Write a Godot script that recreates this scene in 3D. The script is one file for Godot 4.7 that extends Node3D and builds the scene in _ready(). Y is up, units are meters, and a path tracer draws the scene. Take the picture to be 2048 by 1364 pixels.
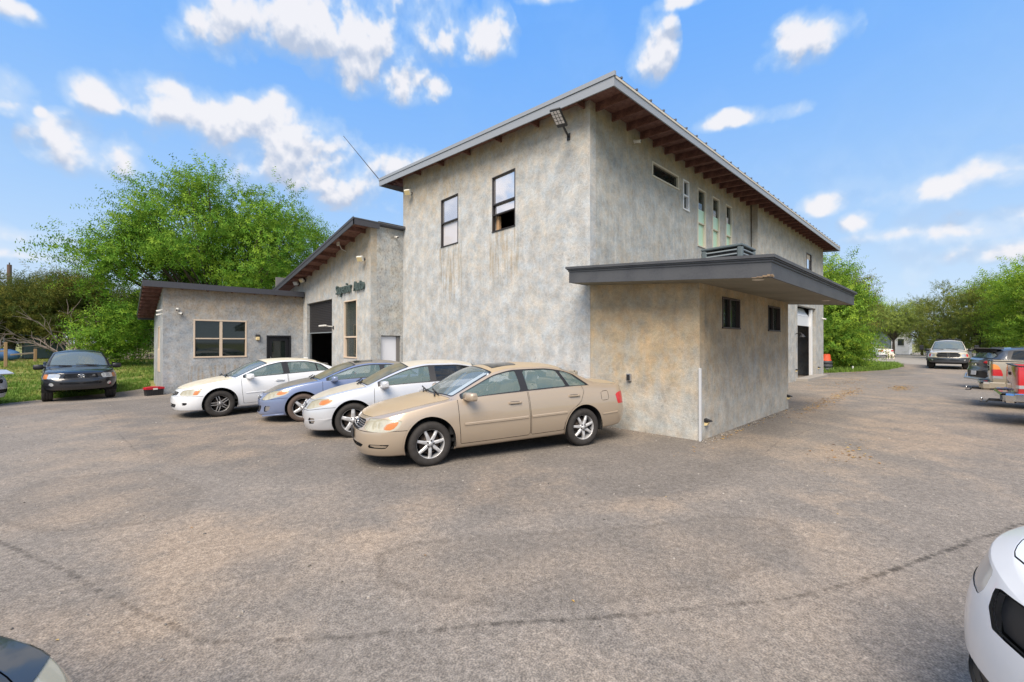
extends Node3D
# A two storey stucco repair shop with parked cars on a dusty asphalt lot. World x runs along the shop's long side (u),
# -z along its front (v); lengths in metres.

func _ready() -> void:
	# ---- camera
	var cam := Camera3D.new()
	cam.name = "camera"
	add_child(cam)
	cam.position = Vector3(0, 1.78, 0)
	cam.rotation_degrees = Vector3(0.27, -43.0, 0)
	cam.fov = 77.8
	cam.near = 0.05
	cam.far = 1500.0
	cam.current = true
	# ---- sky and exposure
	var we := WorldEnvironment.new()
	we.name = "environment"
	var env := Environment.new()
	we.environment = env
	add_child(we)
	env.background_mode = Environment.BG_SKY
	var sm := PanoramaSkyMaterial.new()
	sm.panorama = make_sky()
	env.sky = Sky.new()
	env.sky.sky_material = sm
	env.background_energy_multiplier = 0.305
	env.tonemap_mode = Environment.TONE_MAPPER_LINEAR
	env.tonemap_exposure = 3.35
	env.sdfgi_enabled = true
	env.ssao_enabled = true
	env.ssil_enabled = true
	# ---- sun behind thin cloud: broad and soft, over the camera's left shoulder
	var sun := DirectionalLight3D.new()
	sun.name = "sun"
	add_child(sun)
	sun.rotation_degrees = Vector3(-50.0, -58.0, 0)
	sun.light_color = Color(1.0, 0.95, 0.885)
	sun.light_energy = 0.5
	sun.light_angular_distance = 38.0
	sun.shadow_enabled = true

	car_materials()
	building_materials()
	ground_sheet()
	asphalt()
	far_road()
	build_shop()
	build_vehicles()
	build_fittings()
	plants()
	build_far()
	build_dog()
# ---------------------------------------------------------------- helpers
var M := {}
var used_names := {}

func V(u: float, y: float, v: float) -> Vector3:
	return Vector3(u, y, -v)

func G(u: float, v: float) -> float:
	var g := 0.0
	if v > 3.3:
		g = -0.013 * (minf(v, 24.0) - 3.3)
	if v > 24.0:
		g += 0.048 * (v - 24.0) if v < 44.0 else 0.96
	if v < -9.0:
		g += 0.02 * minf(-9.0 - v, 30.0)
	return g

func lin(r: float, g: float, b: float, a := 1.0) -> Color:
	var c := Color(r, g, b).linear_to_srgb()
	c.a = a
	return c

func mat(called: String, c: Color, rough := 0.8, metal := 0.0) -> StandardMaterial3D:
	var m := StandardMaterial3D.new()
	m.resource_name = called
	m.albedo_color = c
	m.roughness = rough
	m.metallic = metal
	M[called] = m
	return m

func glass(called: String, c: Color, alpha: float, rough := 0.03) -> StandardMaterial3D:
	var m := mat(called, Color(c.r, c.g, c.b, alpha), rough)
	m.transparency = BaseMaterial3D.TRANSPARENCY_ALPHA
	m.metallic_specular = 0.6
	return m

func numbered(called: String) -> String:
	if not used_names.has(called):
		used_names[called] = 0
		return called
	used_names[called] += 1
	return "%s_%03d" % [called, used_names[called]]

func tag(o: Node, label := "", category := "", group := "", kind := "") -> Node:
	if label: o.set_meta("label", label)
	if category: o.set_meta("category", category)
	if group: o.set_meta("group", group)
	if kind: o.set_meta("kind", kind)
	return o

func thing(called: String, label: String, category: String, at := Vector3.ZERO, turn := 0.0, group := "") -> Node3D:
	var o := Node3D.new()
	o.name = numbered(called)
	add_child(o)
	o.position = at
	o.rotation.y = turn
	tag(o, label, category, group)
	return o

func part(parent: Node, called: String, mesh: Mesh, m: Material, at := Vector3.ZERO) -> MeshInstance3D:
	var o := MeshInstance3D.new()
	o.name = called
	o.mesh = mesh
	if m: o.material_override = m
	parent.add_child(o, true)
	o.position = at
	return o

func structure(called: String, mesh: Mesh, m: Material) -> MeshInstance3D:
	var o := MeshInstance3D.new()
	o.name = numbered(called)
	o.mesh = mesh
	o.material_override = m
	add_child(o)
	o.set_meta("kind", "structure")
	return o

func st_new() -> SurfaceTool:
	var st := SurfaceTool.new()
	st.begin(Mesh.PRIMITIVE_TRIANGLES)
	return st

func done(st: SurfaceTool) -> ArrayMesh:
	st.generate_normals()
	return st.commit()

# quad a b c d, seen clockwise from its front
func quad(st: SurfaceTool, a: Vector3, b: Vector3, c: Vector3, d: Vector3, sg := -1) -> void:
	st.set_smooth_group(sg)
	for p in [a, b, c, a, c, d]:
		st.add_vertex(p)

func tri(st: SurfaceTool, a: Vector3, b: Vector3, c: Vector3, sg := -1) -> void:
	st.set_smooth_group(sg)
	st.add_vertex(a); st.add_vertex(b); st.add_vertex(c)

# chamfered box: centre, size, basis
func bx(st: SurfaceTool, c: Vector3, s: Vector3, b := Basis.IDENTITY, ch := 0.0) -> void:
	var h := s * 0.5
	if ch <= 0.0:
		hexa(st, [c + b * Vector3(-h.x, -h.y, -h.z), c + b * Vector3(h.x, -h.y, -h.z), c + b * Vector3(h.x, -h.y, h.z), c + b * Vector3(-h.x, -h.y, h.z),
			c + b * Vector3(-h.x, h.y, -h.z), c + b * Vector3(h.x, h.y, -h.z), c + b * Vector3(h.x, h.y, h.z), c + b * Vector3(-h.x, h.y, h.z)])
		return
	ch = minf(ch, minf(h.x, minf(h.y, h.z)) * 0.49)
	# faces inset by ch, edges bevelled
	for ax in 3:
		for sgn in [-1.0, 1.0]:
			var n := Vector3.ZERO; n[ax] = sgn
			var i1 := (ax + 1) % 3
			var i2 := (ax + 2) % 3
			var q := []
			for k in [[-1, -1], [1, -1], [1, 1], [-1, 1]]:
				var p := Vector3.ZERO
				p[ax] = sgn * h[ax]; p[i1] = k[0] * (h[i1] - ch); p[i2] = k[1] * (h[i2] - ch)
				q.append(c + b * p)
			if sgn > 0: quad(st, q[3], q[2], q[1], q[0])
			else: quad(st, q[0], q[1], q[2], q[3])
	for ax in 3:
		var i1 := (ax + 1) % 3
		var i2 := (ax + 2) % 3
		for s1 in [-1.0, 1.0]:
			for s2 in [-1.0, 1.0]:
				var q := []
				for e in [[-1.0, 0], [1.0, 0], [1.0, 1], [-1.0, 1]]:
					var p := Vector3.ZERO
					p[ax] = e[0] * (h[ax] - ch)
					p[i1] = s1 * (h[i1] - (0.0 if e[1] == 0 else ch))
					p[i2] = s2 * (h[i2] - (ch if e[1] == 0 else 0.0))
					q.append(c + b * p)
				if s1 * s2 > 0: quad(st, q[3], q[2], q[1], q[0])
				else: quad(st, q[0], q[1], q[2], q[3])

# eight corners: bottom 0-3 (counterclockwise seen from above: -x-z, +x-z, +x+z, -x+z), top 4-7
func hexa(st: SurfaceTool, p: Array) -> void:
	quad(st, p[4], p[5], p[6], p[7])
	quad(st, p[3], p[2], p[1], p[0])
	quad(st, p[0], p[1], p[5], p[4])
	quad(st, p[1], p[2], p[6], p[5])
	quad(st, p[2], p[3], p[7], p[6])
	quad(st, p[3], p[0], p[4], p[7])

func boxmesh(s: Vector3, ch := 0.0, c := Vector3.ZERO) -> ArrayMesh:
	var st := st_new()
	bx(st, c, s, Basis.IDENTITY, ch)
	return done(st)

# bar between two points with rectangular section
func bar(st: SurfaceTool, a: Vector3, b: Vector3, w: float, h: float, up := Vector3.UP, ch := 0.0) -> void:
	var z := (b - a)
	var l := z.length()
	z /= l
	var x := up.cross(z).normalized()
	var y := z.cross(x)
	bx(st, (a + b) * 0.5, Vector3(w, h, l), Basis(x, y, z), ch)

func tube(st: SurfaceTool, path: Array, radii: Array, sides := 8, cap := true, sg := 0) -> void:
	var rings := []
	var ref := Vector3.UP
	var n := path.size()
	for i in n:
		var d: Vector3 = (path[mini(i + 1, n - 1)] - path[maxi(i - 1, 0)]).normalized()
		if absf(d.dot(ref)) > 0.95: ref = Vector3.RIGHT if absf(d.x) < 0.9 else Vector3.FORWARD
		var x := ref.cross(d).normalized()
		var y := d.cross(x)
		ref = y
		var r := []
		for k in sides:
			var a := TAU * k / sides
			r.append(path[i] + (x * cos(a) + y * sin(a)) * radii[mini(i, radii.size() - 1)])
		rings.append(r)
	for i in n - 1:
		for k in sides:
			var k2 := (k + 1) % sides
			quad(st, rings[i][k], rings[i + 1][k], rings[i + 1][k2], rings[i][k2], sg)
	if cap:
		for k in sides:
			var k2 := (k + 1) % sides
			tri(st, path[0], rings[0][k], rings[0][k2])
			tri(st, path[n - 1], rings[n - 1][k2], rings[n - 1][k])

# lathe round the z axis of the given basis: profile of Vector2(radius, along)
func lathe(st: SurfaceTool, prof: Array, sides: int, c := Vector3.ZERO, b := Basis.IDENTITY, sg := 0) -> void:
	for i in prof.size() - 1:
		for k in sides:
			var a0 := TAU * k / sides
			var a1 := TAU * (k + 1) / sides
			var p: Vector2 = prof[i]
			var q: Vector2 = prof[i + 1]
			var A := c + b * Vector3(cos(a0) * p.x, sin(a0) * p.x, p.y)
			var B := c + b * Vector3(cos(a1) * p.x, sin(a1) * p.x, p.y)
			var C := c + b * Vector3(cos(a1) * q.x, sin(a1) * q.x, q.y)
			var D := c + b * Vector3(cos(a0) * q.x, sin(a0) * q.x, q.y)
			if p.x < 1e-5: tri(st, A, D, C, sg)
			elif q.x < 1e-5: tri(st, A, C, B, sg)
			else: quad(st, A, D, C, B, sg)

# extruded flat polygon (Vector2 list) of given thickness along z of the basis
func slab(st: SurfaceTool, poly: PackedVector2Array, z0: float, z1: float, c := Vector3.ZERO, b := Basis.IDENTITY) -> void:
	if Geometry2D.is_polygon_clockwise(poly):
		poly = poly.duplicate(); poly.reverse()
	var t := Geometry2D.triangulate_polygon(poly)
	for i in range(0, t.size(), 3):
		var q := [poly[t[i]], poly[t[i + 1]], poly[t[i + 2]]]
		if (q[1] - q[0]).cross(q[2] - q[0]) < 0: q = [q[0], q[2], q[1]]
		tri(st, c + b * Vector3(q[0].x, q[0].y, z1), c + b * Vector3(q[2].x, q[2].y, z1), c + b * Vector3(q[1].x, q[1].y, z1))
		tri(st, c + b * Vector3(q[0].x, q[0].y, z0), c + b * Vector3(q[1].x, q[1].y, z0), c + b * Vector3(q[2].x, q[2].y, z0))
	for i in poly.size():
		var p := poly[i]
		var q := poly[(i + 1) % poly.size()]
		quad(st, c + b * Vector3(p.x, p.y, z0), c + b * Vector3(p.x, p.y, z1), c + b * Vector3(q.x, q.y, z1), c + b * Vector3(q.x, q.y, z0))

func noise(sd: int, f: float, oct := 4, type := FastNoiseLite.TYPE_SIMPLEX_SMOOTH) -> FastNoiseLite:
	var n := FastNoiseLite.new()
	n.seed = sd
	n.frequency = f
	n.noise_type = type
	n.fractal_octaves = oct
	n.fractal_type = FastNoiseLite.FRACTAL_FBM if oct > 1 else FastNoiseLite.FRACTAL_NONE
	return n

# seamless noise picture as bytes
func noise_bytes(sd: int, w: int, h: int, f: float, oct := 4, type := FastNoiseLite.TYPE_SIMPLEX_SMOOTH) -> PackedByteArray:
	var im := noise(sd, f, oct, type).get_seamless_image(w, h)
	im.convert(Image.FORMAT_L8)
	return im.get_data()

func tex_rgb(w: int, h: int, data: PackedByteArray) -> ImageTexture:
	return ImageTexture.create_from_image(Image.create_from_data(w, h, false, Image.FORMAT_RGB8, data))

func tex_l(w: int, h: int, data: PackedByteArray) -> ImageTexture:
	return ImageTexture.create_from_image(Image.create_from_data(w, h, false, Image.FORMAT_L8, data))

# seamless mottled texture: a ramp of colours (sRGB) over weighted noises
func mottle(sz: int, layers: Array, ramp: Array) -> ImageTexture:
	var src := []
	for l in layers: src.append([noise_bytes(l[0], sz, sz, l[1], l[2], l[4] if l.size() > 4 else FastNoiseLite.TYPE_SIMPLEX_SMOOTH), l[3]])
	var n := ramp.size() - 1
	var lut := PackedByteArray()
	for i in 256:
		var t := i / 255.0 * n
		var k := mini(int(t), n - 1)
		var c: Color = ramp[k].lerp(ramp[k + 1], t - k)
		lut.append_array([int(c.r * 255), int(c.g * 255), int(c.b * 255)])
	var out := PackedByteArray()
	out.resize(sz * sz * 3)
	for i in sz * sz:
		var s := 0.0
		for l in src: s += l[0][i] * l[1]
		var k := clampi(int(s), 0, 255) * 3
		out[i * 3] = lut[k]; out[i * 3 + 1] = lut[k + 1]; out[i * 3 + 2] = lut[k + 2]
	return tex_rgb(sz, sz, out)

func triplanar(m: StandardMaterial3D, t: Texture2D, per_m: float, world := true) -> StandardMaterial3D:
	m.albedo_texture = t
	m.uv1_triplanar = true
	m.uv1_world_triplanar = world
	m.uv1_scale = Vector3.ONE * per_m
	return m

func bump(m: StandardMaterial3D, t: Texture2D, cm: float) -> StandardMaterial3D:
	m.heightmap_enabled = true
	m.heightmap_texture = t
	m.heightmap_scale = cm
	return m
# ---------------------------------------------------------------- vehicles
# A body is lofted from curves along its length (x from nose 0 to tail L, y up, z to the left), then cut along
# the outlines of its windows, doors, lamps and wheel arches.

# value of a curve at x; points [x, value] or [x, value, 1] for a kink; monotone cubic between
func cv(c: Array, x: float) -> float:
	var n := c.size()
	if n == 1 or x <= c[0][0]: return c[0][1]
	if x >= c[n - 1][0]: return c[n - 1][1]
	var i := 0
	while c[i + 1][0] < x: i += 1
	var h: float = c[i + 1][0] - c[i][0]
	var s: float = (c[i + 1][1] - c[i][1]) / h
	var m0 := s
	var m1 := s
	if i > 0 and c[i].size() < 3:
		var sp: float = (c[i][1] - c[i - 1][1]) / (c[i][0] - c[i - 1][0])
		m0 = 0.0 if sp * s <= 0 else 2.0 * sp * s / (sp + s)
	if i + 2 < n and c[i + 1].size() < 3:
		var sn: float = (c[i + 2][1] - c[i + 1][1]) / (c[i + 2][0] - c[i + 1][0])
		m1 = 0.0 if sn * s <= 0 else 2.0 * sn * s / (sn + s)
	var t: float = (x - c[i][0]) / h
	var t2 := t * t
	var t3 := t2 * t
	return (2 * t3 - 3 * t2 + 1) * c[i][1] + (t3 - 2 * t2 + t) * h * m0 + (-2 * t3 + 3 * t2) * c[i + 1][1] + (t3 - t2) * h * m1

var bP: PackedVector3Array   # position, normal and (arc from nose, ring place, station x) of the body being cut
var bN: PackedVector3Array
var bA: PackedVector3Array
var bcut: Dictionary

func body_loft(s: Dictionary) -> PackedInt32Array:
	bP = []; bN = []; bA = []
	bcut = {}
	var L: float = s.L
	var step: float = s.get("step", 0.05)
	var bf: float = s.get("bf", 0.6)
	var br: float = s.get("br", 0.5)
	var xs := []
	var nf: int = s.get("nf", 16)
	for i in nf: xs.append(bf * pow(i / float(nf), 2.0))
	var x := bf
	while x < L - br - step * 0.5:
		xs.append(x); x += step
	for i in range(nf, -1, -1): xs.append(L - br * pow(i / float(nf), 2.0))
	for k in s.get("at", []): xs.append(k)
	xs.sort()
	var st := [xs[0]]
	for k in xs:
		if k - st[-1] > 0.0009: st.append(k)
	if st[-1] < L: st.append(L)
	xs = st
	var nu := 2   # underside
	var na: int = s.get("na", 15)
	var nb: int = s.get("nb", 10)
	var nc: int = s.get("nc", 12)
	var ring := nu + na + nb + nc
	var arc := 0.0
	var pw := 0.0
	var px := 0.0
	var pf: float = s.get("pf", 2.4)
	var pr: float = s.get("pr", 2.6)
	for i in xs.size():
		x = xs[i]
		var w: float = cv(s.W, x)
		var k := 1.0
		if x < bf: k = pow(maxf(0.0, 1.0 - pow(1.0 - x / bf, s.get("qf", 2.0))), 1.0 / pf)
		if x > L - br: k = minf(k, pow(maxf(0.0, 1.0 - pow(1.0 - (L - x) / br, s.get("qr", 2.0))), 1.0 / pr))
		var wk: float = maxf(w * k, 0.001)
		if i > 0: arc += sqrt((x - px) * (x - px) + (wk - pw) * (wk - pw))
		pw = wk; px = x
		var ys := cv(s.sill, x)
		var yb := cv(s.belt, x)
		var wb: float = minf(cv(s.wbelt, x) * k, wk)
		var yr := cv(s.rail, x)
		var wr: float = minf(cv(s.wrail, x) * k, wb)
		var yc := cv(s.top, x)
		var bed: float = 0.0
		if s.has("bed") and x > s.bed[0] and x < s.bed[1]: bed = s.bed[2]
		var pts := []
		pts.append([Vector2(0.0, ys + 0.02), -1.0]); pts.append([Vector2(wk * 0.82, ys + 0.015), -0.3])
		var mid: float = s.get("mid", 0.5)
		for j in na:
			var t := j / float(na - 1)
			t = lerpf(t, 0.5 - 0.5 * cos(PI * t), 0.55)
			var z: float
			var tuck: float = s.get("tuck", 0.075) * k
			if t < mid: z = wk - tuck * pow(1.0 - t / mid, 2.3)
			else: z = wk - (wk - wb) * pow((t - mid) / (1.0 - mid), s.get("shp", 2.2))
			pts.append([Vector2(z, lerpf(ys, yb, t)), t])
		for j in nb:
			var t := (j + 1) / float(nb)
			t = lerpf(t, 0.5 - 0.5 * cos(PI * t), 0.4)
			var bul: float = 0.018 * 4.0 * t * (1.0 - t) * clampf((yr - yb) * 3.0, 0.0, 1.0)
			pts.append([Vector2(lerpf(wb, wr, t) + bul, lerpf(yb, yr, t)), 1.0 + t])
		for j in nc:
			var t := (j + 1) / float(nc)
			var tt := 1.0 - cos(PI * 0.5 * t)
			tt = lerpf(t, tt, 0.6)
			var y: float
			if bed > 0.0:
				y = bed if j > 0 else yr
				if j == 0: tt = 0.03
				elif j == 1: tt = 0.06
			else:
				y = yc + (yr - yc) * pow(1.0 - tt, s.get("crown", 2.2))
			pts.append([Vector2(wr * (1.0 - tt), y), 2.0 + t])
		for e in pts:
			var p: Vector2 = e[0]
			var X: float = x
			var fade := clampf(1.0 - x / s.get("fl", 0.7), 0.0, 1.0)
			X += cv(s.noseoff, p.y) * fade * fade
			fade = clampf(1.0 - (L - x) / s.get("rl", 0.6), 0.0, 1.0)
			X -= cv(s.tailoff, p.y) * fade * fade
			bP.append(Vector3(X, p.y, p.x))
			bA.append(Vector3(arc, e[1], x))
	var total := arc
	s["arc"] = total
	var T := PackedInt32Array()
	for i in xs.size() - 1:
		for j in ring - 1:
			var a := i * ring + j
			var b := a + 1
			var c := a + ring + 1
			var d := a + ring
			T.append_array([a, b, c, a, c, d])
	bN.resize(bP.size())
	for i in range(0, T.size(), 3):
		var a := T[i]; var b := T[i + 1]; var c := T[i + 2]
		var n := (bP[c] - bP[a]).cross(bP[b] - bP[a])
		bN[a] += n; bN[b] += n; bN[c] += n
	for i in bN.size():
		var n := bN[i]
		if bP[i].z < 0.002: n.z = 0.0
		bN[i] = n.normalized() if n.length() > 1e-12 else Vector3.UP
	# normals must point outwards
	var probe := -1
	for i in bP.size():
		if absf(bA[i].z - L * 0.5) < 0.1 and absf(bA[i].y - 0.5) < 0.15: probe = i
	if probe >= 0 and bN[probe].z < 0:
		for i in bN.size(): bN[i] = -bN[i]
	return T

func cut_edge(a: int, b: int, t: float) -> int:
	var key := Vector3i(mini(a, b), maxi(a, b), int(round((t if a < b else 1.0 - t) * 4000.0)))
	if bcut.has(key): return bcut[key]
	bP.append(bP[a].lerp(bP[b], t)); bN.append(bN[a].lerp(bN[b], t).normalized()); bA.append(bA[a].lerp(bA[b], t))
	bcut[key] = bP.size() - 1
	return bP.size() - 1

# cut the triangles along f = 0: returns [inside (f<0), outside]
func cut(T: PackedInt32Array, f: Callable, off := 0.0) -> Array:
	var ins := PackedInt32Array()
	var outs := PackedInt32Array()
	var val := {}
	for i in range(0, T.size(), 3):
		var v := [0.0, 0.0, 0.0]
		for k in 3:
			var id := T[i + k]
			if not val.has(id): val[id] = f.call(bP[id], bA[id])
			v[k] = val[id] + off
		var neg := int(v[0] < 0) + int(v[1] < 0) + int(v[2] < 0)
		if neg == 3: ins.append(T[i]); ins.append(T[i + 1]); ins.append(T[i + 2])
		elif neg == 0: outs.append(T[i]); outs.append(T[i + 1]); outs.append(T[i + 2])
		else:
			var k := 0
			for q in 3:
				if (neg == 1 and v[q] < 0) or (neg == 2 and v[q] >= 0): k = q
			var a := T[i + k]; var b := T[i + (k + 1) % 3]; var c := T[i + (k + 2) % 3]
			var va: float = v[k]; var vb: float = v[(k + 1) % 3]; var vc: float = v[(k + 2) % 3]
			var ab := cut_edge(a, b, va / (va - vb))
			var ac := cut_edge(a, c, va / (va - vc))
			var one := ins if neg == 1 else outs
			var two := outs if neg == 1 else ins
			one.append_array([a, ab, ac])
			two.append_array([ab, b, c, ab, c, ac])
	return [ins, outs]

# mesh from triangles, pushed out by off along the normals; side +1 left as built, -1 mirrored, 0 both
func body_mesh(T: PackedInt32Array, off := 0.0, side := 0) -> ArrayMesh:
	var P := PackedVector3Array()
	var N := PackedVector3Array()
	var I := PackedInt32Array()
	for sd in ([1, -1] if side == 0 else [side]):
		var seen := {}
		for i in range(0, T.size(), 3):
			var id := [0, 0, 0]
			for k in 3:
				var v := T[i + k]
				if not seen.has(v):
					seen[v] = P.size()
					var p := bP[v] + bN[v] * off
					var n := bN[v]
					if sd < 0: p.z = -p.z; n.z = -n.z
					P.append(p); N.append(n)
				id[k] = seen[v]
			if sd > 0: I.append_array([id[0], id[1], id[2]])
			else: I.append_array([id[0], id[2], id[1]])
	if I.size() == 0: return null
	# clockwise winding seen from outside
	var a := I[0]; var nn := Vector3.ZERO
	var agree := 0
	for i in range(0, mini(I.size(), 300), 3):
		nn = (P[I[i + 2]] - P[I[i]]).cross(P[I[i + 1]] - P[I[i]])
		agree += 1 if nn.dot(N[I[i]]) > 0 else -1
	if agree < 0:
		for i in range(0, I.size(), 3):
			var t := I[i + 1]; I[i + 1] = I[i + 2]; I[i + 2] = t
	var arr := []
	arr.resize(Mesh.ARRAY_MAX)
	arr[Mesh.ARRAY_VERTEX] = P
	arr[Mesh.ARRAY_NORMAL] = N
	arr[Mesh.ARRAY_INDEX] = I
	var am := ArrayMesh.new()
	am.add_surface_from_arrays(Mesh.PRIMITIVE_TRIANGLES, arr)
	return am

func poly_sd(p: Vector2, poly: PackedVector2Array, r := 0.0) -> float:
	var d := 1e9
	var inside := false
	var n := poly.size()
	var j := n - 1
	for i in n:
		var a := poly[i]
		var b := poly[j]
		var e := b - a
		var w := p - a
		var t := clampf(w.dot(e) / e.length_squared(), 0.0, 1.0)
		d = minf(d, (w - e * t).length_squared())
		if (a.y > p.y) != (b.y > p.y) and p.x < (b.x - a.x) * (p.y - a.y) / (b.y - a.y) + a.x: inside = not inside
		j = i
	d = sqrt(d)
	return (-d if inside else d) - r

func pv(a: Array) -> PackedVector2Array:
	var o := PackedVector2Array()
	for i in range(0, a.size(), 2): o.append(Vector2(a[i], a[i + 1]))
	return o

# region callables -------------------------------------------------------
func in_side(poly: PackedVector2Array, r0 := -0.2, r1 := 2.0, rad := 0.0) -> Callable:   # side view, only ring places r0..r1
	var bb := Rect2(poly[0], Vector2.ZERO)
	for q in poly: bb = bb.expand(q)
	bb = bb.grow(0.1 + rad)
	return func(p: Vector3, a: Vector3) -> float:
		if a.y < r0 or a.y > r1: return 0.3
		var q := Vector2(p.x, p.y)
		if not bb.has_point(q): return 0.1
		return poly_sd(q, poly, rad)

func in_nose(poly: PackedVector2Array, r1 := 2.6, rad := 0.0) -> Callable:   # unrolled round the nose: arc from the middle, height
	var bb := Rect2(poly[0], Vector2.ZERO)
	for q in poly: bb = bb.expand(q)
	bb = bb.grow(0.1 + rad)
	return func(p: Vector3, a: Vector3) -> float:
		if a.y < -0.2 or a.y > r1: return 0.3
		var q := Vector2(a.x, p.y)
		if not bb.has_point(q): return 0.1
		return poly_sd(q, poly, rad)

func in_tail(poly: PackedVector2Array, total: float, rad := 0.0) -> Callable:
	var bb := Rect2(poly[0], Vector2.ZERO)
	for q in poly: bb = bb.expand(q)
	bb = bb.grow(0.1 + rad)
	return func(p: Vector3, a: Vector3) -> float:
		if a.y < -0.2 or a.y > 2.6: return 0.3
		var q := Vector2(total - a.x, p.y)
		if not bb.has_point(q): return 0.1
		return poly_sd(q, poly, rad)

func in_circle(cx: float, cy: float, r: float) -> Callable:
	return func(p: Vector3, a: Vector3) -> float:
		if a.y > 1.6: return 0.3
		return Vector2(p.x - cx, p.y - cy).length() - r

# ring-place band r0..r1 between slanted lines x0 + k*(y-y0)
func in_band(s: Dictionary, r0: float, r1: float, x0: float, k0: float, x1: float, k1: float, y0 := 1.0) -> Callable:
	return func(p: Vector3, a: Vector3) -> float:
		if a.y < 0.7 or a.y > 2.2: return 0.3
		var h: float = maxf(cv(s.rail, a.z) - cv(s.belt, a.z), 0.02)
		var d := maxf((r0 - a.y) * h, (a.y - r1) * h)
		d = maxf(d, x0 + k0 * (p.y - y0) - p.x)
		return maxf(d, p.x - x1 - k1 * (p.y - y0))

# a lid on top (hood, screen, roof): ring from r0 to the middle, between x0 + b0*(z/w)^2 and x1 + b1*(z/w)^2
func in_lid(s: Dictionary, r0: float, x0: float, b0: float, x1: float, b1: float) -> Callable:
	return func(p: Vector3, a: Vector3) -> float:
		if a.y < 1.4: return 0.3
		var w: float = maxf(cv(s.wrail, a.z), 0.05)
		var q: float = p.z / w
		q *= q
		var d := maxf(x0 + b0 * q - a.z, a.z - x1 - b1 * q)
		return maxf(d, (r0 - a.y) * w * 0.5)

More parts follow.
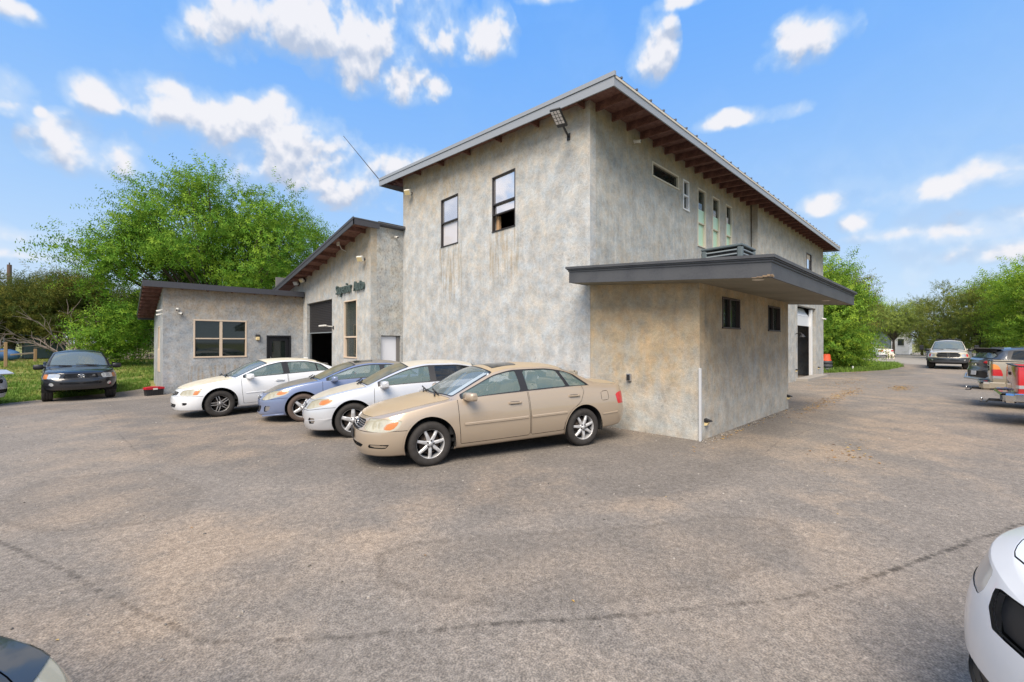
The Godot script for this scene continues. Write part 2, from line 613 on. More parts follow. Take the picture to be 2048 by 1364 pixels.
# -------------------------------------------------------------- wheels
func wheel(parent: Node3D, s: Dictionary, at: Vector3, side: float, r: float, tw: float, rr: float, style: Dictionary) -> void:
	var b := Basis(Vector3(1, 0, 0), Vector3(0, 1, 0), Vector3(0, 0, 1))
	if side < 0: b = Basis(Vector3(-1, 0, 0), Vector3(0, 1, 0), Vector3(0, 0, -1))
	b = b * Basis(Vector3(0, 0, 1), style.get("spin", 0.3) + at.x * 1.7)
	b = Basis(Vector3.UP, style.get("steer", 0.0) if at.x < s.L * 0.4 else 0.0) * b
	var w := Node3D.new()
	w.name = "wheel"
	parent.add_child(w, true)
	w.position = at
	w.basis = b
	var st := st_new()
	var h := tw * 0.5
	var prof := [Vector2(rr * 0.97, -h * 0.9), Vector2(rr + 0.008, -h * 0.98), Vector2((rr + r) * 0.5, -h * 1.06), Vector2(r - 0.03, -h * 0.98), Vector2(r - 0.008, -h * 0.82),
		Vector2(r, -h * 0.6), Vector2(r, -h * 0.28), Vector2(r - 0.008, -h * 0.26), Vector2(r - 0.008, -h * 0.2), Vector2(r, -h * 0.18), Vector2(r, h * 0.18), Vector2(r - 0.008, h * 0.2), Vector2(r - 0.008, h * 0.26), Vector2(r, h * 0.28), Vector2(r, h * 0.6),
		Vector2(r - 0.008, h * 0.82), Vector2(r - 0.03, h * 0.98), Vector2((rr + r) * 0.5, h * 1.06), Vector2(rr + 0.02, h * 1.0), Vector2(rr + 0.004, h * 0.93), Vector2(rr - 0.006, h * 0.86), Vector2(rr * 0.94, h * 0.2), Vector2(rr * 0.93, -h * 0.9)]
	lathe(st, prof, s.get("seg", 40))
	part(w, "tyre", done(st), M[style.get("tyre", "tyre")])
	# rim: lip, barrel, spokes, hub with lug nuts
	st = st_new()
	var f := h * 0.80
	lathe(st, [Vector2(rr * 0.9, -h * 0.7), Vector2(rr * 0.92, f - 0.05), Vector2(rr * 0.94, f - 0.012), Vector2(rr * 0.955, f), Vector2(rr * 0.995, f + 0.008), Vector2(rr * 1.01, f), Vector2(rr * 1.0, f - 0.02)], s.get("seg", 40))
	lathe(st, [Vector2(rr * 0.30, f - 0.09), Vector2(rr * 0.30, f - 0.012), Vector2(rr * 0.27, f - 0.004), Vector2(rr * 0.17, f - 0.006), Vector2(rr * 0.155, f + 0.004), Vector2(0.0, f + 0.008)], 20)
	var n: int = style.get("n", 7)
	for i in n:
		var a := TAU * i / n
		var rb := Basis(Vector3(0, 0, 1), a)
		var w0: float = style.get("w0", 0.2) * rr
		var w1: float = style.get("w1", 0.13) * rr
		for sp in ([0.0] if not style.get("twin", false) else [-1.0, 1.0]):
			var o: float = sp * style.get("gap", 0.13) * rr
			var ridge := 0.012
			var x0 := rr * 0.24; var x1 := rr * 0.95
			var z0 := f - 0.004; var z1 := f - 0.006
			var pts := []
			for e in [[x0, w0, z0], [rr * 0.6, (w0 + w1) * 0.47, f + style.get("dish", 0.004)], [x1, w1, z1]]:
				pts.append([rb * Vector3(e[0], -e[1] * 0.5 + o, e[2] - ridge), rb * Vector3(e[0], -e[1] * 0.25 + o, e[2]), rb * Vector3(e[0], e[1] * 0.25 + o, e[2]), rb * Vector3(e[0], e[1] * 0.5 + o, e[2] - ridge), rb * Vector3(e[0], e[1] * 0.4 + o, e[2] - 0.05), rb * Vector3(e[0], -e[1] * 0.4 + o, e[2] - 0.05)])
			for k in 2:
				for q in 6:
					var q2 := (q + 1) % 6
					quad(st, pts[k][q], pts[k][q2], pts[k + 1][q2], pts[k + 1][q])
	part(w, "rim", done(st), M[style.get("rim", "alloy")])
	st = st_new()
	for i in 5:
		var a := TAU * (i + 0.5) / 5.0
		lathe(st, [Vector2(0.0125, f - 0.02), Vector2(0.0125, f + 0.01), Vector2(0.0, f + 0.013)], 8, Vector3(cos(a), sin(a), 0) * rr * 0.225)
	part(w, "lug_nuts", done(st), M.dark_metal).set_meta("kind", "stuff")
	st = st_new()
	lathe(st, [Vector2(0.0, f - 0.075), Vector2(rr * 0.72, f - 0.075), Vector2(rr * 0.72, f - 0.1), Vector2(0.0, f - 0.1)], 28)
	part(w, "brake_disc", done(st), M.brake)
	st = st_new()
	lathe(st, [Vector2(0.0, -h * 0.5), Vector2(rr * 0.93, -h * 0.5)], 24)
	part(w, "wheel_back", done(st), M.black)

# -------------------------------------------------------------- one vehicle
func vehicle(called: String, label: String, category: String, group: String, s: Dictionary, u: float, v: float, hd: float) -> Node3D:
	var root := thing(called, label, category, V(u, G(u, v), v), 0.0, group)
	var tilt := -0.013 if v > 3.3 and v < 24.0 else 0.0
	root.basis = Basis(Vector3(1, 0, 0), tilt) * Basis(Vector3.UP, deg_to_rad(hd))
	var paint: Material = M[s.paint]
	var dusty: Material = M[s.get("dusty", s.paint)]
	var T := body_loft(s)
	var r: Array
	var gaps := PackedInt32Array()
	# underside
	r = cut(T, func(_p: Vector3, a: Vector3) -> float: return a.y + 0.02)
	part(root, "underbody", body_mesh(r[0]), M.black)
	T = r[1]
	# wheel arches
	for x in [s.fo, s.fo + s.wb]:
		var ar: float = s.ra if x == s.fo else s.get("ra2", s.ra)
		r = cut(T, in_circle(x, s.get("ay", s.r), ar))
		T = r[1]
		r = cut(T, in_circle(x, s.get("ay", s.r), ar + s.get("lip", 0.022)))
		part(root, "wheel_arch_lip", body_mesh(r[0], s.get("lipout", 0.006)), M[s.get("lipmat", s.paint)])
		T = r[1]
		for sd in [-1.0, 1.0]:
			var st := st_new()
			var w: float = cv(s.W, x)
			var zo: float = (w - 0.012) * sd
			var zi: float = (w - 0.34) * sd
			for i in 20:
				var a0 := PI * (i / 20.0) * 1.16 - PI * 0.08
				var a1 := PI * ((i + 1) / 20.0) * 1.16 - PI * 0.08
				var rr: float = ar + 0.004
				var c := Vector3(x, s.get("ay", s.r), 0)
				var p0 := c + Vector3(cos(a0), sin(a0), 0) * rr
				var p1 := c + Vector3(cos(a1), sin(a1), 0) * rr
				quad(st, p0 + Vector3(0, 0, zo), p1 + Vector3(0, 0, zo), p1 + Vector3(0, 0, zi), p0 + Vector3(0, 0, zi), 0)
				tri(st, c + Vector3(0, 0, zi), p0 + Vector3(0, 0, zi), p1 + Vector3(0, 0, zi))
			part(root, "wheel_well", done(st), M.black)
		for sd in [1.0, -1.0]:
			wheel(root, s, Vector3(x, s.r, sd * (cv(s.W, x) - s.get("inset", 0.03) - s.tw * 0.5)), sd, s.r, s.tw, s.rr, s.rim)
	# windscreen and rear window
	for e in s.get("screens", []):   # [name, r0, x0, b0, x1, b1, material]
		var f := in_lid(s, e[1], e[2], e[3], e[4], e[5])
		r = cut(T, f, 0.0)
		T = r[1]
		var rim_part: Array = cut(r[0], f, 0.028)
		part(root, str(e[0]) + "_seal", body_mesh(rim_part[1], -0.002), M.trim)
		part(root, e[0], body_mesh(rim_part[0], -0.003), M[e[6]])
	# side windows: [name, x0, k0, x1, k1]; the dark surround first
	if s.has("dlo"):
		var d: Array = s.dlo   # r0, r1, x0, k0, x1, k1
		r = cut(T, in_band(s, d[0], d[1], d[2], d[3], d[4], d[5]))
		T = r[1]
		var rest: PackedInt32Array = r[0]
		for e in s.windows:
			r = cut(rest, in_band(s, d[0] + 0.05, d[1] - 0.05, e[1], e[2], e[3], e[4]))
			for sd in [1, -1]: 
				var mm := body_mesh(r[0], -0.006, sd)
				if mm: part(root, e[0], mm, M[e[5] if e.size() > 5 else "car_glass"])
			rest = r[1]
		for sd in [1, -1]:
			part(root, "window_surround", body_mesh(rest, -0.001, sd), M[s.get("surround", "trim")])
	# lamps, grilles and openings: [name, space, polygon, radius, material, offset]
	for e in s.get("fits", []):
		var f: Callable
		if e[1] == "nose": f = in_nose(e[2], 2.6, e[3])
		elif e[1] == "tail": f = in_tail(e[2], s.arc, e[3])
		else: f = in_side(e[2], -0.2, e[6] if e.size() > 6 else 2.0, e[3])
		r = cut(T, f)
		T = r[1]
		var ins: PackedInt32Array = r[0]
		if ins.size() == 0: continue
		if e[5] < -0.004:   # sunk: dark side walls appear through the gap ring
			var ring: Array = cut(ins, f, 0.008)
			gaps.append_array(ring[1])
			ins = ring[0]
		var central := false
		if e[1] != "side" and e[2][0].x <= 0.001: central = true
		if central: part(root, e[0], body_mesh(ins, e[5]), M[e[4]])
		else:
			for sd in [1, -1]: part(root, e[0], body_mesh(ins, e[5], sd), M[e[4]])
			if e[0] == "headlight" or e[0] == "turn_signal":
				var rest := ins
				if e[0] == "headlight" and s.has("bowls"):
					for q in s.bowls:
						r = cut(rest, in_nose(pv([q[0] - 0.001, q[1], q[0], q[1] + 0.001, q[0] + 0.001, q[1]]), 2.6, q[2]))
						rest = r[1]
						var core: Array = cut(r[0], in_nose(pv([q[0] - 0.001, q[1], q[0], q[1] + 0.001, q[0] + 0.001, q[1]]), 2.6, q[2] * 0.45))
						for sd in [1, -1]:
							var bm := body_mesh(core[1], -0.06, sd)
							if bm: part(root, "lamp_bowl", bm, M.chrome)
							bm = body_mesh(core[0], -0.05, sd)
							if bm: part(root, "bulb", bm, M.bulb)
				for sd in [1, -1]:
					var rm := body_mesh(rest, -0.04, sd)
					if rm: part(root, "lamp_reflector", rm, M.amber_deep if e[0] == "turn_signal" else M.lamp_clear)
	# shut panels: [name, callable, material, both sides in one mesh]
	var g: float = s.get("shut", 0.004)
	for e in s.get("panels", []):
		var f: Callable
		if e[1] == "side": f = in_side(e[2], -0.2, e[4] if e.size() > 4 else 1.0, 0.02)
		elif e[1] == "nose": f = in_nose(e[2], 2.6, 0.0)
		else: f = in_lid(s, e[2][0], e[2][1], e[2][2], e[2][3], e[2][4])
		r = cut(T, f, -g)
		T = r[1]
		r = cut(r[0], f, g)
		gaps.append_array(r[1])
		if r[0].size() == 0: continue
		if e[1] == "side":
			for sd in [1, -1]: part(root, e[0], body_mesh(r[0], 0.0, sd), M[e[3]] if e[3] else paint)
		else: part(root, e[0], body_mesh(r[0]), M[e[3]] if e[3] else paint)
	if gaps.size(): part(root, "panel_gaps", body_mesh(gaps, -0.012), M.black)
	# roof, as a panel of its own dust
	if s.has("roof"):
		r = cut(T, in_lid(s, s.roof[0], s.roof[1], s.roof[2], s.roof[3], s.roof[4]))
		T = r[1]
		part(root, "roof", body_mesh(r[0]), dusty)
	part(root, "body", body_mesh(T), paint)
	# lining seen through the glass
	if s.has("dlo"):
		r = cut(T, func(p: Vector3, a: Vector3) -> float: return maxf(s.cab[0] - a.z, a.z - s.cab[1]) if a.y > 0.4 and a.y < 2.5 else 0.3)
		var lm := body_mesh(r[0], -0.045)
		if lm: part(root, "cabin_lining", lm, M[s.get("lining", "lining")])
		cabin(root, s)
	return root

func cabin(root: Node3D, s: Dictionary) -> void:
	var c0: float = s.cab[0]
	var c1: float = s.cab[1]
	var w: float = cv(s.W, (c0 + c1) * 0.5) - 0.1
	var belt := cv(s.belt, c0 + 0.6)
	var st := st_new()
	bx(st, Vector3((c0 + c1) * 0.5 + 0.1, 0.34, 0), Vector3(c1 - c0, 0.04, w * 2))
	bx(st, Vector3(c1 - 0.2, belt - 0.06, 0), Vector3(0.55, 0.03, w * 1.8))
	part(root, "cabin_floor", done(st), M.black)
	st = st_new()
	slab(st, pv([c0 + 0.12, belt - 0.02, c0 + 0.62, belt + 0.02, c0 + 0.78, belt - 0.06, c0 + 0.72, 0.5, c0 + 0.5, 0.42, c0 + 0.1, 0.42]), -w * 0.97, w * 0.97)
	part(root, "dashboard", done(st), M.dash)
	st = st_new()
	var wc := Vector3(c0 + 0.92, belt + 0.01, 0.36)
	var wb := Basis(Vector3(0, 0, 1), -0.45) * Basis(Vector3.UP, PI / 2)
	var ringp := []
	for i in 25: ringp.append(wc + wb * (Vector3(cos(TAU * i / 24.0), sin(TAU * i / 24.0), 0) * 0.185))
	tube(st, ringp, [0.015], 6, false)
	bar(st, wc + wb * Vector3(-0.18, 0, 0), wc + wb * Vector3(0.18, 0, 0), 0.05, 0.02)
	bar(st, wc, wc + Vector3(-0.25, -0.12, 0), 0.05, 0.05)
	part(root, "steering_wheel", done(st), M.dash)
	var rows := [c0 + 1.25]
	if c1 - c0 > 2.0: rows.append(c0 + 2.1)
	for k in rows.size():
		for sd in ([-1.0, 1.0] if k == 0 else [-1.0, 1.0]):
			st = st_new()
			var z: float = 0.37 * sd
			var sw := 0.5 if k == 0 else 0.66
			var x: float = rows[k]
			bx(st, Vector3(x, 0.5, z), Vector3(0.52, 0.16, sw), Basis(Vector3(0, 0, 1), 0.08), 0.05)
			bx(st, Vector3(x + 0.36, 0.8, z), Vector3(0.15, 0.62, sw), Basis(Vector3(0, 0, 1), -0.28), 0.05)
			bx(st, Vector3(x + 0.50, 1.2, z), Vector3(0.1, 0.19, 0.26), Basis(Vector3(0, 0, 1), -0.2), 0.04)
			bar(st, Vector3(x + 0.45, 1.0, z - 0.05), Vector3(x + 0.48, 1.16, z - 0.05), 0.012, 0.012, Vector3.RIGHT)
			bar(st, Vector3(x + 0.45, 1.0, z + 0.05), Vector3(x + 0.48, 1.16, z + 0.05), 0.012, 0.012, Vector3.RIGHT)
			part(root, "seat", done(st), M[s.get("seats", "seat")])

func side_z(s: Dictionary, x: float, y: float) -> float:   # half width of the body side at x, y
	var ys := cv(s.sill, x)
	var yb := cv(s.belt, x)
	var t := clampf((y - ys) / (yb - ys), 0.0, 1.0)
	var mid: float = s.get("mid", 0.5)
	var w := cv(s.W, x)
	if t < mid: return w - s.get("tuck", 0.075) * pow(1.0 - t / mid, 2.3)
	return w - (w - cv(s.wbelt, x)) * pow((t - mid) / (1.0 - mid), s.get("shp", 2.2))

func mirror(root: Node3D, s: Dictionary, x: float, y: float, size: Vector3, m: Material, reach := 0.0) -> void:
	for sd in [1.0, -1.0]:
		var z: float = (side_z(s, x, minf(y, cv(s.belt, x))) + reach) * sd
		var st := st_new()
		# rounded shell: lofted ellipses along z
		var rings := []
		for e in [[-0.01, 0.55], [0.06, 0.92], [0.5, 1.0], [0.85, 0.96], [0.97, 0.8], [1.0, 0.45]]:
			var rg := []
			for k in 14:
				var a := TAU * k / 14.0
				var cx: float = signf(cos(a)) * pow(absf(cos(a)), 0.6) * size.x * 0.5 * e[1]
				var cy: float = signf(sin(a)) * pow(absf(sin(a)), 0.6) * size.y * 0.5 * e[1]
				if cx > size.x * 0.2: cx = size.x * 0.2
				rg.append(Vector3(x + cx + e[0] * 0.05, y + cy + size.y * 0.2, z + sd * e[0] * size.z))
			rings.append(rg)
		for i in rings.size() - 1:
			for k in 14:
				var k2 := (k + 1) % 14
				if sd > 0: quad(st, rings[i][k], rings[i][k2], rings[i + 1][k2], rings[i + 1][k], 0)
				else: quad(st, rings[i][k2], rings[i][k], rings[i + 1][k], rings[i + 1][k2], 0)
		for k in 14:
			tri(st, Vector3(x + 0.04, y + size.y * 0.2, z + sd * size.z), rings[-1][k], rings[-1][(k + 1) % 14])
		var mi := part(root, "mirror", done(st), m)
		st = st_new()
		bar(st, Vector3(x + 0.01, y + 0.03, (side_z(s, x, y) - 0.05) * sd), Vector3(x + 0.02, y + 0.05, z + sd * size.z * 0.25), 0.07, 0.05)
		part(mi, "mirror_foot", done(st), M.trim)
		st = st_new()
		bx(st, Vector3(x + size.x * 0.2 + 0.032, y + size.y * 0.2, z + sd * size.z * 0.52), Vector3(0.006, size.y * 0.72, size.z * 0.8))
		part(mi, "mirror_glass", done(st), M.mirror)

func door_handles(root: Node3D, s: Dictionary, xs: Array, y: float, m: Material, rise := 0.0) -> void:
	for x in xs:
		for sd in [1.0, -1.0]:
			var yy: float = y + rise * (x - xs[0])
			var z: float = side_z(s, x, yy) * sd
			var st := st_new()
			bx(st, Vector3(x, yy, z + sd * 0.018), Vector3(0.2, 0.032, 0.026), Basis.IDENTITY, 0.009)
			bx(st, Vector3(x - 0.1, yy, z + sd * 0.004), Vector3(0.03, 0.036, 0.03), Basis.IDENTITY, 0.006)
			bx(st, Vector3(x + 0.1, yy, z + sd * 0.004), Vector3(0.03, 0.036, 0.03), Basis.IDENTITY, 0.006)
			var h := part(root, "door_handle", done(st), m)
			st = st_new()
			bx(st, Vector3(x, yy - 0.004, z + sd * 0.001), Vector3(0.16, 0.05, 0.012), Basis.IDENTITY, 0.004)
			part(h, "handle_recess", done(st), M.trim)

func side_strip(root: Node3D, s: Dictionary, x0: float, x1: float, y0: float, y1: float, h: float, t: float, m: Material, called := "side_moulding") -> void:
	for sd in [1.0, -1.0]:
		var st := st_new()
		var n := 14
		for i in n:
			var xa := lerpf(x0, x1, i / float(n))
			var xb := lerpf(x0, x1, (i + 1) / float(n))
			var ya := lerpf(y0, y1, i / float(n))
			var yb := lerpf(y0, y1, (i + 1) / float(n))
			var q := []
			for e in [[xa, ya], [xb, yb]]:
				q.append([Vector3(e[0], e[1] - h * 0.5, side_z(s, e[0], e[1] - h * 0.5) * sd), Vector3(e[0], e[1] - h * 0.3, (side_z(s, e[0], e[1]) + t) * sd), Vector3(e[0], e[1] + h * 0.3, (side_z(s, e[0], e[1]) + t) * sd), Vector3(e[0], e[1] + h * 0.5, side_z(s, e[0], e[1] + h * 0.5) * sd)])
			for k in 3:
				if sd > 0: quad(st, q[0][k], q[0][k + 1], q[1][k + 1], q[1][k])
				else: quad(st, q[1][k], q[1][k + 1], q[0][k + 1], q[0][k])
		part(root, called, done(st), m)

func wipers(root: Node3D, s: Dictionary, x: float, slope: float, pos := [0.45, -0.25]) -> void:
	for z in pos:
		var st := st_new()
		var y := cv(s.top, x) + 0.004
		var b := Vector3(x, y, z)
		var e := Vector3(x + 0.09, y + 0.09 * slope + 0.004 - 0.02 * absf(z - 0.55), z - 0.55)
		bar(st, b + Vector3(-0.03, 0.0, 0), b.lerp(e, 0.5), 0.02, 0.018)
		bar(st, b + Vector3(0.02, 0.02, 0.05), e, 0.014, 0.022)
		part(root, "wiper", done(st), M.trim)
func car_materials() -> void:
	for e in [["paint_tan", lin(0.45, 0.36, 0.265), 0.4, 0.3], ["paint_silver", lin(0.60, 0.61, 0.63), 0.36, 0.3], ["paint_blue", lin(0.19, 0.235, 0.37), 0.34, 0.25], ["paint_white", lin(0.78, 0.79, 0.80), 0.35, 0.0],
		["paint_black", lin(0.012, 0.013, 0.017), 0.3, 0.0], ["paint_charcoal", lin(0.05, 0.058, 0.07), 0.3, 0.2], ["paint_champagne", lin(0.42, 0.37, 0.28), 0.38, 0.25], ["paint_red", lin(0.5, 0.02, 0.02), 0.3, 0.0], ["paint_cream", lin(0.55, 0.49, 0.37), 0.42, 0.15]]:
		var m := mat(e[0], e[1], e[2], e[3])
		m.clearcoat_enabled = true
		m.clearcoat = 1.0
		m.clearcoat_roughness = 0.04
	# dusty paint: settled yellow dust over the colour below
	var dust := Color(0.70, 0.62, 0.47)
	for e in [["dusty_tan", Color(0.68, 0.60, 0.49)], ["dusty_silver", Color(0.80, 0.79, 0.755)], ["dusty_blue", Color(0.43, 0.43, 0.44)], ["dusty_white", Color(0.90, 0.88, 0.81)]]:
		var base: Color = e[1]
		var t := mottle(256, [[11, 0.012, 5, 0.6], [12, 0.08, 3, 0.25], [13, 0.3, 2, 0.15]], [base.lerp(dust, 0.0), base.lerp(dust, 0.2), base.lerp(dust, 0.42), base.lerp(dust, 0.62)])
		var m := mat(e[0], Color.WHITE, 0.45)
		triplanar(m, t, 0.8, false)
		m.clearcoat_enabled = true; m.clearcoat = 0.45; m.clearcoat_roughness = 0.2
		m.metallic_specular = 0.35
	var ds := mat("dusty_glass", Color(1, 1, 1), 0.4)
	triplanar(ds, mottle(256, [[21, 0.012, 5, 0.7], [22, 0.15, 3, 0.3]], [Color(0.30, 0.31, 0.25), Color(0.40, 0.39, 0.30), Color(0.52, 0.48, 0.36), Color(0.58, 0.53, 0.40)]), 0.9, false)
	ds.clearcoat_enabled = true; ds.clearcoat = 0.35; ds.clearcoat_roughness = 0.1
	glass("car_glass", lin(0.20, 0.28, 0.265), 0.45)  # lightened teal: reflected sky is mixed into the colour as haze
	glass("car_glass_dark", lin(0.012, 0.014, 0.016), 0.86)
	var wsc := glass("windscreen_glass", lin(0.28, 0.35, 0.36), 0.42)  # pale tint paints the sky's reflection into the glass colour
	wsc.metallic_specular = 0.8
	glass("lamp_glass", lin(0.75, 0.74, 0.62), 0.45, 0.06)
	glass("lamp_hazy", lin(0.72, 0.66, 0.46), 0.5, 0.2).clearcoat_enabled = true
	mat("bulb", lin(0.3, 0.3, 0.28), 0.2, 0.3)
	mat("amber_solid", lin(0.75, 0.27, 0.04), 0.2).clearcoat_enabled = true
	mat("amber_deep", lin(0.55, 0.16, 0.02), 0.3)
	mat("lamp_clear", lin(0.62, 0.64, 0.66), 0.12, 0.55).clearcoat_enabled = true
	glass("amber", lin(0.80, 0.28, 0.05), 0.5, 0.15).clearcoat_enabled = true
	mat("lamp_red", lin(0.55, 0.012, 0.015), 0.15).clearcoat_enabled = true
	mat("trim", lin(0.018, 0.018, 0.02), 0.45)
	mat("trim_grey", lin(0.06, 0.065, 0.07), 0.55)
	mat("black", lin(0.008, 0.008, 0.008), 0.9)
	var ty := mat("tyre", lin(0.028, 0.027, 0.026), 0.85)
	triplanar(ty, mottle(128, [[31, 0.03, 4, 0.7], [32, 0.3, 2, 0.3]], [Color(0.75, 0.72, 0.7), Color(0.95, 0.92, 0.9), Color(1, 1, 1)]), 3.0, false)
	ty.albedo_color = lin(0.040, 0.038, 0.036)
	mat("tyre_dusty", lin(0.10, 0.072, 0.058), 0.9)
	mat("alloy", lin(0.58, 0.58, 0.58), 0.38, 0.35)
	mat("alloy_dark", lin(0.34, 0.33, 0.32), 0.35, 0.4)
	mat("chrome", lin(0.7, 0.7, 0.7), 0.12, 1.0)
	mat("satin_chrome", lin(0.6, 0.6, 0.61), 0.3, 0.9)
	mat("dark_metal", lin(0.07, 0.07, 0.07), 0.5, 0.6)
	mat("brake", lin(0.10, 0.075, 0.06), 0.6, 0.5)
	mat("mirror", lin(0.6, 0.65, 0.7), 0.03, 1.0)
	mat("dash", lin(0.035, 0.034, 0.032), 0.7)
	mat("seat", lin(0.10, 0.095, 0.085), 0.8)
	mat("seat_light", lin(0.30, 0.26, 0.20), 0.8)
	mat("lining", lin(0.16, 0.15, 0.135), 0.85)
	mat("plate", lin(0.65, 0.66, 0.68), 0.5)
	mat("paper", lin(0.72, 0.78, 0.82), 0.7)

func spec_tan() -> Dictionary:
	return {"L": 4.87, "fo": 0.985, "wb": 2.72, "r": 0.326, "tw": 0.205, "rr": 0.218, "ra": 0.382, "ay": 0.345, "step": 0.045, "nf": 20, "na": 18, "nb": 12,
		"paint": "paint_tan", "dusty": "dusty_tan", "bf": 0.62, "br": 0.42, "pf": 2.6, "pr": 3.0, "seats": "seat_light",
		"W": [[0, 0.865], [0.8, 0.9], [2.4, 0.912], [4.0, 0.905], [4.87, 0.86]],
		"sill": [[0, 0.19], [0.6, 0.20], [1.4, 0.215], [3.4, 0.245], [4.3, 0.29], [4.87, 0.36]],
		"belt": [[0, 0.655], [0.12, 0.69], [0.5, 0.775], [1.0, 0.875], [1.44, 0.945], [2.5, 1.0], [3.8, 1.045], [4.4, 1.035], [4.75, 1.0], [4.87, 0.97]],
		"wbelt": [[0, 0.80], [0.8, 0.82], [1.4, 0.835], [2.5, 0.845], [3.8, 0.82], [4.87, 0.77]],
		"rail": [[0, 0.68], [0.12, 0.72], [0.5, 0.805], [1.0, 0.90], [1.33, 0.955, 1], [1.8, 1.175], [2.15, 1.325], [2.5, 1.385], [3.0, 1.39], [3.35, 1.345], [3.75, 1.21], [4.1, 1.075], [4.3, 1.05], [4.75, 1.02], [4.87, 0.98]],
		"wrail": [[0, 0.66], [1.0, 0.72], [1.33, 0.755], [2.15, 0.61], [2.6, 0.585], [3.2, 0.59], [3.75, 0.66], [4.1, 0.73], [4.87, 0.69]],
		"top": [[0, 0.69], [0.1, 0.745], [0.5, 0.86], [1.1, 0.975], [1.2, 0.985, 1], [1.96, 1.40], [2.35, 1.45], [2.75, 1.465], [3.2, 1.445], [3.5, 1.395], [4.15, 1.09, 1], [4.3, 1.08], [4.72, 1.075], [4.87, 1.02]],
		"noseoff": [[0.19, 0.05], [0.30, 0.01], [0.45, 0.0], [0.54, 0.012], [0.60, 0.07], [0.75, 0.11], [1.0, 0.12]],
		"tailoff": [[0.3, 0.09], [0.45, 0.0], [0.60, 0.0], [0.66, 0.05], [0.9, 0.075], [1.1, 0.10]],
		"cab": [1.2, 3.95], "roof": [2.05, 1.95, 0.1, 3.55, -0.1],
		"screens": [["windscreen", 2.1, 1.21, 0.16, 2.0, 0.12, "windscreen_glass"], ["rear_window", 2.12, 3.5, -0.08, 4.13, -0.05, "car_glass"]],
		"dlo": [1.02, 1.93, 1.46, 0.0, 3.93, -1.25],
		"windows": [["front_window", 1.5, 0.0, 2.50, -0.05], ["rear_door_window", 2.63, -0.05, 3.40, -0.42], ["quarter_window", 3.47, -0.42, 3.88, -1.25]],
		"fits": [
			["turn_signal", "nose", pv([0.86, 0.58, 0.93, 0.655, 1.06, 0.69, 1.13, 0.685, 1.06, 0.60, 0.98, 0.572]), 0.0, "amber", -0.003],
			["headlight", "nose", pv([0.47, 0.585, 0.58, 0.70, 0.80, 0.715, 1.13, 0.70, 1.165, 0.68, 1.07, 0.575, 0.90, 0.552, 0.62, 0.555]), 0.01, "lamp_hazy", -0.003],
			["grille", "nose", pv([0, 0.54, 0, 0.68, 0.46, 0.69, 0.44, 0.60, 0.36, 0.545]), 0.0, "trim", -0.03],
			["lower_grille", "nose", pv([0, 0.30, 0, 0.355, 0.42, 0.36, 0.52, 0.345, 0.46, 0.30]), 0.0, "trim", -0.03],
			["fog_lamp_recess", "nose", pv([0.62, 0.31, 0.66, 0.365, 1.0, 0.37, 0.93, 0.31]), 0.0, "paint_tan", -0.016],
			["tail_light", "tail", pv([0.50, 0.70, 0.50, 0.90, 0.98, 0.90, 1.11, 0.87, 1.07, 0.71]), 0.01, "lamp_red", 0.002],
		],
		"panels": [
			["fuel_door", "side", pv([4.10, 0.795, 4.10, 0.915, 4.22, 0.92, 4.22, 0.80]), ""],
			["front_door", "side", pv([1.47, 0.30, 1.44, 0.62, 1.42, 1.2, 2.57, 1.2, 2.62, 0.32]), ""],
			["rear_door", "side", pv([2.68, 0.325, 2.63, 1.2, 3.62, 1.2, 3.70, 0.96, 3.62, 0.80, 3.38, 0.62, 3.29, 0.45, 3.28, 0.34]), ""],
			["front_bumper", "nose", pv([-0.3, 0.0, -0.3, 0.537, 0.6, 0.537, 1.1, 0.56, 1.5, 0.56, 1.5, 0.0]), ""],
			["sunroof", "lid", [2.42, 2.14, 0.03, 2.62, 0.02], "car_glass_dark"],
			["hood", "lid", [2.0, 0.05, 0.20, 1.19, 0.14], "dusty_tan"],
			["trunk_lid", "lid", [2.12, 4.17, -0.03, 5.0, 0.0], "dusty_tan"],
		],
		"bowls": [[0.66, 0.635, 0.055], [0.79, 0.64, 0.05]],
		"rim": {"n": 7, "w0": 0.26, "w1": 0.2, "steer": 0.05}}

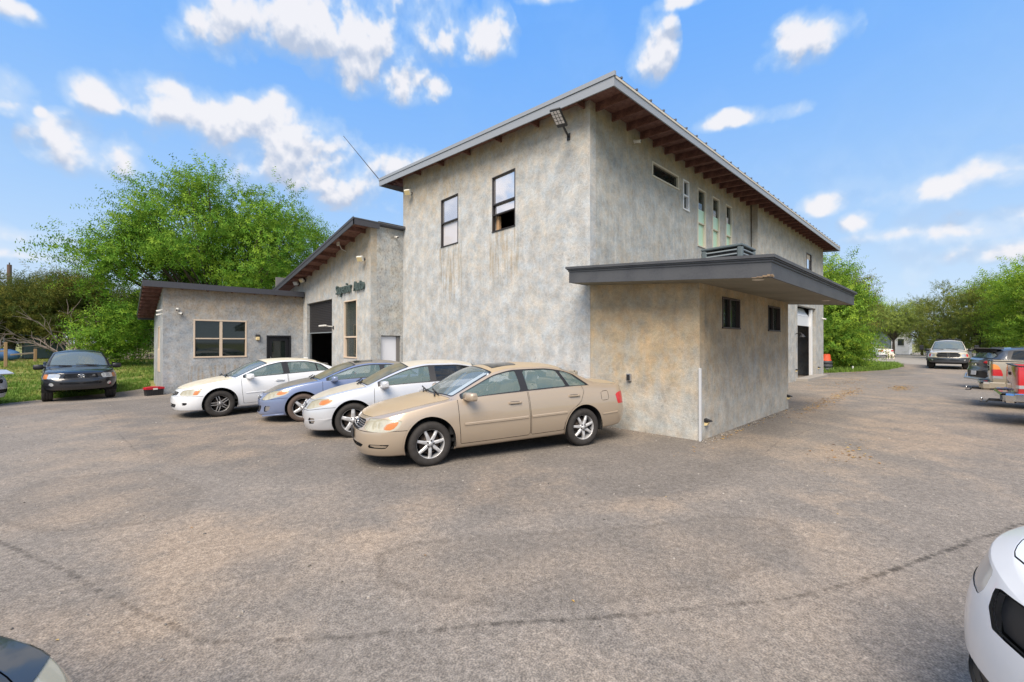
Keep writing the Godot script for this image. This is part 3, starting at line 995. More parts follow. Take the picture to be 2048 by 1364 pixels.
func spec_silver() -> Dictionary:
	var s := spec_tan()
	s.merge({"L": 4.80, "fo": 0.965, "wb": 2.775, "r": 0.336, "tw": 0.215, "rr": 0.232, "ra": 0.388, "ay": 0.35, "paint": "paint_silver", "dusty": "dusty_silver", "seats": "seat", "bf": 0.66, "pf": 2.5,
		"W": [[0, 0.86], [0.8, 0.895], [2.4, 0.91], [4.0, 0.90], [4.8, 0.85]],
		"sill": [[0, 0.16], [0.6, 0.17], [1.4, 0.20], [3.4, 0.22], [4.3, 0.26], [4.8, 0.32]],
		"belt": [[0, 0.65], [0.12, 0.69], [0.5, 0.80], [1.0, 0.91], [1.4, 0.965], [2.5, 1.02], [3.8, 1.07], [4.3, 1.06], [4.7, 1.03], [4.8, 0.98]],
		"rail": [[0, 0.67], [0.12, 0.72], [0.5, 0.83], [0.95, 0.93], [1.22, 0.975, 1], [1.7, 1.19], [2.1, 1.335], [2.5, 1.395], [3.0, 1.395], [3.4, 1.335], [3.8, 1.19], [4.1, 1.09], [4.3, 1.075], [4.7, 1.05], [4.8, 1.0]],
		"wrail": [[0, 0.66], [1.0, 0.72], [1.22, 0.76], [2.1, 0.61], [2.6, 0.58], [3.2, 0.585], [3.8, 0.67], [4.1, 0.73], [4.8, 0.69]],
		"top": [[0, 0.685], [0.1, 0.75], [0.5, 0.885], [1.0, 1.0], [1.08, 1.01, 1], [1.92, 1.41], [2.35, 1.455], [2.75, 1.465], [3.2, 1.44], [3.5, 1.385], [4.2, 1.12, 1], [4.35, 1.11], [4.68, 1.10], [4.8, 1.04]],
		"noseoff": [[0.16, 0.06], [0.28, 0.015], [0.45, 0.0], [0.55, 0.02], [0.65, 0.07], [0.8, 0.12], [1.0, 0.12]],
		"cab": [1.1, 3.95], "roof": [2.05, 1.9, 0.1, 3.55, -0.1],
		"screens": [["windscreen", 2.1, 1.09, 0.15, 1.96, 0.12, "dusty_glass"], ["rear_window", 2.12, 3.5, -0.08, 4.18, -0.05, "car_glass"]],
		"dlo": [1.02, 1.93, 1.42, 0.0, 3.95, -1.2],
		"windows": [["front_window", 1.47, 0.0, 2.47, -0.05], ["rear_door_window", 2.60, -0.05, 3.42, -0.35, "car_glass_dark"], ["quarter_window", 3.48, -0.35, 3.9, -1.2, "car_glass_dark"]],
		"fits": [
			["turn_signal", "nose", pv([0.86, 0.66, 0.90, 0.735, 1.10, 0.77, 1.22, 0.775, 1.10, 0.70, 0.98, 0.655]), 0.0, "amber", -0.003],
			["headlight", "nose", pv([0.50, 0.58, 0.62, 0.70, 0.84, 0.75, 1.16, 0.785, 1.26, 0.785, 1.10, 0.685, 0.92, 0.635, 0.66, 0.58]), 0.008, "lamp_hazy", -0.003],
			["grille", "nose", pv([0, 0.55, 0, 0.67, 0.46, 0.66, 0.42, 0.585, 0.34, 0.55]), 0.0, "trim", -0.03],
			["lower_grille", "nose", pv([0, 0.27, 0, 0.38, 0.45, 0.37, 0.38, 0.27]), 0.0, "trim", -0.03],
			["fog_lamp", "nose", pv([0.66, 0.30, 0.62, 0.40, 0.80, 0.395, 0.80, 0.31]), 0.01, "chrome", -0.02],
			["tail_light", "tail", pv([0.45, 0.78, 0.45, 0.95, 0.93, 0.96, 1.02, 0.93, 0.96, 0.78]), 0.01, "lamp_red", 0.002],
		],
		"panels": [
			["front_door", "side", pv([1.42, 0.32, 1.38, 0.62, 1.37, 1.2, 2.53, 1.2, 2.56, 0.34]), ""],
			["rear_door", "side", pv([2.62, 0.345, 2.59, 1.2, 3.66, 1.2, 3.74, 0.98, 3.66, 0.80, 3.42, 0.62, 3.33, 0.45, 3.31, 0.36]), ""],
			["front_bumper", "nose", pv([-0.3, 0.0, -0.3, 0.54, 0.6, 0.545, 1.05, 0.60, 1.5, 0.62, 1.5, 0.0]), ""],
			["hood", "lid", [2.0, 0.06, 0.24, 1.07, 0.13], "dusty_silver"],
			["trunk_lid", "lid", [2.12, 4.22, -0.03, 5.0, 0.0], "dusty_silver"],
		],
		"bowls": [[0.68, 0.65, 0.05], [0.80, 0.69, 0.045]],
		"rim": {"n": 5, "w0": 0.36, "w1": 0.30, "steer": -0.02, "spin": 1.2}}, true)
	return s

func spec_blue() -> Dictionary:
	var s := spec_tan()
	s.merge({"L": 4.87, "fo": 0.985, "wb": 2.72, "r": 0.334, "tw": 0.215, "rr": 0.232, "ra": 0.384, "ay": 0.345, "paint": "paint_blue", "dusty": "dusty_blue", "seats": "seat", "bf": 0.74, "pf": 2.3,
		"W": [[0, 0.84], [0.8, 0.89], [2.4, 0.905], [4.0, 0.90], [4.87, 0.83]],
		"sill": [[0, 0.17], [0.6, 0.18], [1.4, 0.20], [3.4, 0.22], [4.3, 0.27], [4.87, 0.34]],
		"belt": [[0, 0.60], [0.12, 0.645], [0.5, 0.77], [1.0, 0.88], [1.5, 0.945], [2.5, 0.985], [3.8, 1.03], [4.4, 1.03], [4.75, 1.0], [4.87, 0.95]],
		"rail": [[0, 0.62], [0.12, 0.67], [0.5, 0.80], [1.0, 0.91], [1.36, 0.96, 1], [1.85, 1.165], [2.25, 1.30], [2.6, 1.345], [3.0, 1.34], [3.35, 1.28], [3.75, 1.15], [4.1, 1.07], [4.3, 1.05], [4.75, 1.02], [4.87, 0.97]],
		"top": [[0, 0.635], [0.1, 0.70], [0.5, 0.855], [1.1, 0.985], [1.2, 0.995, 1], [2.08, 1.375], [2.45, 1.42], [2.8, 1.428], [3.2, 1.395], [3.5, 1.33], [4.2, 1.09, 1], [4.35, 1.08], [4.72, 1.075], [4.87, 1.0]],
		"noseoff": [[0.17, 0.03], [0.23, 0.0], [0.35, 0.02], [0.5, 0.01], [0.56, 0.03], [0.65, 0.08], [0.8, 0.14], [1.0, 0.14]],
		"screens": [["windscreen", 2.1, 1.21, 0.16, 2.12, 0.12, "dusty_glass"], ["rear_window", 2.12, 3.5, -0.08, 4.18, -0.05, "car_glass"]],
		"dlo": [1.02, 1.93, 1.5, 0.0, 3.82, -1.3],
		"windows": [["front_window", 1.56, 0.0, 2.80, -0.02], ["quarter_window", 2.92, -0.02, 3.74, -1.3]],
		"roof": [2.05, 2.05, 0.1, 3.55, -0.1],
		"fits": [
			["turn_signal", "nose", pv([0.92, 0.665, 0.98, 0.735, 1.14, 0.755, 1.22, 0.735, 1.16, 0.69, 1.04, 0.66]), 0.0, "amber", -0.003],
			["headlight", "nose", pv([0.50, 0.55, 0.62, 0.66, 0.86, 0.735, 1.14, 0.765, 1.25, 0.735, 1.16, 0.675, 0.95, 0.62, 0.66, 0.55]), 0.012, "lamp_hazy", -0.003],
			["grille", "nose", pv([0, 0.545, 0, 0.62, 0.42, 0.61, 0.36, 0.55]), 0.0, "trim", -0.03],
			["lower_grille", "nose", pv([0, 0.25, 0, 0.40, 0.48, 0.40, 0.42, 0.25]), 0.0, "trim", -0.03],
			["fog_lamp", "nose", pv([0.60, 0.26, 0.58, 0.40, 0.80, 0.40, 0.74, 0.28]), 0.0, "satin_chrome", -0.02],
			["tail_light", "tail", pv([0.45, 0.75, 0.45, 0.93, 0.93, 0.92, 1.02, 0.88, 0.96, 0.75]), 0.01, "lamp_red", 0.002],
		],
		"panels": [
			["door", "side", pv([1.50, 0.32, 1.44, 0.62, 1.43, 1.2, 2.90, 1.2, 2.90, 0.60, 2.80, 0.33]), ""],
			["front_bumper", "nose", pv([-0.3, 0.0, -0.3, 0.535, 0.6, 0.535, 1.05, 0.585, 1.5, 0.60, 1.5, 0.0]), ""],
			["sunroof", "lid", [2.42, 2.2, 0.03, 2.66, 0.02], "car_glass_dark"],
			["hood", "lid", [2.0, 0.06, 0.28, 1.19, 0.13], "dusty_blue"],
			["trunk_lid", "lid", [2.12, 4.22, -0.03, 5.0, 0.0], "dusty_blue"],
		],
		"bowls": [[0.70, 0.62, 0.05], [0.84, 0.66, 0.045]],
		"rim": {"n": 5, "w0": 0.34, "w1": 0.26, "tyre": "tyre_dusty", "steer": 0.04, "spin": 0.7}}, true)
	return s

func spec_white() -> Dictionary:
	var s := spec_tan()
	s.merge({"L": 4.80, "fo": 0.93, "wb": 2.73, "r": 0.336, "tw": 0.215, "rr": 0.215, "ra": 0.395, "ay": 0.355, "paint": "paint_white", "dusty": "dusty_white", "seats": "seat", "bf": 0.6, "pf": 2.4,
		"W": [[0, 0.86], [0.8, 0.9], [2.4, 0.912], [4.0, 0.905], [4.8, 0.86]],
		"sill": [[0, 0.20], [0.6, 0.21], [1.4, 0.22], [3.4, 0.24], [4.3, 0.28], [4.8, 0.34]],
		"belt": [[0, 0.66], [0.12, 0.70], [0.5, 0.80], [1.0, 0.90], [1.44, 0.965], [2.5, 1.02], [3.7, 1.075], [4.3, 1.06], [4.7, 1.02], [4.8, 0.98]],
		"rail": [[0, 0.68], [0.12, 0.73], [0.5, 0.83], [1.0, 0.925], [1.28, 0.965, 1], [1.75, 1.185], [2.15, 1.34], [2.5, 1.40], [3.0, 1.40], [3.35, 1.345], [3.75, 1.21], [4.05, 1.10], [4.25, 1.075], [4.7, 1.04], [4.8, 0.99]],
		"top": [[0, 0.695], [0.1, 0.755], [0.5, 0.885], [1.05, 0.995], [1.14, 1.005, 1], [1.95, 1.415], [2.35, 1.465], [2.75, 1.475], [3.2, 1.45], [3.5, 1.39], [4.1, 1.12, 1], [4.25, 1.105], [4.68, 1.095], [4.8, 1.03]],
		"cab": [1.15, 3.9], "roof": [2.05, 1.93, 0.1, 3.55, -0.1],
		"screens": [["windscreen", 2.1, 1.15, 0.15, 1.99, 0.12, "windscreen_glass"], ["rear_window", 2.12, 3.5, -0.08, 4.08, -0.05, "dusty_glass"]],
		"dlo": [1.02, 1.93, 1.44, 0.0, 3.86, -1.2],
		"windows": [["front_window", 1.49, 0.0, 2.44, -0.05], ["rear_door_window", 2.60, -0.05, 3.36, -0.06], ["quarter_window", 3.40, -0.06, 3.8, -1.2]],
		"fits": [
			["turn_signal", "nose", pv([0.90, 0.60, 0.96, 0.70, 1.10, 0.74, 1.02, 0.60]), 0.0, "amber", -0.003],
			["headlight", "nose", pv([0.48, 0.61, 0.60, 0.70, 0.90, 0.735, 1.13, 0.75, 1.04, 0.60, 0.80, 0.585, 0.58, 0.59]), 0.008, "lamp_hazy", -0.003],
			["grille", "nose", pv([0, 0.57, 0, 0.67, 0.42, 0.67, 0.36, 0.58]), 0.0, "trim", -0.03],
			["lower_grille", "nose", pv([0, 0.28, 0, 0.38, 0.45, 0.37, 0.38, 0.28]), 0.0, "trim", -0.03],
			["fog_lamp", "nose", pv([0.66, 0.345, 0.64, 0.41, 0.80, 0.41, 0.80, 0.345]), 0.0, "trim", -0.02],
			["tail_light", "tail", pv([0.45, 0.78, 0.45, 0.95, 0.93, 0.96, 1.02, 0.93, 0.96, 0.78]), 0.01, "lamp_red", 0.002],
		],
		"panels": [
			["front_door", "side", pv([1.47, 0.32, 1.43, 0.62, 1.40, 1.2, 2.50, 1.2, 2.54, 0.34]), ""],
			["rear_door", "side", pv([2.60, 0.345, 2.56, 1.2, 3.60, 1.2, 3.68, 0.98, 3.60, 0.80, 3.36, 0.62, 3.27, 0.45, 3.25, 0.36]), ""],
			["front_bumper", "nose", pv([-0.3, 0.0, -0.3, 0.56, 0.6, 0.565, 1.05, 0.565, 1.5, 0.56, 1.5, 0.0]), ""],
			["hood", "lid", [2.0, 0.06, 0.22, 1.13, 0.13], "dusty_white"],
			["trunk_lid", "lid", [2.12, 4.12, -0.03, 5.0, 0.0], "dusty_white"],
		],
		"bowls": [[0.66, 0.65, 0.05], [0.80, 0.66, 0.05]],
		"rim": {"n": 5, "w0": 0.13, "w1": 0.11, "twin": true, "gap": 0.13, "rim": "alloy_dark", "steer": 0.0, "spin": 0.31}}, true)
	return s

func grille_bars(root: Node3D, s: Dictionary, ys: Array, zmax: float, m: Material, back := 0.03, th := 0.016) -> void:
	for y in ys:
		var st := st_new()
		var p := []
		for i in 13:
			var z := lerpf(-zmax, zmax, i / 12.0)
			p.append(Vector3(nose_x(s, absf(z), y) + back, y, z))
		for i in 12: bar(st, p[i], p[i + 1], 0.012, th)
		part(root, "grille_bar", done(st), m)

func nose_x(s: Dictionary, z: float, y: float) -> float:   # how far back the nose is at z, y
	var lo := 0.0
	var hi: float = s.bf
	for i in 24:
		var x := (lo + hi) * 0.5
		var k := pow(maxf(0.0, 1.0 - pow(1.0 - x / s.bf, s.get("qf", 2.0))), 1.0 / s.get("pf", 2.4))
		if cv(s.W, x) * k < z: lo = x
		else: hi = x
	var x := lo
	var fade := clampf(1.0 - x / s.get("fl", 0.7), 0.0, 1.0)
	return x + cv(s.noseoff, y) * fade * fade

# ring emblem of crossing ovals standing on the nose or tail
func oval_emblem(root: Node3D, c: Vector3, w: float, b: Basis) -> void:
	var st := st_new()
	for e in [[1.0, 0.66, 0.0, 0.0], [0.34, 0.62, 0.0, 0.0], [0.72, 0.26, 0.0, 0.30]]:
		var p := []
		for i in 25: p.append(c + b * Vector3(cos(TAU * i / 24.0) * w * 0.5 * e[0], (sin(TAU * i / 24.0) * e[1] + e[3]) * w * 0.5, 0))
		tube(st, p, [w * 0.045], 6, false)
	part(root, "emblem", done(st), M.chrome)

func sedan_trim(c: Node3D, s: Dictionary, which: String) -> void:
	var p: Material = M[s.paint]
	if which == "tan":
		mirror(c, s, 1.56, 0.965, Vector3(0.16, 0.13, 0.24), p)
		door_handles(c, s, [2.36, 3.50], 0.845, p, 0.04)
		side_strip(c, s, 1.50, 2.59, 0.575, 0.60, 0.045, 0.012, p)
		side_strip(c, s, 2.66, 3.34, 0.602, 0.62, 0.045, 0.012, p)
		wipers(c, s, 1.19, 0.6)
		grille_bars(c, s, [0.565, 0.595, 0.625, 0.655], 0.40, M.satin_chrome, 0.012, 0.011)
		oval_emblem(c, Vector3(nose_x(s, 0.0, 0.61) - 0.004, 0.61, 0), 0.13, Basis(Vector3.UP, -PI / 2))
		# folded sunshade behind the windscreen, front plate
		var st: SurfaceTool
		st = st_new()
		for k in 6:
			var z0 := 0.70 - k * 0.045
			var a := Vector3(1.44 - k * 0.012, 0.975, z0)
			var b := Vector3(2.03, 1.30, z0 - 0.10)
			var a2 := Vector3(1.44 - (k + 1) * 0.012, 0.975 + (0.012 if k % 2 == 0 else 0.0), z0 - 0.045)
			var b2 := Vector3(2.03, 1.30 + (0.012 if k % 2 == 0 else 0.0), z0 - 0.145)
			quad(st, a, b, b2, a2)
		part(c, "sunshade", done(st), M.paper)
		st = st_new()
		bx(st, Vector3(-0.012, 0.455, 0), Vector3(0.016, 0.15, 0.32), Basis.IDENTITY, 0.004)
		part(c, "plate_holder", done(st), M.trim)
		side_strip(c, s, 4.10, 4.44, 0.535, 0.55, 0.03, 0.008, p, "bumper_moulding")
	elif which == "silver":
		mirror(c, s, 1.53, 0.985, Vector3(0.17, 0.15, 0.24), p)
		door_handles(c, s, [2.34, 3.46], 0.865, p, 0.03)
		wipers(c, s, 1.07, 0.5)
		grille_bars(c, s, [0.575, 0.61, 0.64], 0.38, M.satin_chrome, 0.012, 0.01)
		oval_emblem(c, Vector3(nose_x(s, 0.0, 0.615) - 0.006, 0.615, 0), 0.14, Basis(Vector3.UP, -PI / 2))
		side_strip(c, s, 0.12, 0.57, 0.385, 0.40, 0.012, 0.01, p, "spoiler_lip")
		side_strip(c, s, 1.42, 3.30, 0.245, 0.265, 0.06, 0.02, p, "side_skirt")
	elif which == "blue":
		mirror(c, s, 1.66, 0.965, Vector3(0.16, 0.14, 0.22), p)
		door_handles(c, s, [2.66], 0.84, p)
		wipers(c, s, 1.19, 0.45)
		grille_bars(c, s, [0.565, 0.59], 0.36, M.satin_chrome, 0.012, 0.01)
		oval_emblem(c, Vector3(nose_x(s, 0.0, 0.585) - 0.006, 0.585, 0), 0.13, Basis(Vector3.UP, -PI / 2))
		side_strip(c, s, 0.14, 0.58, 0.20, 0.21, 0.035, 0.02, p, "front_lip")
	elif which == "white":
		mirror(c, s, 1.57, 0.985, Vector3(0.16, 0.15, 0.23), p)
		door_handles(c, s, [2.32, 3.42], 0.865, p, 0.04)
		side_strip(c, s, 1.50, 2.52, 0.575, 0.605, 0.03, 0.01, p)
		side_strip(c, s, 2.60, 3.26, 0.61, 0.63, 0.03, 0.01, p)
		wipers(c, s, 1.13, 0.5)
		grille_bars(c, s, [0.60, 0.635], 0.36, M.satin_chrome, 0.012, 0.012)
		var st := st_new()
		bx(st, Vector3(3.30, 1.452, 0), Vector3(0.12, 0.035, 0.05), Basis(Vector3(0, 0, 1), -0.1), 0.012)
		part(c, "roof_antenna", done(st), p)

func spec_pickup(paint: String) -> Dictionary:
	return {"L": 5.55, "fo": 0.95, "wb": 3.26, "r": 0.385, "tw": 0.265, "rr": 0.215, "ra": 0.455, "ay": 0.43, "step": 0.06, "nf": 18, "paint": paint, "bf": 0.62, "br": 0.05, "pf": 3.0, "pr": 3.5, "rl": 0.2, "inset": 0.02,
		"W": [[0, 0.90], [0.8, 0.945], [3.0, 0.955], [5.55, 0.935]],
		"sill": [[0, 0.40], [0.5, 0.42], [1.5, 0.42], [4.0, 0.45], [5.0, 0.55], [5.55, 0.58]],
		"belt": [[0, 0.93], [0.15, 0.98], [0.8, 1.06], [1.35, 1.10], [3.42, 1.15, 1], [3.5, 1.24, 1], [5.55, 1.27]],
		"wbelt": [[0, 0.83], [1.4, 0.875], [3.4, 0.885], [3.5, 0.92], [5.55, 0.905]],
		"rail": [[0, 0.95], [0.15, 1.0], [0.8, 1.085], [1.42, 1.14, 1], [2.0, 1.55], [2.3, 1.67], [3.1, 1.68], [3.36, 1.62, 1], [3.44, 1.17, 1], [3.5, 1.25, 1], [5.55, 1.28]],
		"wrail": [[0, 0.76], [0.8, 0.80], [1.42, 0.81], [2.3, 0.655], [3.2, 0.65], [3.36, 0.66], [3.44, 0.82], [3.5, 0.86], [5.55, 0.86]],
		"top": [[0, 0.965], [0.1, 1.03], [0.8, 1.13], [1.25, 1.18], [1.3, 1.185, 1], [2.05, 1.70], [2.5, 1.79], [3.1, 1.78], [3.38, 1.72, 1], [3.46, 1.20, 1], [3.5, 1.25], [5.55, 1.28]],
		"noseoff": [[0.4, 0.07], [0.5, 0.01], [0.62, 0.0], [0.74, 0.0], [0.79, 0.06], [0.98, 0.08], [1.1, 0.12]],
		"tailoff": [[0.3, 0.0], [1.4, 0.0]], "bed": [3.5, 5.47, 0.80],
		"cab": [1.3, 3.4], "at": [3.36, 3.38, 3.44, 3.46, 3.5, 5.47, 5.475],
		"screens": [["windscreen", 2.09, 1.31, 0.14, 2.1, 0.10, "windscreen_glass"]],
		"dlo": [1.02, 1.93, 1.55, 0.0, 3.32, -0.1],
		"windows": [["front_window", 1.6, 0.0, 2.62, -0.05], ["rear_side_window", 2.72, -0.05, 3.27, -0.1, "car_glass_dark"]],
		"fits": [
			["turn_signal", "nose", pv([0.90, 0.80, 0.90, 0.945, 1.10, 0.945, 1.08, 0.80]), 0.008, "amber", -0.003],
			["headlight", "nose", pv([0.56, 0.80, 0.53, 0.90, 0.58, 0.95, 0.895, 0.95, 0.895, 0.80]), 0.008, "lamp_clear", -0.003],
			["grille", "nose", pv([0, 0.79, 0, 0.955, 0.40, 0.955, 0.46, 0.79]), 0.0, "trim", -0.03],
			["lower_grille", "nose", pv([0, 0.59, 0, 0.655, 0.50, 0.655, 0.56, 0.59]), 0.0, "trim", -0.03],
			["fog_lamp", "nose", pv([0.72, 0.565, 0.69, 0.60, 0.72, 0.635, 0.78, 0.635, 0.81, 0.60, 0.78, 0.565]), 0.02, "lamp_clear", 0.003],
			["tail_lamp_turn", "tail", pv([0.80, 1.07, 0.80, 1.20, 1.00, 1.20, 1.08, 1.07]), 0.005, "amber_solid", 0.004],
			["tail_lamp", "tail", pv([0.80, 0.89, 0.80, 1.07, 1.08, 1.07, 1.12, 0.89]), 0.0, "lamp_red", 0.004],
			["reverse_lamp", "tail", pv([0.80, 0.81, 0.80, 0.89, 1.12, 0.89, 1.11, 0.82]), 0.0, "lamp_clear", 0.004],
			["tailgate_gap", "tail", pv([0.775, 0.7, 0.775, 1.24, 0.787, 1.24, 0.787, 0.7]), 0.0, "black", -0.006],
		],
		"panels": [
			["door", "side", pv([1.50, 0.50, 1.46, 0.8, 1.44, 1.4, 2.66, 1.4, 2.70, 0.50]), ""],
			["rear_door", "side", pv([2.76, 0.50, 2.72, 1.4, 3.36, 1.4, 3.36, 0.50]), ""],
			["front_bumper", "nose", pv([-0.3, 0.0, -0.3, 0.755, 0.9, 0.755, 1.5, 0.755, 1.5, 0.0]), ""],
			["hood", "lid", [2.0, 0.05, 0.10, 1.29, 0.13], ""],
		],
		"rim": {"n": 6, "w0": 0.3, "w1": 0.22, "spin": 0.2}}

func pickup_trim(c: Node3D, s: Dictionary, which: String) -> void:
	var st: SurfaceTool
	var p: Material = M[s.paint]
	var L: float = s.L
	mirror(c, s, 1.62, cv(s.belt, 1.62) + 0.02, Vector3(0.18, 0.19, 0.25), M.trim if which != "champagne" else p, 0.02)
	door_handles(c, s, [2.5], 0.97, M.trim if which != "champagne" else p)
	wipers(c, s, 1.30, 0.65)
	if which == "black":
		grille_bars(c, s, [0.815, 0.875, 0.935], 0.40, p, 0.004, 0.034)
		oval_emblem(c, Vector3(nose_x(s, 0, 0.875) - 0.02, 0.875, 0), 0.17, Basis(Vector3.UP, -PI / 2))
		st = st_new()
		# V8 badge: strokes on the grille
		var bx0 := nose_x(s, 0.3, 0.88) - 0.012
		for q in [[-0.27, 0.90, -0.285, 0.86], [-0.30, 0.90, -0.285, 0.86], [-0.31, 0.90, -0.34, 0.90], [-0.31, 0.88, -0.34, 0.88], [-0.31, 0.86, -0.34, 0.86], [-0.31, 0.90, -0.31, 0.86], [-0.34, 0.90, -0.34, 0.86]]:
			bar(st, Vector3(bx0, q[1], -q[0]), Vector3(bx0, q[3], -q[2]), 0.008, 0.008, Vector3.RIGHT)
		part(c, "engine_badge", done(st), M.chrome)
		for i in 14:
			st = st_new()
			bar(st, Vector3(nose_x(s, 0.42, 0.62) + 0.028, 0.59, -0.42 + i * 0.065), Vector3(nose_x(s, 0.42, 0.62) + 0.028, 0.655, -0.42 + i * 0.065), 0.006, 0.006, Vector3.RIGHT)
			part(c, "grille_rod", done(st), M.trim_grey)
	# rear bumper with step, hitch, tailgate handle
	st = st_new()
	var bm: Material = M[{"black": "trim", "champagne": "paint_champagne", "red": "chrome", "cream": "trim_grey"}[which]]
	bx(st, Vector3(L + 0.09, 0.60, 0), Vector3(0.22, 0.18, 1.50), Basis.IDENTITY, 0.035)
	for sd in [-1.0, 1.0]:
		bx(st, Vector3(L + 0.045, 0.61, sd * 0.84), Vector3(0.20, 0.20, 0.24), Basis(Vector3.UP, sd * 0.28), 0.04)
		bx(st, Vector3(L - 0.12, 0.63, sd * 0.925), Vector3(0.3, 0.17, 0.07), Basis.IDENTITY, 0.02)
	part(c, "rear_bumper", done(st), bm)
	st = st_new()
	for sd in [-1.0, 1.0]: bx(st, Vector3(L + 0.08, 0.698, sd * 0.62), Vector3(0.19, 0.008, 0.4), Basis.IDENTITY, 0.003)
	part(c, "bumper_step_pad", done(st), M.trim)
	st = st_new()
	bar(st, Vector3(L - 0.3, 0.48, 0), Vector3(L + 0.32, 0.48, 0), 0.06, 0.06)
	bar(st, Vector3(L + 0.30, 0.50, 0), Vector3(L + 0.36, 0.42, 0), 0.06, 0.03)
	bar(st, Vector3(L + 0.34, 0.42, 0), Vector3(L + 0.46, 0.42, 0), 0.06, 0.02)
	var hi := part(c, "tow_hitch", done(st), M.dark_metal)
	st = st_new()
	lathe(st, [Vector2(0, 0.03), Vector2(0.02, 0.025), Vector2(0.026, 0.0), Vector2(0.02, -0.02), Vector2(0.011, -0.03), Vector2(0.011, -0.06)], 12, Vector3(L + 0.43, 0.49, 0), Basis(Vector3(1, 0, 0), -PI / 2))
	part(hi, "tow_ball", done(st), M.chrome)
	st = st_new()
	bx(st, Vector3(L + 0.004, 1.10, 0), Vector3(0.03, 0.07, 0.22), Basis.IDENTITY, 0.008)
	part(c, "tailgate_handle", done(st), M.trim)
	# black caps on the bed rails
	st = st_new()
	for sd in [-1.0, 1.0]: bar(st, Vector3(3.54, 1.262, sd * 0.885), Vector3(L - 0.06, 1.292, sd * 0.875), 0.075, 0.014)
	bar(st, Vector3(L - 0.035, 1.294, -0.84), Vector3(L - 0.035, 1.294, 0.84), 0.06, 0.014)
	part(c, "bed_rail_cap", done(st), M.trim)

func spec_big_pickup() -> Dictionary:
	var s := spec_pickup("paint_cream")
	s.merge({"L": 5.8, "fo": 1.0, "wb": 3.56, "r": 0.41, "tw": 0.29, "ra": 0.50, "ay": 0.47, "step": 0.09, "nf": 16, "na": 12, "nb": 8, "seg": 24,
		"W": [[0, 0.96], [0.8, 1.0], [3.0, 1.0], [5.8, 0.99]],
		"sill": [[0, 0.44], [0.5, 0.46], [1.5, 0.48], [5.0, 0.6], [5.8, 0.62]],
		"belt": [[0, 1.06], [0.15, 1.10], [0.8, 1.17], [1.35, 1.22], [3.62, 1.27, 1], [3.7, 1.36, 1], [5.8, 1.38]],
		"wbelt": [[0, 0.86], [1.4, 0.91], [3.6, 0.93], [3.7, 0.97], [5.8, 0.96]],
		"rail": [[0, 1.09], [0.15, 1.14], [0.8, 1.21], [1.5, 1.26, 1], [2.1, 1.72], [2.45, 1.88], [3.3, 1.89], [3.55, 1.82, 1], [3.64, 1.29, 1], [3.7, 1.37, 1], [5.8, 1.39]],
		"wrail": [[0, 0.70], [0.8, 0.76], [1.5, 0.84], [2.45, 0.68], [3.4, 0.68], [3.55, 0.70], [3.64, 0.86], [3.7, 0.9], [5.8, 0.9]],
		"top": [[0, 1.11], [0.1, 1.19], [0.8, 1.29], [1.3, 1.33], [1.38, 1.335, 1], [2.2, 1.90], [2.6, 1.985], [3.3, 1.98], [3.57, 1.92, 1], [3.66, 1.32, 1], [3.7, 1.36], [5.8, 1.39]],
		"noseoff": [[0.4, 0.07], [0.5, 0.01], [0.62, 0.0], [0.78, 0.0], [0.82, 0.08], [1.12, 0.08], [1.25, 0.16]],
		"bed": [3.7, 5.72, 0.92], "cab": [1.4, 3.6], "at": [3.55, 3.57, 3.64, 3.66, 3.7, 5.72, 5.725],
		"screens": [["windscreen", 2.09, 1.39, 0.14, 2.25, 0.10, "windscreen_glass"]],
		"dlo": [1.02, 1.93, 1.65, 0.0, 3.5, -0.1],
		"windows": [["front_window", 1.7, 0.0, 2.8, -0.05], ["rear_side_window", 2.9, -0.05, 3.45, -0.1, "car_glass_dark"]],
		"fits": [
			["turn_signal", "nose", pv([0.94, 0.86, 0.94, 1.03, 1.10, 1.04, 1.08, 0.86]), 0.008, "lamp_red", -0.003],
			["headlight", "nose", pv([0.66, 0.86, 0.64, 0.98, 0.72, 1.03, 0.935, 1.03, 0.935, 0.86]), 0.008, "lamp_clear", -0.003],
			["grille", "nose", pv([0, 0.80, 0, 1.12, 0.50, 1.10, 0.60, 1.02, 0.60, 0.90, 0.52, 0.82]), 0.0, "trim", -0.03],
			["fog_lamp", "nose", pv([0.78, 0.60, 0.75, 0.635, 0.78, 0.67, 0.85, 0.67, 0.88, 0.635, 0.85, 0.60]), 0.015, "lamp_clear", 0.003],
			["lower_grille", "nose", pv([0, 0.60, 0, 0.66, 0.55, 0.66, 0.6, 0.60]), 0.0, "trim", -0.03],
		],
		"panels": [
			["door", "side", pv([1.58, 0.54, 1.54, 0.9, 1.52, 1.5, 2.84, 1.5, 2.88, 0.54]), ""],
			["front_bumper", "nose", pv([-0.3, 0.0, -0.3, 0.795, 0.9, 0.795, 1.5, 0.795, 1.5, 0.0]), "paint_charcoal"],
			["hood", "lid", [2.0, 0.05, 0.10, 1.37, 0.13], ""],
		]}, true)
	return s

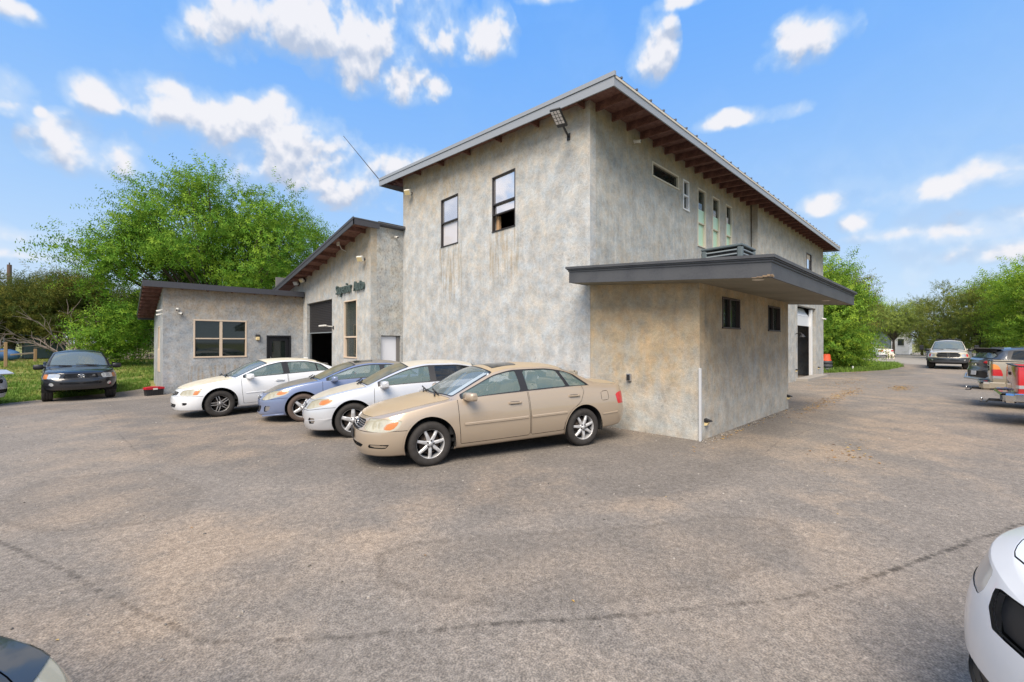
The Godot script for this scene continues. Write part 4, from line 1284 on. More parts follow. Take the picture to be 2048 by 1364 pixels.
func spec_suv(paint: String) -> Dictionary:
	return {"L": 4.66, "fo": 0.92, "wb": 2.755, "r": 0.36, "tw": 0.235, "rr": 0.24, "ra": 0.42, "ay": 0.38, "step": 0.05, "nf": 18, "paint": paint, "bf": 0.62, "br": 0.42, "pf": 2.8, "pr": 3.2, "lipmat": "trim", "lip": 0.05,
		"W": [[0, 0.88], [0.8, 0.925], [2.4, 0.932], [4.0, 0.93], [4.66, 0.89]],
		"sill": [[0, 0.26], [0.6, 0.28], [1.4, 0.30], [3.4, 0.32], [4.2, 0.34], [4.66, 0.38]],
		"belt": [[0, 0.84], [0.12, 0.89], [0.5, 0.96], [1.0, 1.03], [1.44, 1.06], [2.5, 1.09], [3.6, 1.14], [4.2, 1.17], [4.66, 1.10]],
		"wbelt": [[0, 0.80], [0.8, 0.84], [1.4, 0.86], [2.5, 0.87], [3.8, 0.86], [4.66, 0.80]],
		"rail": [[0, 0.86], [0.12, 0.92], [0.5, 1.0], [1.0, 1.07], [1.25, 1.09, 1], [1.75, 1.36], [2.1, 1.52], [2.5, 1.58], [3.2, 1.58], [3.8, 1.53], [4.12, 1.48, 1], [4.42, 1.22], [4.66, 1.13]],
		"wrail": [[0, 0.68], [1.0, 0.76], [1.25, 0.79], [2.1, 0.655], [2.6, 0.64], [3.6, 0.62], [4.12, 0.60], [4.42, 0.72], [4.66, 0.74]],
		"top": [[0, 0.87], [0.1, 0.95], [0.5, 1.05], [1.0, 1.12], [1.08, 1.13, 1], [1.9, 1.56], [2.3, 1.635], [2.8, 1.65], [3.6, 1.625], [4.18, 1.575, 1], [4.30, 1.52, 1], [4.52, 1.18], [4.66, 1.12]],
		"noseoff": [[0.2, 0.06], [0.40, 0.01], [0.6, 0.0], [0.75, 0.02], [0.9, 0.08], [1.1, 0.1]],
		"tailoff": [[0.3, 0.10], [0.45, 0.0], [0.75, 0.0], [0.85, 0.06], [1.0, 0.04], [1.2, 0.08]],
		"cab": [1.1, 4.2], "at": [4.12, 4.18, 4.30],
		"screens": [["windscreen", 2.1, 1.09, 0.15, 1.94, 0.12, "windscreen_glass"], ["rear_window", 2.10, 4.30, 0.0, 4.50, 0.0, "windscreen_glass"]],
		"dlo": [1.02, 1.93, 1.42, 0.0, 4.25, -0.5],
		"windows": [["front_window", 1.47, 0.0, 2.42, -0.05], ["rear_door_window", 2.52, -0.05, 3.42, -0.1, "car_glass_dark"], ["quarter_window", 3.48, -0.1, 4.16, -0.6, "car_glass_dark"]],
		"fits": [
			["headlight", "nose", pv([0.60, 0.78, 0.62, 0.87, 1.05, 0.93, 1.15, 0.92, 0.95, 0.80]), 0.008, "lamp_clear", -0.003],
			["grille", "nose", pv([0, 0.70, 0, 0.86, 0.56, 0.85, 0.48, 0.72]), 0.0, "trim", -0.03],
			["lower_grille", "nose", pv([0, 0.38, 0, 0.52, 0.70, 0.53, 0.92, 0.60, 0.97, 0.58, 0.80, 0.42]), 0.0, "trim", -0.03],
			["tail_light", "tail", pv([0.42, 1.02, 0.55, 1.10, 1.0, 1.09, 1.18, 1.04, 1.05, 0.97, 0.85, 0.93, 0.72, 1.0]), 0.004, "lamp_red", 0.003],
			["lower_trim", "tail", pv([0, 0.48, 0, 0.70, 0.55, 0.70, 0.72, 0.58, 0.98, 0.56, 0.98, 0.42]), 0.0, "trim", -0.006],
		],
		"panels": [
			["front_door", "side", pv([1.45, 0.36, 1.41, 0.7, 1.40, 1.4, 2.46, 1.4, 2.50, 0.36]), ""],
			["rear_door", "side", pv([2.56, 0.36, 2.52, 1.4, 3.55, 1.4, 3.62, 1.05, 3.50, 0.82, 3.32, 0.62, 3.22, 0.38]), ""],
			["hood", "lid", [2.0, 0.06, 0.22, 1.07, 0.13], ""],
		],
		"rim": {"n": 5, "w0": 0.34, "w1": 0.26, "spin": 0.5, "rim": "alloy_dark"}}
# ---------------------------------------------------------------- the shop
# plane "u": a wall at fixed u running along v; plane "v": a wall at fixed v running along u. Outside is towards smaller u or v.
func wp(plane: String, c: float, a: float, y: float, out: float) -> Vector3:
	return V(c - out, y, a) if plane == "u" else V(a, y, c - out)

func rbox(st: SurfaceTool, plane: String, c: float, a0: float, a1: float, y0: float, y1: float, o0: float, o1: float) -> void:
	var p0 := wp(plane, c, a0, y0, o0)
	var p1 := wp(plane, c, a1, y1, o1)
	bx(st, (p0 + p1) * 0.5, (p1 - p0).abs(), Basis.IDENTITY, minf(0.006, minf(absf(o1 - o0), minf(absf(a1 - a0), absf(y1 - y0))) * 0.2))

func wall(parent: Node, plane: String, c: float, a0: float, a1: float, bot: Callable, top: Callable, holes: Array, m: Material, th := 0.22) -> MeshInstance3D:
	var ca := [a0, a1]
	for h in holes:
		ca.append(h[0]); ca.append(h[1])
	ca.sort()
	var cuts := []
	for x in ca:
		if cuts.is_empty() or x - cuts[-1] > 1e-4: cuts.append(x)
	var fine := []
	for i in cuts.size() - 1:
		var n := maxi(1, int((cuts[i + 1] - cuts[i]) / 1.0))
		for k in n: fine.append(lerpf(cuts[i], cuts[i + 1], k / float(n)))
	fine.append(a1)
	var ymax := maxf(top.call(a0), top.call(a1))
	var ymin := minf(bot.call(a0), bot.call(a1))
	var st := st_new()
	var put := func(pa: float, py: float, o: float) -> void:
		st.set_uv2(Vector2((pa - a0) / (a1 - a0), 1.0 - (py - ymin) / (ymax - ymin)))
		st.add_vertex(wp(plane, c, pa, py, o))
	var face := func(q: Array) -> void:   # q: four of [a, y, out]
		st.set_smooth_group(-1)
		for k in [0, 1, 2, 0, 2, 3]: put.call(q[k][0], q[k][1], q[k][2])
	for i in fine.size() - 1:
		var x0: float = fine[i]
		var x1: float = fine[i + 1]
		var mid := (x0 + x1) * 0.5
		var spans := []
		var hs := []
		for h in holes:
			if mid > h[0] and mid < h[1]: hs.append(h)
		hs.sort_custom(func(p, q): return p[2] < q[2])
		var low := [bot.call(x0), bot.call(x1)]
		for h in hs:
			if h[2] > low[0] + 1e-3: spans.append([low[0], low[1], h[2], h[2]])
			low = [h[3], h[3]]
		spans.append([low[0], low[1], top.call(x0), top.call(x1)])
		for s in spans:
			face.call([[x1, s[1], 0.0], [x1, s[3], 0.0], [x0, s[2], 0.0], [x0, s[0], 0.0]])
			face.call([[x0, s[0], -th], [x0, s[2], -th], [x1, s[3], -th], [x1, s[1], -th]])
		face.call([[x0, top.call(x0), 0.0], [x1, top.call(x1), 0.0], [x1, top.call(x1), -th], [x0, top.call(x0), -th]])
		for h in hs:
			face.call([[x0, h[3], 0.0], [x0, h[3], -th], [x1, h[3], -th], [x1, h[3], 0.0]])
			face.call([[x0, h[2], -th], [x0, h[2], 0.0], [x1, h[2], 0.0], [x1, h[2], -th]])
	for h in holes:
		for a in [h[0], h[1]]: face.call([[a, h[2], 0.0], [a, h[3], 0.0], [a, h[3], -th], [a, h[2], -th]])
	for a in [a0, a1]: face.call([[a, bot.call(a), 0.0], [a, top.call(a), 0.0], [a, top.call(a), -th], [a, bot.call(a), -th]])
	st.generate_normals()
	return part(parent, "wall", st.commit(), m)

var stucco_tex: ImageTexture
var stucco_bump: ImageTexture

func stucco_base() -> void:
	# trowelled render: strokes at several sizes
	var n := 1024
	var a := noise_bytes(101, n, n, 0.006, 5)
	var b := noise_bytes(102, n, n, 0.03, 4, FastNoiseLite.TYPE_CELLULAR)
	var c := noise_bytes(103, n, n, 0.12, 3)
	var w := noise_bytes(104, n, n, 0.012, 3)
	var rg := noise(105, 0.02, 4)
	rg.fractal_type = FastNoiseLite.FRACTAL_RIDGED
	rg.domain_warp_enabled = true
	rg.domain_warp_amplitude = 40.0
	rg.domain_warp_frequency = 0.008
	var im := rg.get_seamless_image(n, n)
	im.convert(Image.FORMAT_L8)
	var r := im.get_data()
	var col := PackedByteArray()
	var hgt := PackedByteArray()
	col.resize(n * n * 3)
	hgt.resize(n * n)
	for i in n * n:
		var s := (a[i] - 128) * 0.22 + (c[i] - 128) * 0.20 + (r[i] - 150) * 0.17 + (b[i] - 100) * 0.06
		var v := clampi(int(224 + s * 0.62), 150, 250)
		var warm := (w[i] - 128) * 0.06
		col[i * 3] = clampi(int(v + warm), 0, 255); col[i * 3 + 1] = v; col[i * 3 + 2] = clampi(int(v - warm + 1), 0, 255)
		hgt[i] = clampi(int(128 + (a[i] - 128) * 0.5 + (r[i] - 150) * 0.35 + (c[i] - 128) * 0.25), 0, 255)
	stucco_tex = tex_rgb(n, n, col)
	stucco_bump = tex_l(n, n, hgt)

# weathering of one wall: grey render, brown in ragged patches and towards the top; depth of the brown from the top in metres
func stucco(called: String, sd: int, w: float, h: float, grey: Color, brown: Color, deep: float, amt: float, low := 0.0, patches := 0.5, dark := 0.0, drips := []) -> StandardMaterial3D:
	var px := 40.0
	var W := int(w * px)
	var H := int(h * px)
	var n1 := noise(sd, 0.55, 4)
	var n2 := noise(sd + 1, 1.0, 4)
	var n3 := noise(sd + 2, 1.7, 5)
	var n4 := noise(sd + 3, 6.0, 4)
	var out := PackedByteArray()
	out.resize(W * H * 3)
	for j in H:
		var y := j / px
		for i in W:
			var x := i / px
			var a := n1.get_noise_2d(x, y)
			var st := n2.get_noise_2d(x * 2.6, y * 0.22)
			var c := n3.get_noise_2d(x, y)
			var f := n4.get_noise_2d(x, y * 0.6)
			var b := 0.0
			var t := (y - deep * (1.0 + 0.4 * a + 0.45 * st + 0.15 * f)) / 0.75
			b = clampf(0.5 - t * 0.5, 0.0, 1.0) if deep > 0.0 else 0.0
			b = maxf(b, clampf((a * 1.3 + c * 0.5 + f * 0.2 - 0.05) * 1.5, 0.0, 1.0) * patches)
			if low > 0.0:
				var tb := (h - y - low * (1.0 + 0.5 * a + 0.5 * st)) / 0.4
				b = maxf(b * 1.0, clampf(0.5 - tb * 0.5, 0.0, 1.0) * 0.0)
				b *= clampf(0.5 + tb * 0.6, 0.12, 1.0)
			b *= clampf(amt * (1.0 + 0.35 * c + 0.35 * f), 0.0, 1.0)
			var g := 1.0 + 0.06 * c + 0.04 * f + 0.05 * st + 0.07 * a
			if dark > 0.0: g -= dark * clampf((n4.get_noise_2d(x * 3.0 + 9.0, y * 1.5) * 0.9 + f * 0.6 + c * 0.4) * 1.6 + 0.1, 0.0, 1.0)
			for e in drips:   # rain streaks below sills: [x0, x1, y from top, length]
				if x > e[0] - 0.15 and x < e[1] + 0.15 and y > e[2]:
					var fl: float = 1.0 - (y - e[2]) / e[3]
					if fl > 0.0:
						var sv := n2.get_noise_2d(x * 9.0, y * 0.5 + 7.0)
						b = maxf(b, clampf(sv * 2.2 + 0.15, 0.0, 1.0) * minf(1.0, fl * 2.0) * 0.65)
						g += 0.05 * clampf(-sv * 2.0, 0.0, 1.0) * fl
			# a few hairline cracks
			if absf(a + 0.35 * f + 0.1 * c - 0.02) < 0.0022: g -= 0.14
			var k := grey.lerp(brown, b)
			var o := (j * W + i) * 3
			out[o] = clampi(int(k.r * g * 255), 0, 255); out[o + 1] = clampi(int(k.g * g * 255), 0, 255); out[o + 2] = clampi(int(k.b * g * 255), 0, 255)
	var m := mat(called, Color.WHITE, 0.88)
	triplanar(m, stucco_tex, 0.28)
	m.uv1_triplanar_sharpness = 8.0
	bump(m, stucco_bump, 0.9)
	m.detail_enabled = true
	m.detail_blend_mode = BaseMaterial3D.BLEND_MODE_MUL
	m.detail_uv_layer = BaseMaterial3D.DETAIL_UV_2
	m.detail_albedo = tex_rgb(W, H, out)
	m.metallic_specular = 0.3
	return m

# framed window; panes: list of [a0, a1, y0, y1, material]; extra bars likewise
func window(parent: Node, plane: String, c: float, a0: float, a1: float, y0: float, y1: float, fm: Material, fw: float, panes: Array, bars: Array, proud := 0.015, called := "window") -> MeshInstance3D:
	var st := st_new()
	rbox(st, plane, c, a0, a1, y1 - fw, y1, -0.09, proud)
	rbox(st, plane, c, a0 - fw * 0.2, a1 + fw * 0.2, y0, y0 + fw, -0.09, proud + 0.012)
	rbox(st, plane, c, a0, a0 + fw, y0 + fw, y1 - fw, -0.09, proud)
	rbox(st, plane, c, a1 - fw, a1, y0 + fw, y1 - fw, -0.09, proud)
	for b in bars: rbox(st, plane, c, b[0], b[1], b[2], b[3], -0.075, proud - 0.012)
	var f := part(parent, called, done(st), fm)
	for p in panes:
		st = st_new()
		var o: float = p[5] if p.size() > 5 else -0.05
		rbox(st, plane, c, p[0], p[1], p[2], p[3], o - 0.004, o + 0.002)
		part(f, "pane", done(st), p[4])
	return f

func building_materials() -> void:
	stucco_base()
	var grey := Color(0.82, 0.82, 0.81)
	var brown := Color(0.745, 0.68, 0.585)
	stucco("stucco_front", 201, 8.6, 8.0, grey, Color(0.72, 0.655, 0.56), 1.25, 0.8, 0.0, 0.28, 0.0, [[2.44, 3.39, 2.95, 1.8], [5.03, 5.98, 2.95, 2.2]])
	stucco("stucco_annex_front", 211, 2.5, 3.1, Color(0.80, 0.79, 0.755), Color(0.765, 0.68, 0.555), 1.9, 0.95, 0.6, 0.5)
	stucco("stucco_annex_side", 221, 5.7, 3.0, Color(0.78, 0.76, 0.715), Color(0.725, 0.65, 0.54), 1.7, 0.9, 0.5, 0.4)
	stucco("stucco_side", 231, 22.0, 7.6, Color(0.79, 0.785, 0.76), Color(0.70, 0.65, 0.57), 1.1, 0.8, 0.0, 0.45)
	stucco("stucco_garage", 241, 9.3, 6.2, Color(0.80, 0.80, 0.785), Color(0.74, 0.675, 0.58), 1.6, 0.75, 0.0, 0.3)
	stucco("stucco_return", 251, 1.3, 6.2, Color(0.80, 0.80, 0.785), Color(0.70, 0.66, 0.58), 0.0, 0.5, 0.0, 0.6, 0.2)
	stucco("stucco_office", 261, 5.3, 4.4, Color(0.755, 0.765, 0.77), Color(0.725, 0.665, 0.585), 1.15, 0.95, 0.0, 0.12, 0.12, [[0.97, 2.87, 3.2, 1.2]])
	stucco("stucco_plain", 271, 6.0, 4.0, Color(0.72, 0.73, 0.73), brown, 0.3, 0.5, 0.0, 0.2)
	mat("fascia_light", lin(0.31, 0.33, 0.36), 0.45, 0.1)
	mat("fascia_dark", lin(0.055, 0.056, 0.066), 0.55)
	var fc := mat("fascia_grey", lin(0.085, 0.088, 0.096), 0.6)
	triplanar(fc, mottle(256, [[41, 0.01, 4, 0.6], [42, 0.12, 3, 0.4]], [Color(0.8, 0.8, 0.82), Color(0.95, 0.95, 0.95), Color(1, 1, 0.99)]), 0.7)
	mat("drip_edge", lin(0.62, 0.56, 0.47), 0.6)
	var wd := mat("rafter_wood", Color.WHITE, 0.8)
	triplanar(wd, mottle(256, [[51, 0.015, 4, 0.5], [52, 0.09, 4, 0.5]], [Color(0.28, 0.17, 0.15), Color(0.45, 0.31, 0.27), Color(0.60, 0.44, 0.39)]), 1.3)
	var dk := mat("deck_wood", Color.WHITE, 0.85)
	triplanar(dk, mottle(256, [[53, 0.02, 4, 0.5], [54, 0.1, 4, 0.5]], [Color(0.36, 0.24, 0.20), Color(0.51, 0.37, 0.32), Color(0.62, 0.47, 0.41)]), 1.1)
	mat("roof_metal", lin(0.17, 0.18, 0.20), 0.4, 0.7)
	var sf := mat("soffit", Color.WHITE, 0.8)
	triplanar(sf, mottle(256, [[55, 0.008, 4, 0.7], [56, 0.1, 3, 0.3]], [Color(0.42, 0.41, 0.36), Color(0.50, 0.48, 0.42), Color(0.55, 0.53, 0.47)]), 0.4)
	mat("frame_bronze", lin(0.045, 0.04, 0.04), 0.45, 0.3)
	mat("frame_tan", lin(0.62, 0.50, 0.38), 0.6)
	mat("frame_cream", lin(0.64, 0.58, 0.46), 0.6)
	mat("frame_white", lin(0.75, 0.75, 0.74), 0.5)
	mat("frame_black", lin(0.012, 0.012, 0.015), 0.4)
	mat("frame_brown", lin(0.05, 0.035, 0.032), 0.5)
	var gm := mat("mirror_pane", lin(0.86, 0.85, 0.87), 0.03, 0.85)
	gm.metallic_specular = 0.8
	glass("sky_sheen_pane", lin(0.84, 0.81, 0.83), 0.62, 0.05).metallic_specular = 0.8  # whitish body colour stands in for bright sky mirrored in the pane
	glass("pane_clear", lin(0.04, 0.06, 0.05), 0.4)
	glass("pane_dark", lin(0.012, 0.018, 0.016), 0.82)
	mat("film_green", lin(0.50, 0.72, 0.52), 0.35)
	mat("blind", lin(0.78, 0.75, 0.76), 0.6)
	mat("door_white", lin(0.74, 0.75, 0.79), 0.45)
	mat("roll_door", lin(0.035, 0.034, 0.037), 0.55, 0.3)
	mat("roll_white", lin(0.72, 0.74, 0.76), 0.5)
	mat("sign_green", lin(0.07, 0.10, 0.095), 0.55)
	mat("lamp_white", lin(0.72, 0.70, 0.64), 0.5)
	mat("lamp_lens", lin(0.75, 0.60, 0.32), 0.3)
	mat("plastic_black", lin(0.02, 0.02, 0.022), 0.5)
	mat("plastic_red", lin(0.5, 0.015, 0.03), 0.4)
	mat("plastic_teal", lin(0.05, 0.17, 0.19), 0.5)
	mat("ac_metal", lin(0.13, 0.16, 0.17), 0.5, 0.3)
	mat("ac_slat", lin(0.30, 0.34, 0.36), 0.45, 0.3)
	mat("pvc", lin(0.56, 0.57, 0.58), 0.5)
	mat("concrete", lin(0.34, 0.31, 0.27), 0.9)
	mat("floor_dark", lin(0.20, 0.19, 0.18), 0.8)
	mat("ply", lin(0.45, 0.28, 0.15), 0.8)
	mat("interior", lin(0.17, 0.16, 0.15), 0.9)
	mat("torn_wood", lin(0.27, 0.19, 0.12), 0.9)
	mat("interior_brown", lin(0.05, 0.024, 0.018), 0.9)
	mat("wire", lin(0.03, 0.03, 0.035), 0.6)

func main_soffit(v: float) -> float: return 7.0 + 0.0775 * (v - 4.86)
func garage_soffit(v: float) -> float: return 5.80 - 0.151 * (v - 14.1)
func office_soffit(v: float) -> float: return 3.96 - 0.165 * (v - 21.36)
func canopy_soffit(v: float) -> float: return 2.77 + 0.082 * (v - 2.0)

# slab between v0..v1 and u0..u1 whose underside follows f(v) + d0 and top f(v) + d1
func slope(st: SurfaceTool, f: Callable, u0: float, u1: float, v0: float, v1: float, d0: float, d1: float) -> void:
	var a: float = f.call(v0)
	var b: float = f.call(v1)
	hexa(st, [V(u0, b + d0, v1), V(u1, b + d0, v1), V(u1, a + d0, v0), V(u0, a + d0, v0), V(u0, b + d1, v1), V(u1, b + d1, v1), V(u1, a + d1, v0), V(u0, a + d1, v0)])

func build_shop() -> void:
	var b := thing("auto_shop", "two storey grey stucco repair shop with sloping roofs and low side wings", "building", V(7.75, 0, 5.74))
	b.position = Vector3.ZERO
	var gb := func(v: float) -> float: return G(0, v) - 0.06
	var gl := func(_u: float) -> float: return -0.08
	# ---- walls of the main block
	wall(b, "u", 7.75, 5.74, 14.25, gb, func(v: float) -> float: return main_soffit(v) + 0.185, [[10.77, 11.72, 4.9, 6.46], [8.18, 9.13, 4.9, 6.46]], M.stucco_front)
	wall(b, "v", 5.74, 7.972, 18.2, gl, func(_u: float) -> float: return main_soffit(5.74) + 0.185, [[10.51, 12.06, 6.27, 6.69], [12.33, 12.73, 5.77, 6.69], [13.35, 13.97, 4.83, 6.69], [14.49, 15.1, 4.83, 6.69], [15.65, 16.22, 4.83, 6.69]], M.stucco_side)
	wall(b, "v", 5.49, 18.2, 29.3, gl, func(_u: float) -> float: return main_soffit(5.49) + 0.185, [[23.87, 27.5, -0.2, 3.62], [25.6, 26.6, 4.75, 6.4]], M.stucco_side)
	wall(b, "u", 29.08, 5.72, 14.25, gb, func(v: float) -> float: return main_soffit(v) + 0.185, [], M.stucco_plain)
	wall(b, "v", 14.03, 7.98, 29.08, gl, func(_u: float) -> float: return main_soffit(14.25) + 0.185, [], M.stucco_plain)
	# ---- low wing under the canopy
	wall(b, "u", 7.752, 3.30, 5.735, gb, func(v: float) -> float: return canopy_soffit(v) + 0.02, [], M.stucco_annex_front)
	wall(b, "v", 3.30, 7.974, 13.4, gl, func(_u: float) -> float: return canopy_soffit(3.3) + 0.02, [[8.80, 9.77, 2.07, 2.71], [11.67, 12.66, 2.07, 2.71]], M.stucco_annex_side)
	wall(b, "u", 13.18, 3.52, 5.74, gb, func(v: float) -> float: return canopy_soffit(v) + 0.02, [], M.stucco_plain)
	# ---- garage
	wall(b, "u", 6.5, 14.25, 21.66, gb, func(v: float) -> float: return garage_soffit(v) + 0.165, [[17.93, 21.11, -0.5, 3.62], [15.42, 16.66, 1.2, 3.42]], M.stucco_garage)
	wall(b, "v", 14.252, 6.72, 7.75, func(_u: float) -> float: return -0.25, func(_u: float) -> float: return 6.03, [[6.88, 7.65, -0.3, 2.05]], M.stucco_return)
	wall(b, "u", 6.5, 21.66, 27.2, gb, func(v: float) -> float: return garage_soffit(v) + 0.165, [], M.stucco_plain)
	# ---- office
	wall(b, "v", 21.66, 1.3, 6.5, func(_u: float) -> float: return -0.35, func(_u: float) -> float: return office_soffit(21.66) + 0.17, [[2.27, 4.17, 1.16, 2.76], [4.94, 5.96, -0.32, 2.13]], M.stucco_office)
	wall(b, "u", 1.3, 21.88, 27.2, func(v: float) -> float: return G(0, v) - 0.2, func(v: float) -> float: return office_soffit(v) + 0.17, [[23.2, 24.2, 0.55, 2.5]], M.stucco_plain)
	wall(b, "v", 26.98, 1.52, 6.5, func(_u: float) -> float: return -0.6, func(_u: float) -> float: return office_soffit(27.0) + 0.17, [], M.stucco_plain)
	# ---- floors that close the rooms
	var st := st_new()
	bx(st, V(18.5, 3.2, 9.9), Vector3(20.8, 0.2, 8.2))
	bx(st, V(18.5, -0.16, 9.9), Vector3(20.8, 0.2, 8.2))
	bx(st, V(14.5, -0.28, 20.7), Vector3(15.6, 0.2, 12.6))
	bx(st, V(3.9, -0.28, 24.4), Vector3(4.9, 0.2, 5.0))
	part(b, "floor", done(st), M.floor_dark)
	st = st_new()
	bx(st, V(22.3, 2.6, 20.7), Vector3(0.2, 6.0, 13.0))
	bx(st, V(14.5, 2.6, 27.3), Vector3(15.6, 6.0, 0.2))
	bx(st, V(10.2, 1.5, 18.6), Vector3(0.12, 4.2, 5.2))
	bx(st, V(12.5, 4.9, 10.0), Vector3(0.12, 3.6, 7.8))
	bx(st, V(25.5, 1.5, 8.6), Vector3(6.0, 3.4, 0.12))
	part(b, "inner_wall", done(st), M.interior)
	# ---- main roof
	st = st_new()
	slope(st, main_soffit, 7.36, 30.0, 4.86, 15.33, 0.19, 0.215)
	var roof := part(b, "main_roof", done(st), M.deck_wood)
	st = st_new()
	slope(st, main_soffit, 7.345, 30.02, 4.83, 15.35, 0.217, 0.245)
	part(roof, "roof_sheet", done(st), M.roof_metal)
	for k in 38:
		st = st_new()
		var u := 7.6 + k * 0.6
		slope(st, main_soffit, u - 0.02, u + 0.02, 4.81, 15.34, 0.247, 0.285)
		part(roof, "roof_rib", done(st), M.roof_metal)
	st = st_new()
	slope(st, main_soffit, 7.33, 7.36, 4.83, 15.36, 0.0, 0.19)
	part(roof, "fascia", done(st), M.fascia_light)
	st = st_new()
	slope(st, main_soffit, 7.31, 7.36, 4.80, 15.37, 0.197, 0.29)
	part(roof, "rake_trim", done(st), M.fascia_light)
	st = st_new()
	slope(st, main_soffit, 7.361, 30.0, 4.83, 4.86, 0.0, 0.165)
	part(roof, "fascia", done(st), M.fascia_light)
	st = st_new()
	slope(st, main_soffit, 7.361, 30.0, 4.815, 4.86, 0.168, 0.215)
	part(roof, "drip_edge", done(st), M.drip_edge)
	st = st_new()
	slope(st, main_soffit, 30.0, 30.03, 4.83, 15.36, 0.0, 0.215)
	slope(st, main_soffit, 7.36, 30.0, 15.33, 15.36, 0.0, 0.215)
	part(roof, "fascia", done(st), M.fascia_light)
	for k in 34:
		var u := 7.98 + k * 0.648
		if u > 29.9: break
		st = st_new()
		slope(st, main_soffit, u - 0.022, u + 0.022, 4.862, 6.0 if u < 18.2 else 5.75, 0.004, 0.188)
		part(roof, "rafter", done(st), M.rafter_wood)
	for k in 7:
		var v := 5.9 + k * 1.42
		st = st_new()
		slope(st, main_soffit, 7.362, 7.80, v - 0.022, v + 0.022, 0.03, 0.188)
		part(roof, "lookout", done(st), M.rafter_wood)
	for k in 3:   # boards of the deck seen from below at the left end
		st = st_new()
		slope(st, main_soffit, 7.362, 7.75, 14.4 + k * 0.3, 14.44 + k * 0.3, 0.06, 0.188)
		part(roof, "lookout", done(st), M.rafter_wood)
	# ---- canopy
	st = st_new()
	slope(st, canopy_soffit, 7.15, 14.0, 2.0, 5.735, 0.0, 0.2)
	slope(st, canopy_soffit, 7.15, 7.744, 5.736, 5.80, 0.0, 0.2)
	var can := part(b, "canopy", done(st), M.soffit)
	st = st_new()
	slope(st, canopy_soffit, 7.12, 7.149, 1.97, 5.80, -0.006, 0.245)
	slope(st, canopy_soffit, 7.15, 14.03, 1.97, 1.999, -0.006, 0.245)
	slope(st, canopy_soffit, 14.001, 14.03, 2.0, 5.735, -0.006, 0.245)
	slope(st, canopy_soffit, 7.12, 7.744, 5.801, 5.83, -0.006, 0.245)
	part(can, "canopy_fascia", done(st), M.fascia_grey)
	for e in [[0.0, 0.228, 0.262], [0.022, 0.264, 0.285], [0.042, 0.288, 0.335]]:
		st = st_new()
		var o: float = 0.015 + e[0]
		slope(st, canopy_soffit, 7.12 - o, 7.119, 1.97 - o, 5.83 + o, e[1], e[2])
		slope(st, canopy_soffit, 7.12, 14.03 + o, 1.97 - o, 1.969, e[1], e[2])
		part(can, "crown_moulding", done(st), M.fascia_grey)
	st = st_new()
	slope(st, canopy_soffit, 7.13, 14.02, 1.98, 5.735, 0.25, 0.32)
	part(can, "canopy_deck", done(st), M.fascia_dark)
	for e in [[7.46, 2.24], [12.3, 2.24]]:
		st = st_new()
		lathe(st, [Vector2(0.0, 0.006), Vector2(0.075, 0.006), Vector2(0.095, 0.0), Vector2(0.095, -0.02)], 20, V(e[0], canopy_soffit(e[1]) - 0.002, e[1]), Basis(Vector3(1, 0, 0), PI / 2))
		part(can, "recessed_light", done(st), M.drip_edge)
	# torn corner of the fascia: bare splintered wood
	st = st_new()
	for e in [[0.0, 0.0, 0.04, 0.02], [0.04, -0.012, 0.06, 0.014], [0.10, -0.016, 0.08, 0.008], [0.18, -0.012, 0.07, 0.005]]:
		bx(st, V(7.117, canopy_soffit(2.0) + e[3] + 0.002, 1.98 + e[0] + e[2] * 0.5), Vector3(0.03, e[3] * 1.6, e[2]), Basis(Vector3(1, 0, 0), 0.12), 0.0)
	for e in [[7.13, 0.02, 0.03], [7.17, 0.012, 0.04]]:
		bx(st, V(e[0], canopy_soffit(2.0) + e[1], 1.962), Vector3(e[2], 0.03, 0.03), Basis(Vector3(0, 0, 1), 0.3), 0.0)
	part(can, "torn_corner", done(st), M.torn_wood)
	# ---- garage roof
	st = st_new()
	slope(st, garage_soffit, 5.83, 22.5, 14.1, 28.0, 0.17, 0.20)
	var gr := part(b, "garage_roof", done(st), M.deck_wood)
	st = st_new()
	slope(st, garage_soffit, 5.80, 5.829, 14.07, 28.0, 0.0, 0.20)
	slope(st, garage_soffit, 5.80, 6.74, 14.07, 14.099, 0.0, 0.20)
	slope(st, garage_soffit, 6.74, 7.74, 14.07, 14.25, 0.16, 0.20)
	slope(st, garage_soffit, 5.785, 5.80, 14.05, 28.0, 0.165, 0.255)
	part(gr, "fascia", done(st), M.fascia_dark)
	st = st_new()
	slope(st, garage_soffit, 5.80, 22.5, 14.06, 28.0, 0.202, 0.235)
	part(gr, "roof_sheet", done(st), M.roof_metal)
	st = st_new()
	bx(st, V(7.25, 6.055, 14.20), Vector3(1.06, 0.06, 0.2))
	part(gr, "coping", done(st), M.fascia_dark)
	for k in 9:
		st = st_new()
		var v := 14.7 + k * 0.95
		slope(st, garage_soffit, 5.832, 6.55, v - 0.022, v + 0.022, 0.01, 0.168)
		part(gr, "lookout", done(st), M.rafter_wood)
	# ---- office roof
	st = st_new()
	slope(st, office_soffit, 0.70, 6.44, 21.39, 27.6, 0.17, 0.20)
	var orf := part(b, "office_roof", done(st), M.deck_wood)
	st = st_new()
	slope(st, office_soffit, 0.67, 6.45, 21.36, 21.389, 0.0, 0.235)
	slope(st, office_soffit, 0.67, 0.699, 21.39, 27.6, 0.12, 0.235)
	slope(st, office_soffit, 0.70, 6.45, 27.601, 27.63, 0.0, 0.235)
	slope(st, office_soffit, 6.44, 6.469, 21.37, 21.9, 0.0, 0.235)
	part(orf, "fascia", done(st), M.fascia_dark)
	st = st_new()
	slope(st, office_soffit, 0.68, 6.46, 21.37, 27.6, 0.202, 0.23)
	part(orf, "roof_sheet", done(st), M.roof_metal)
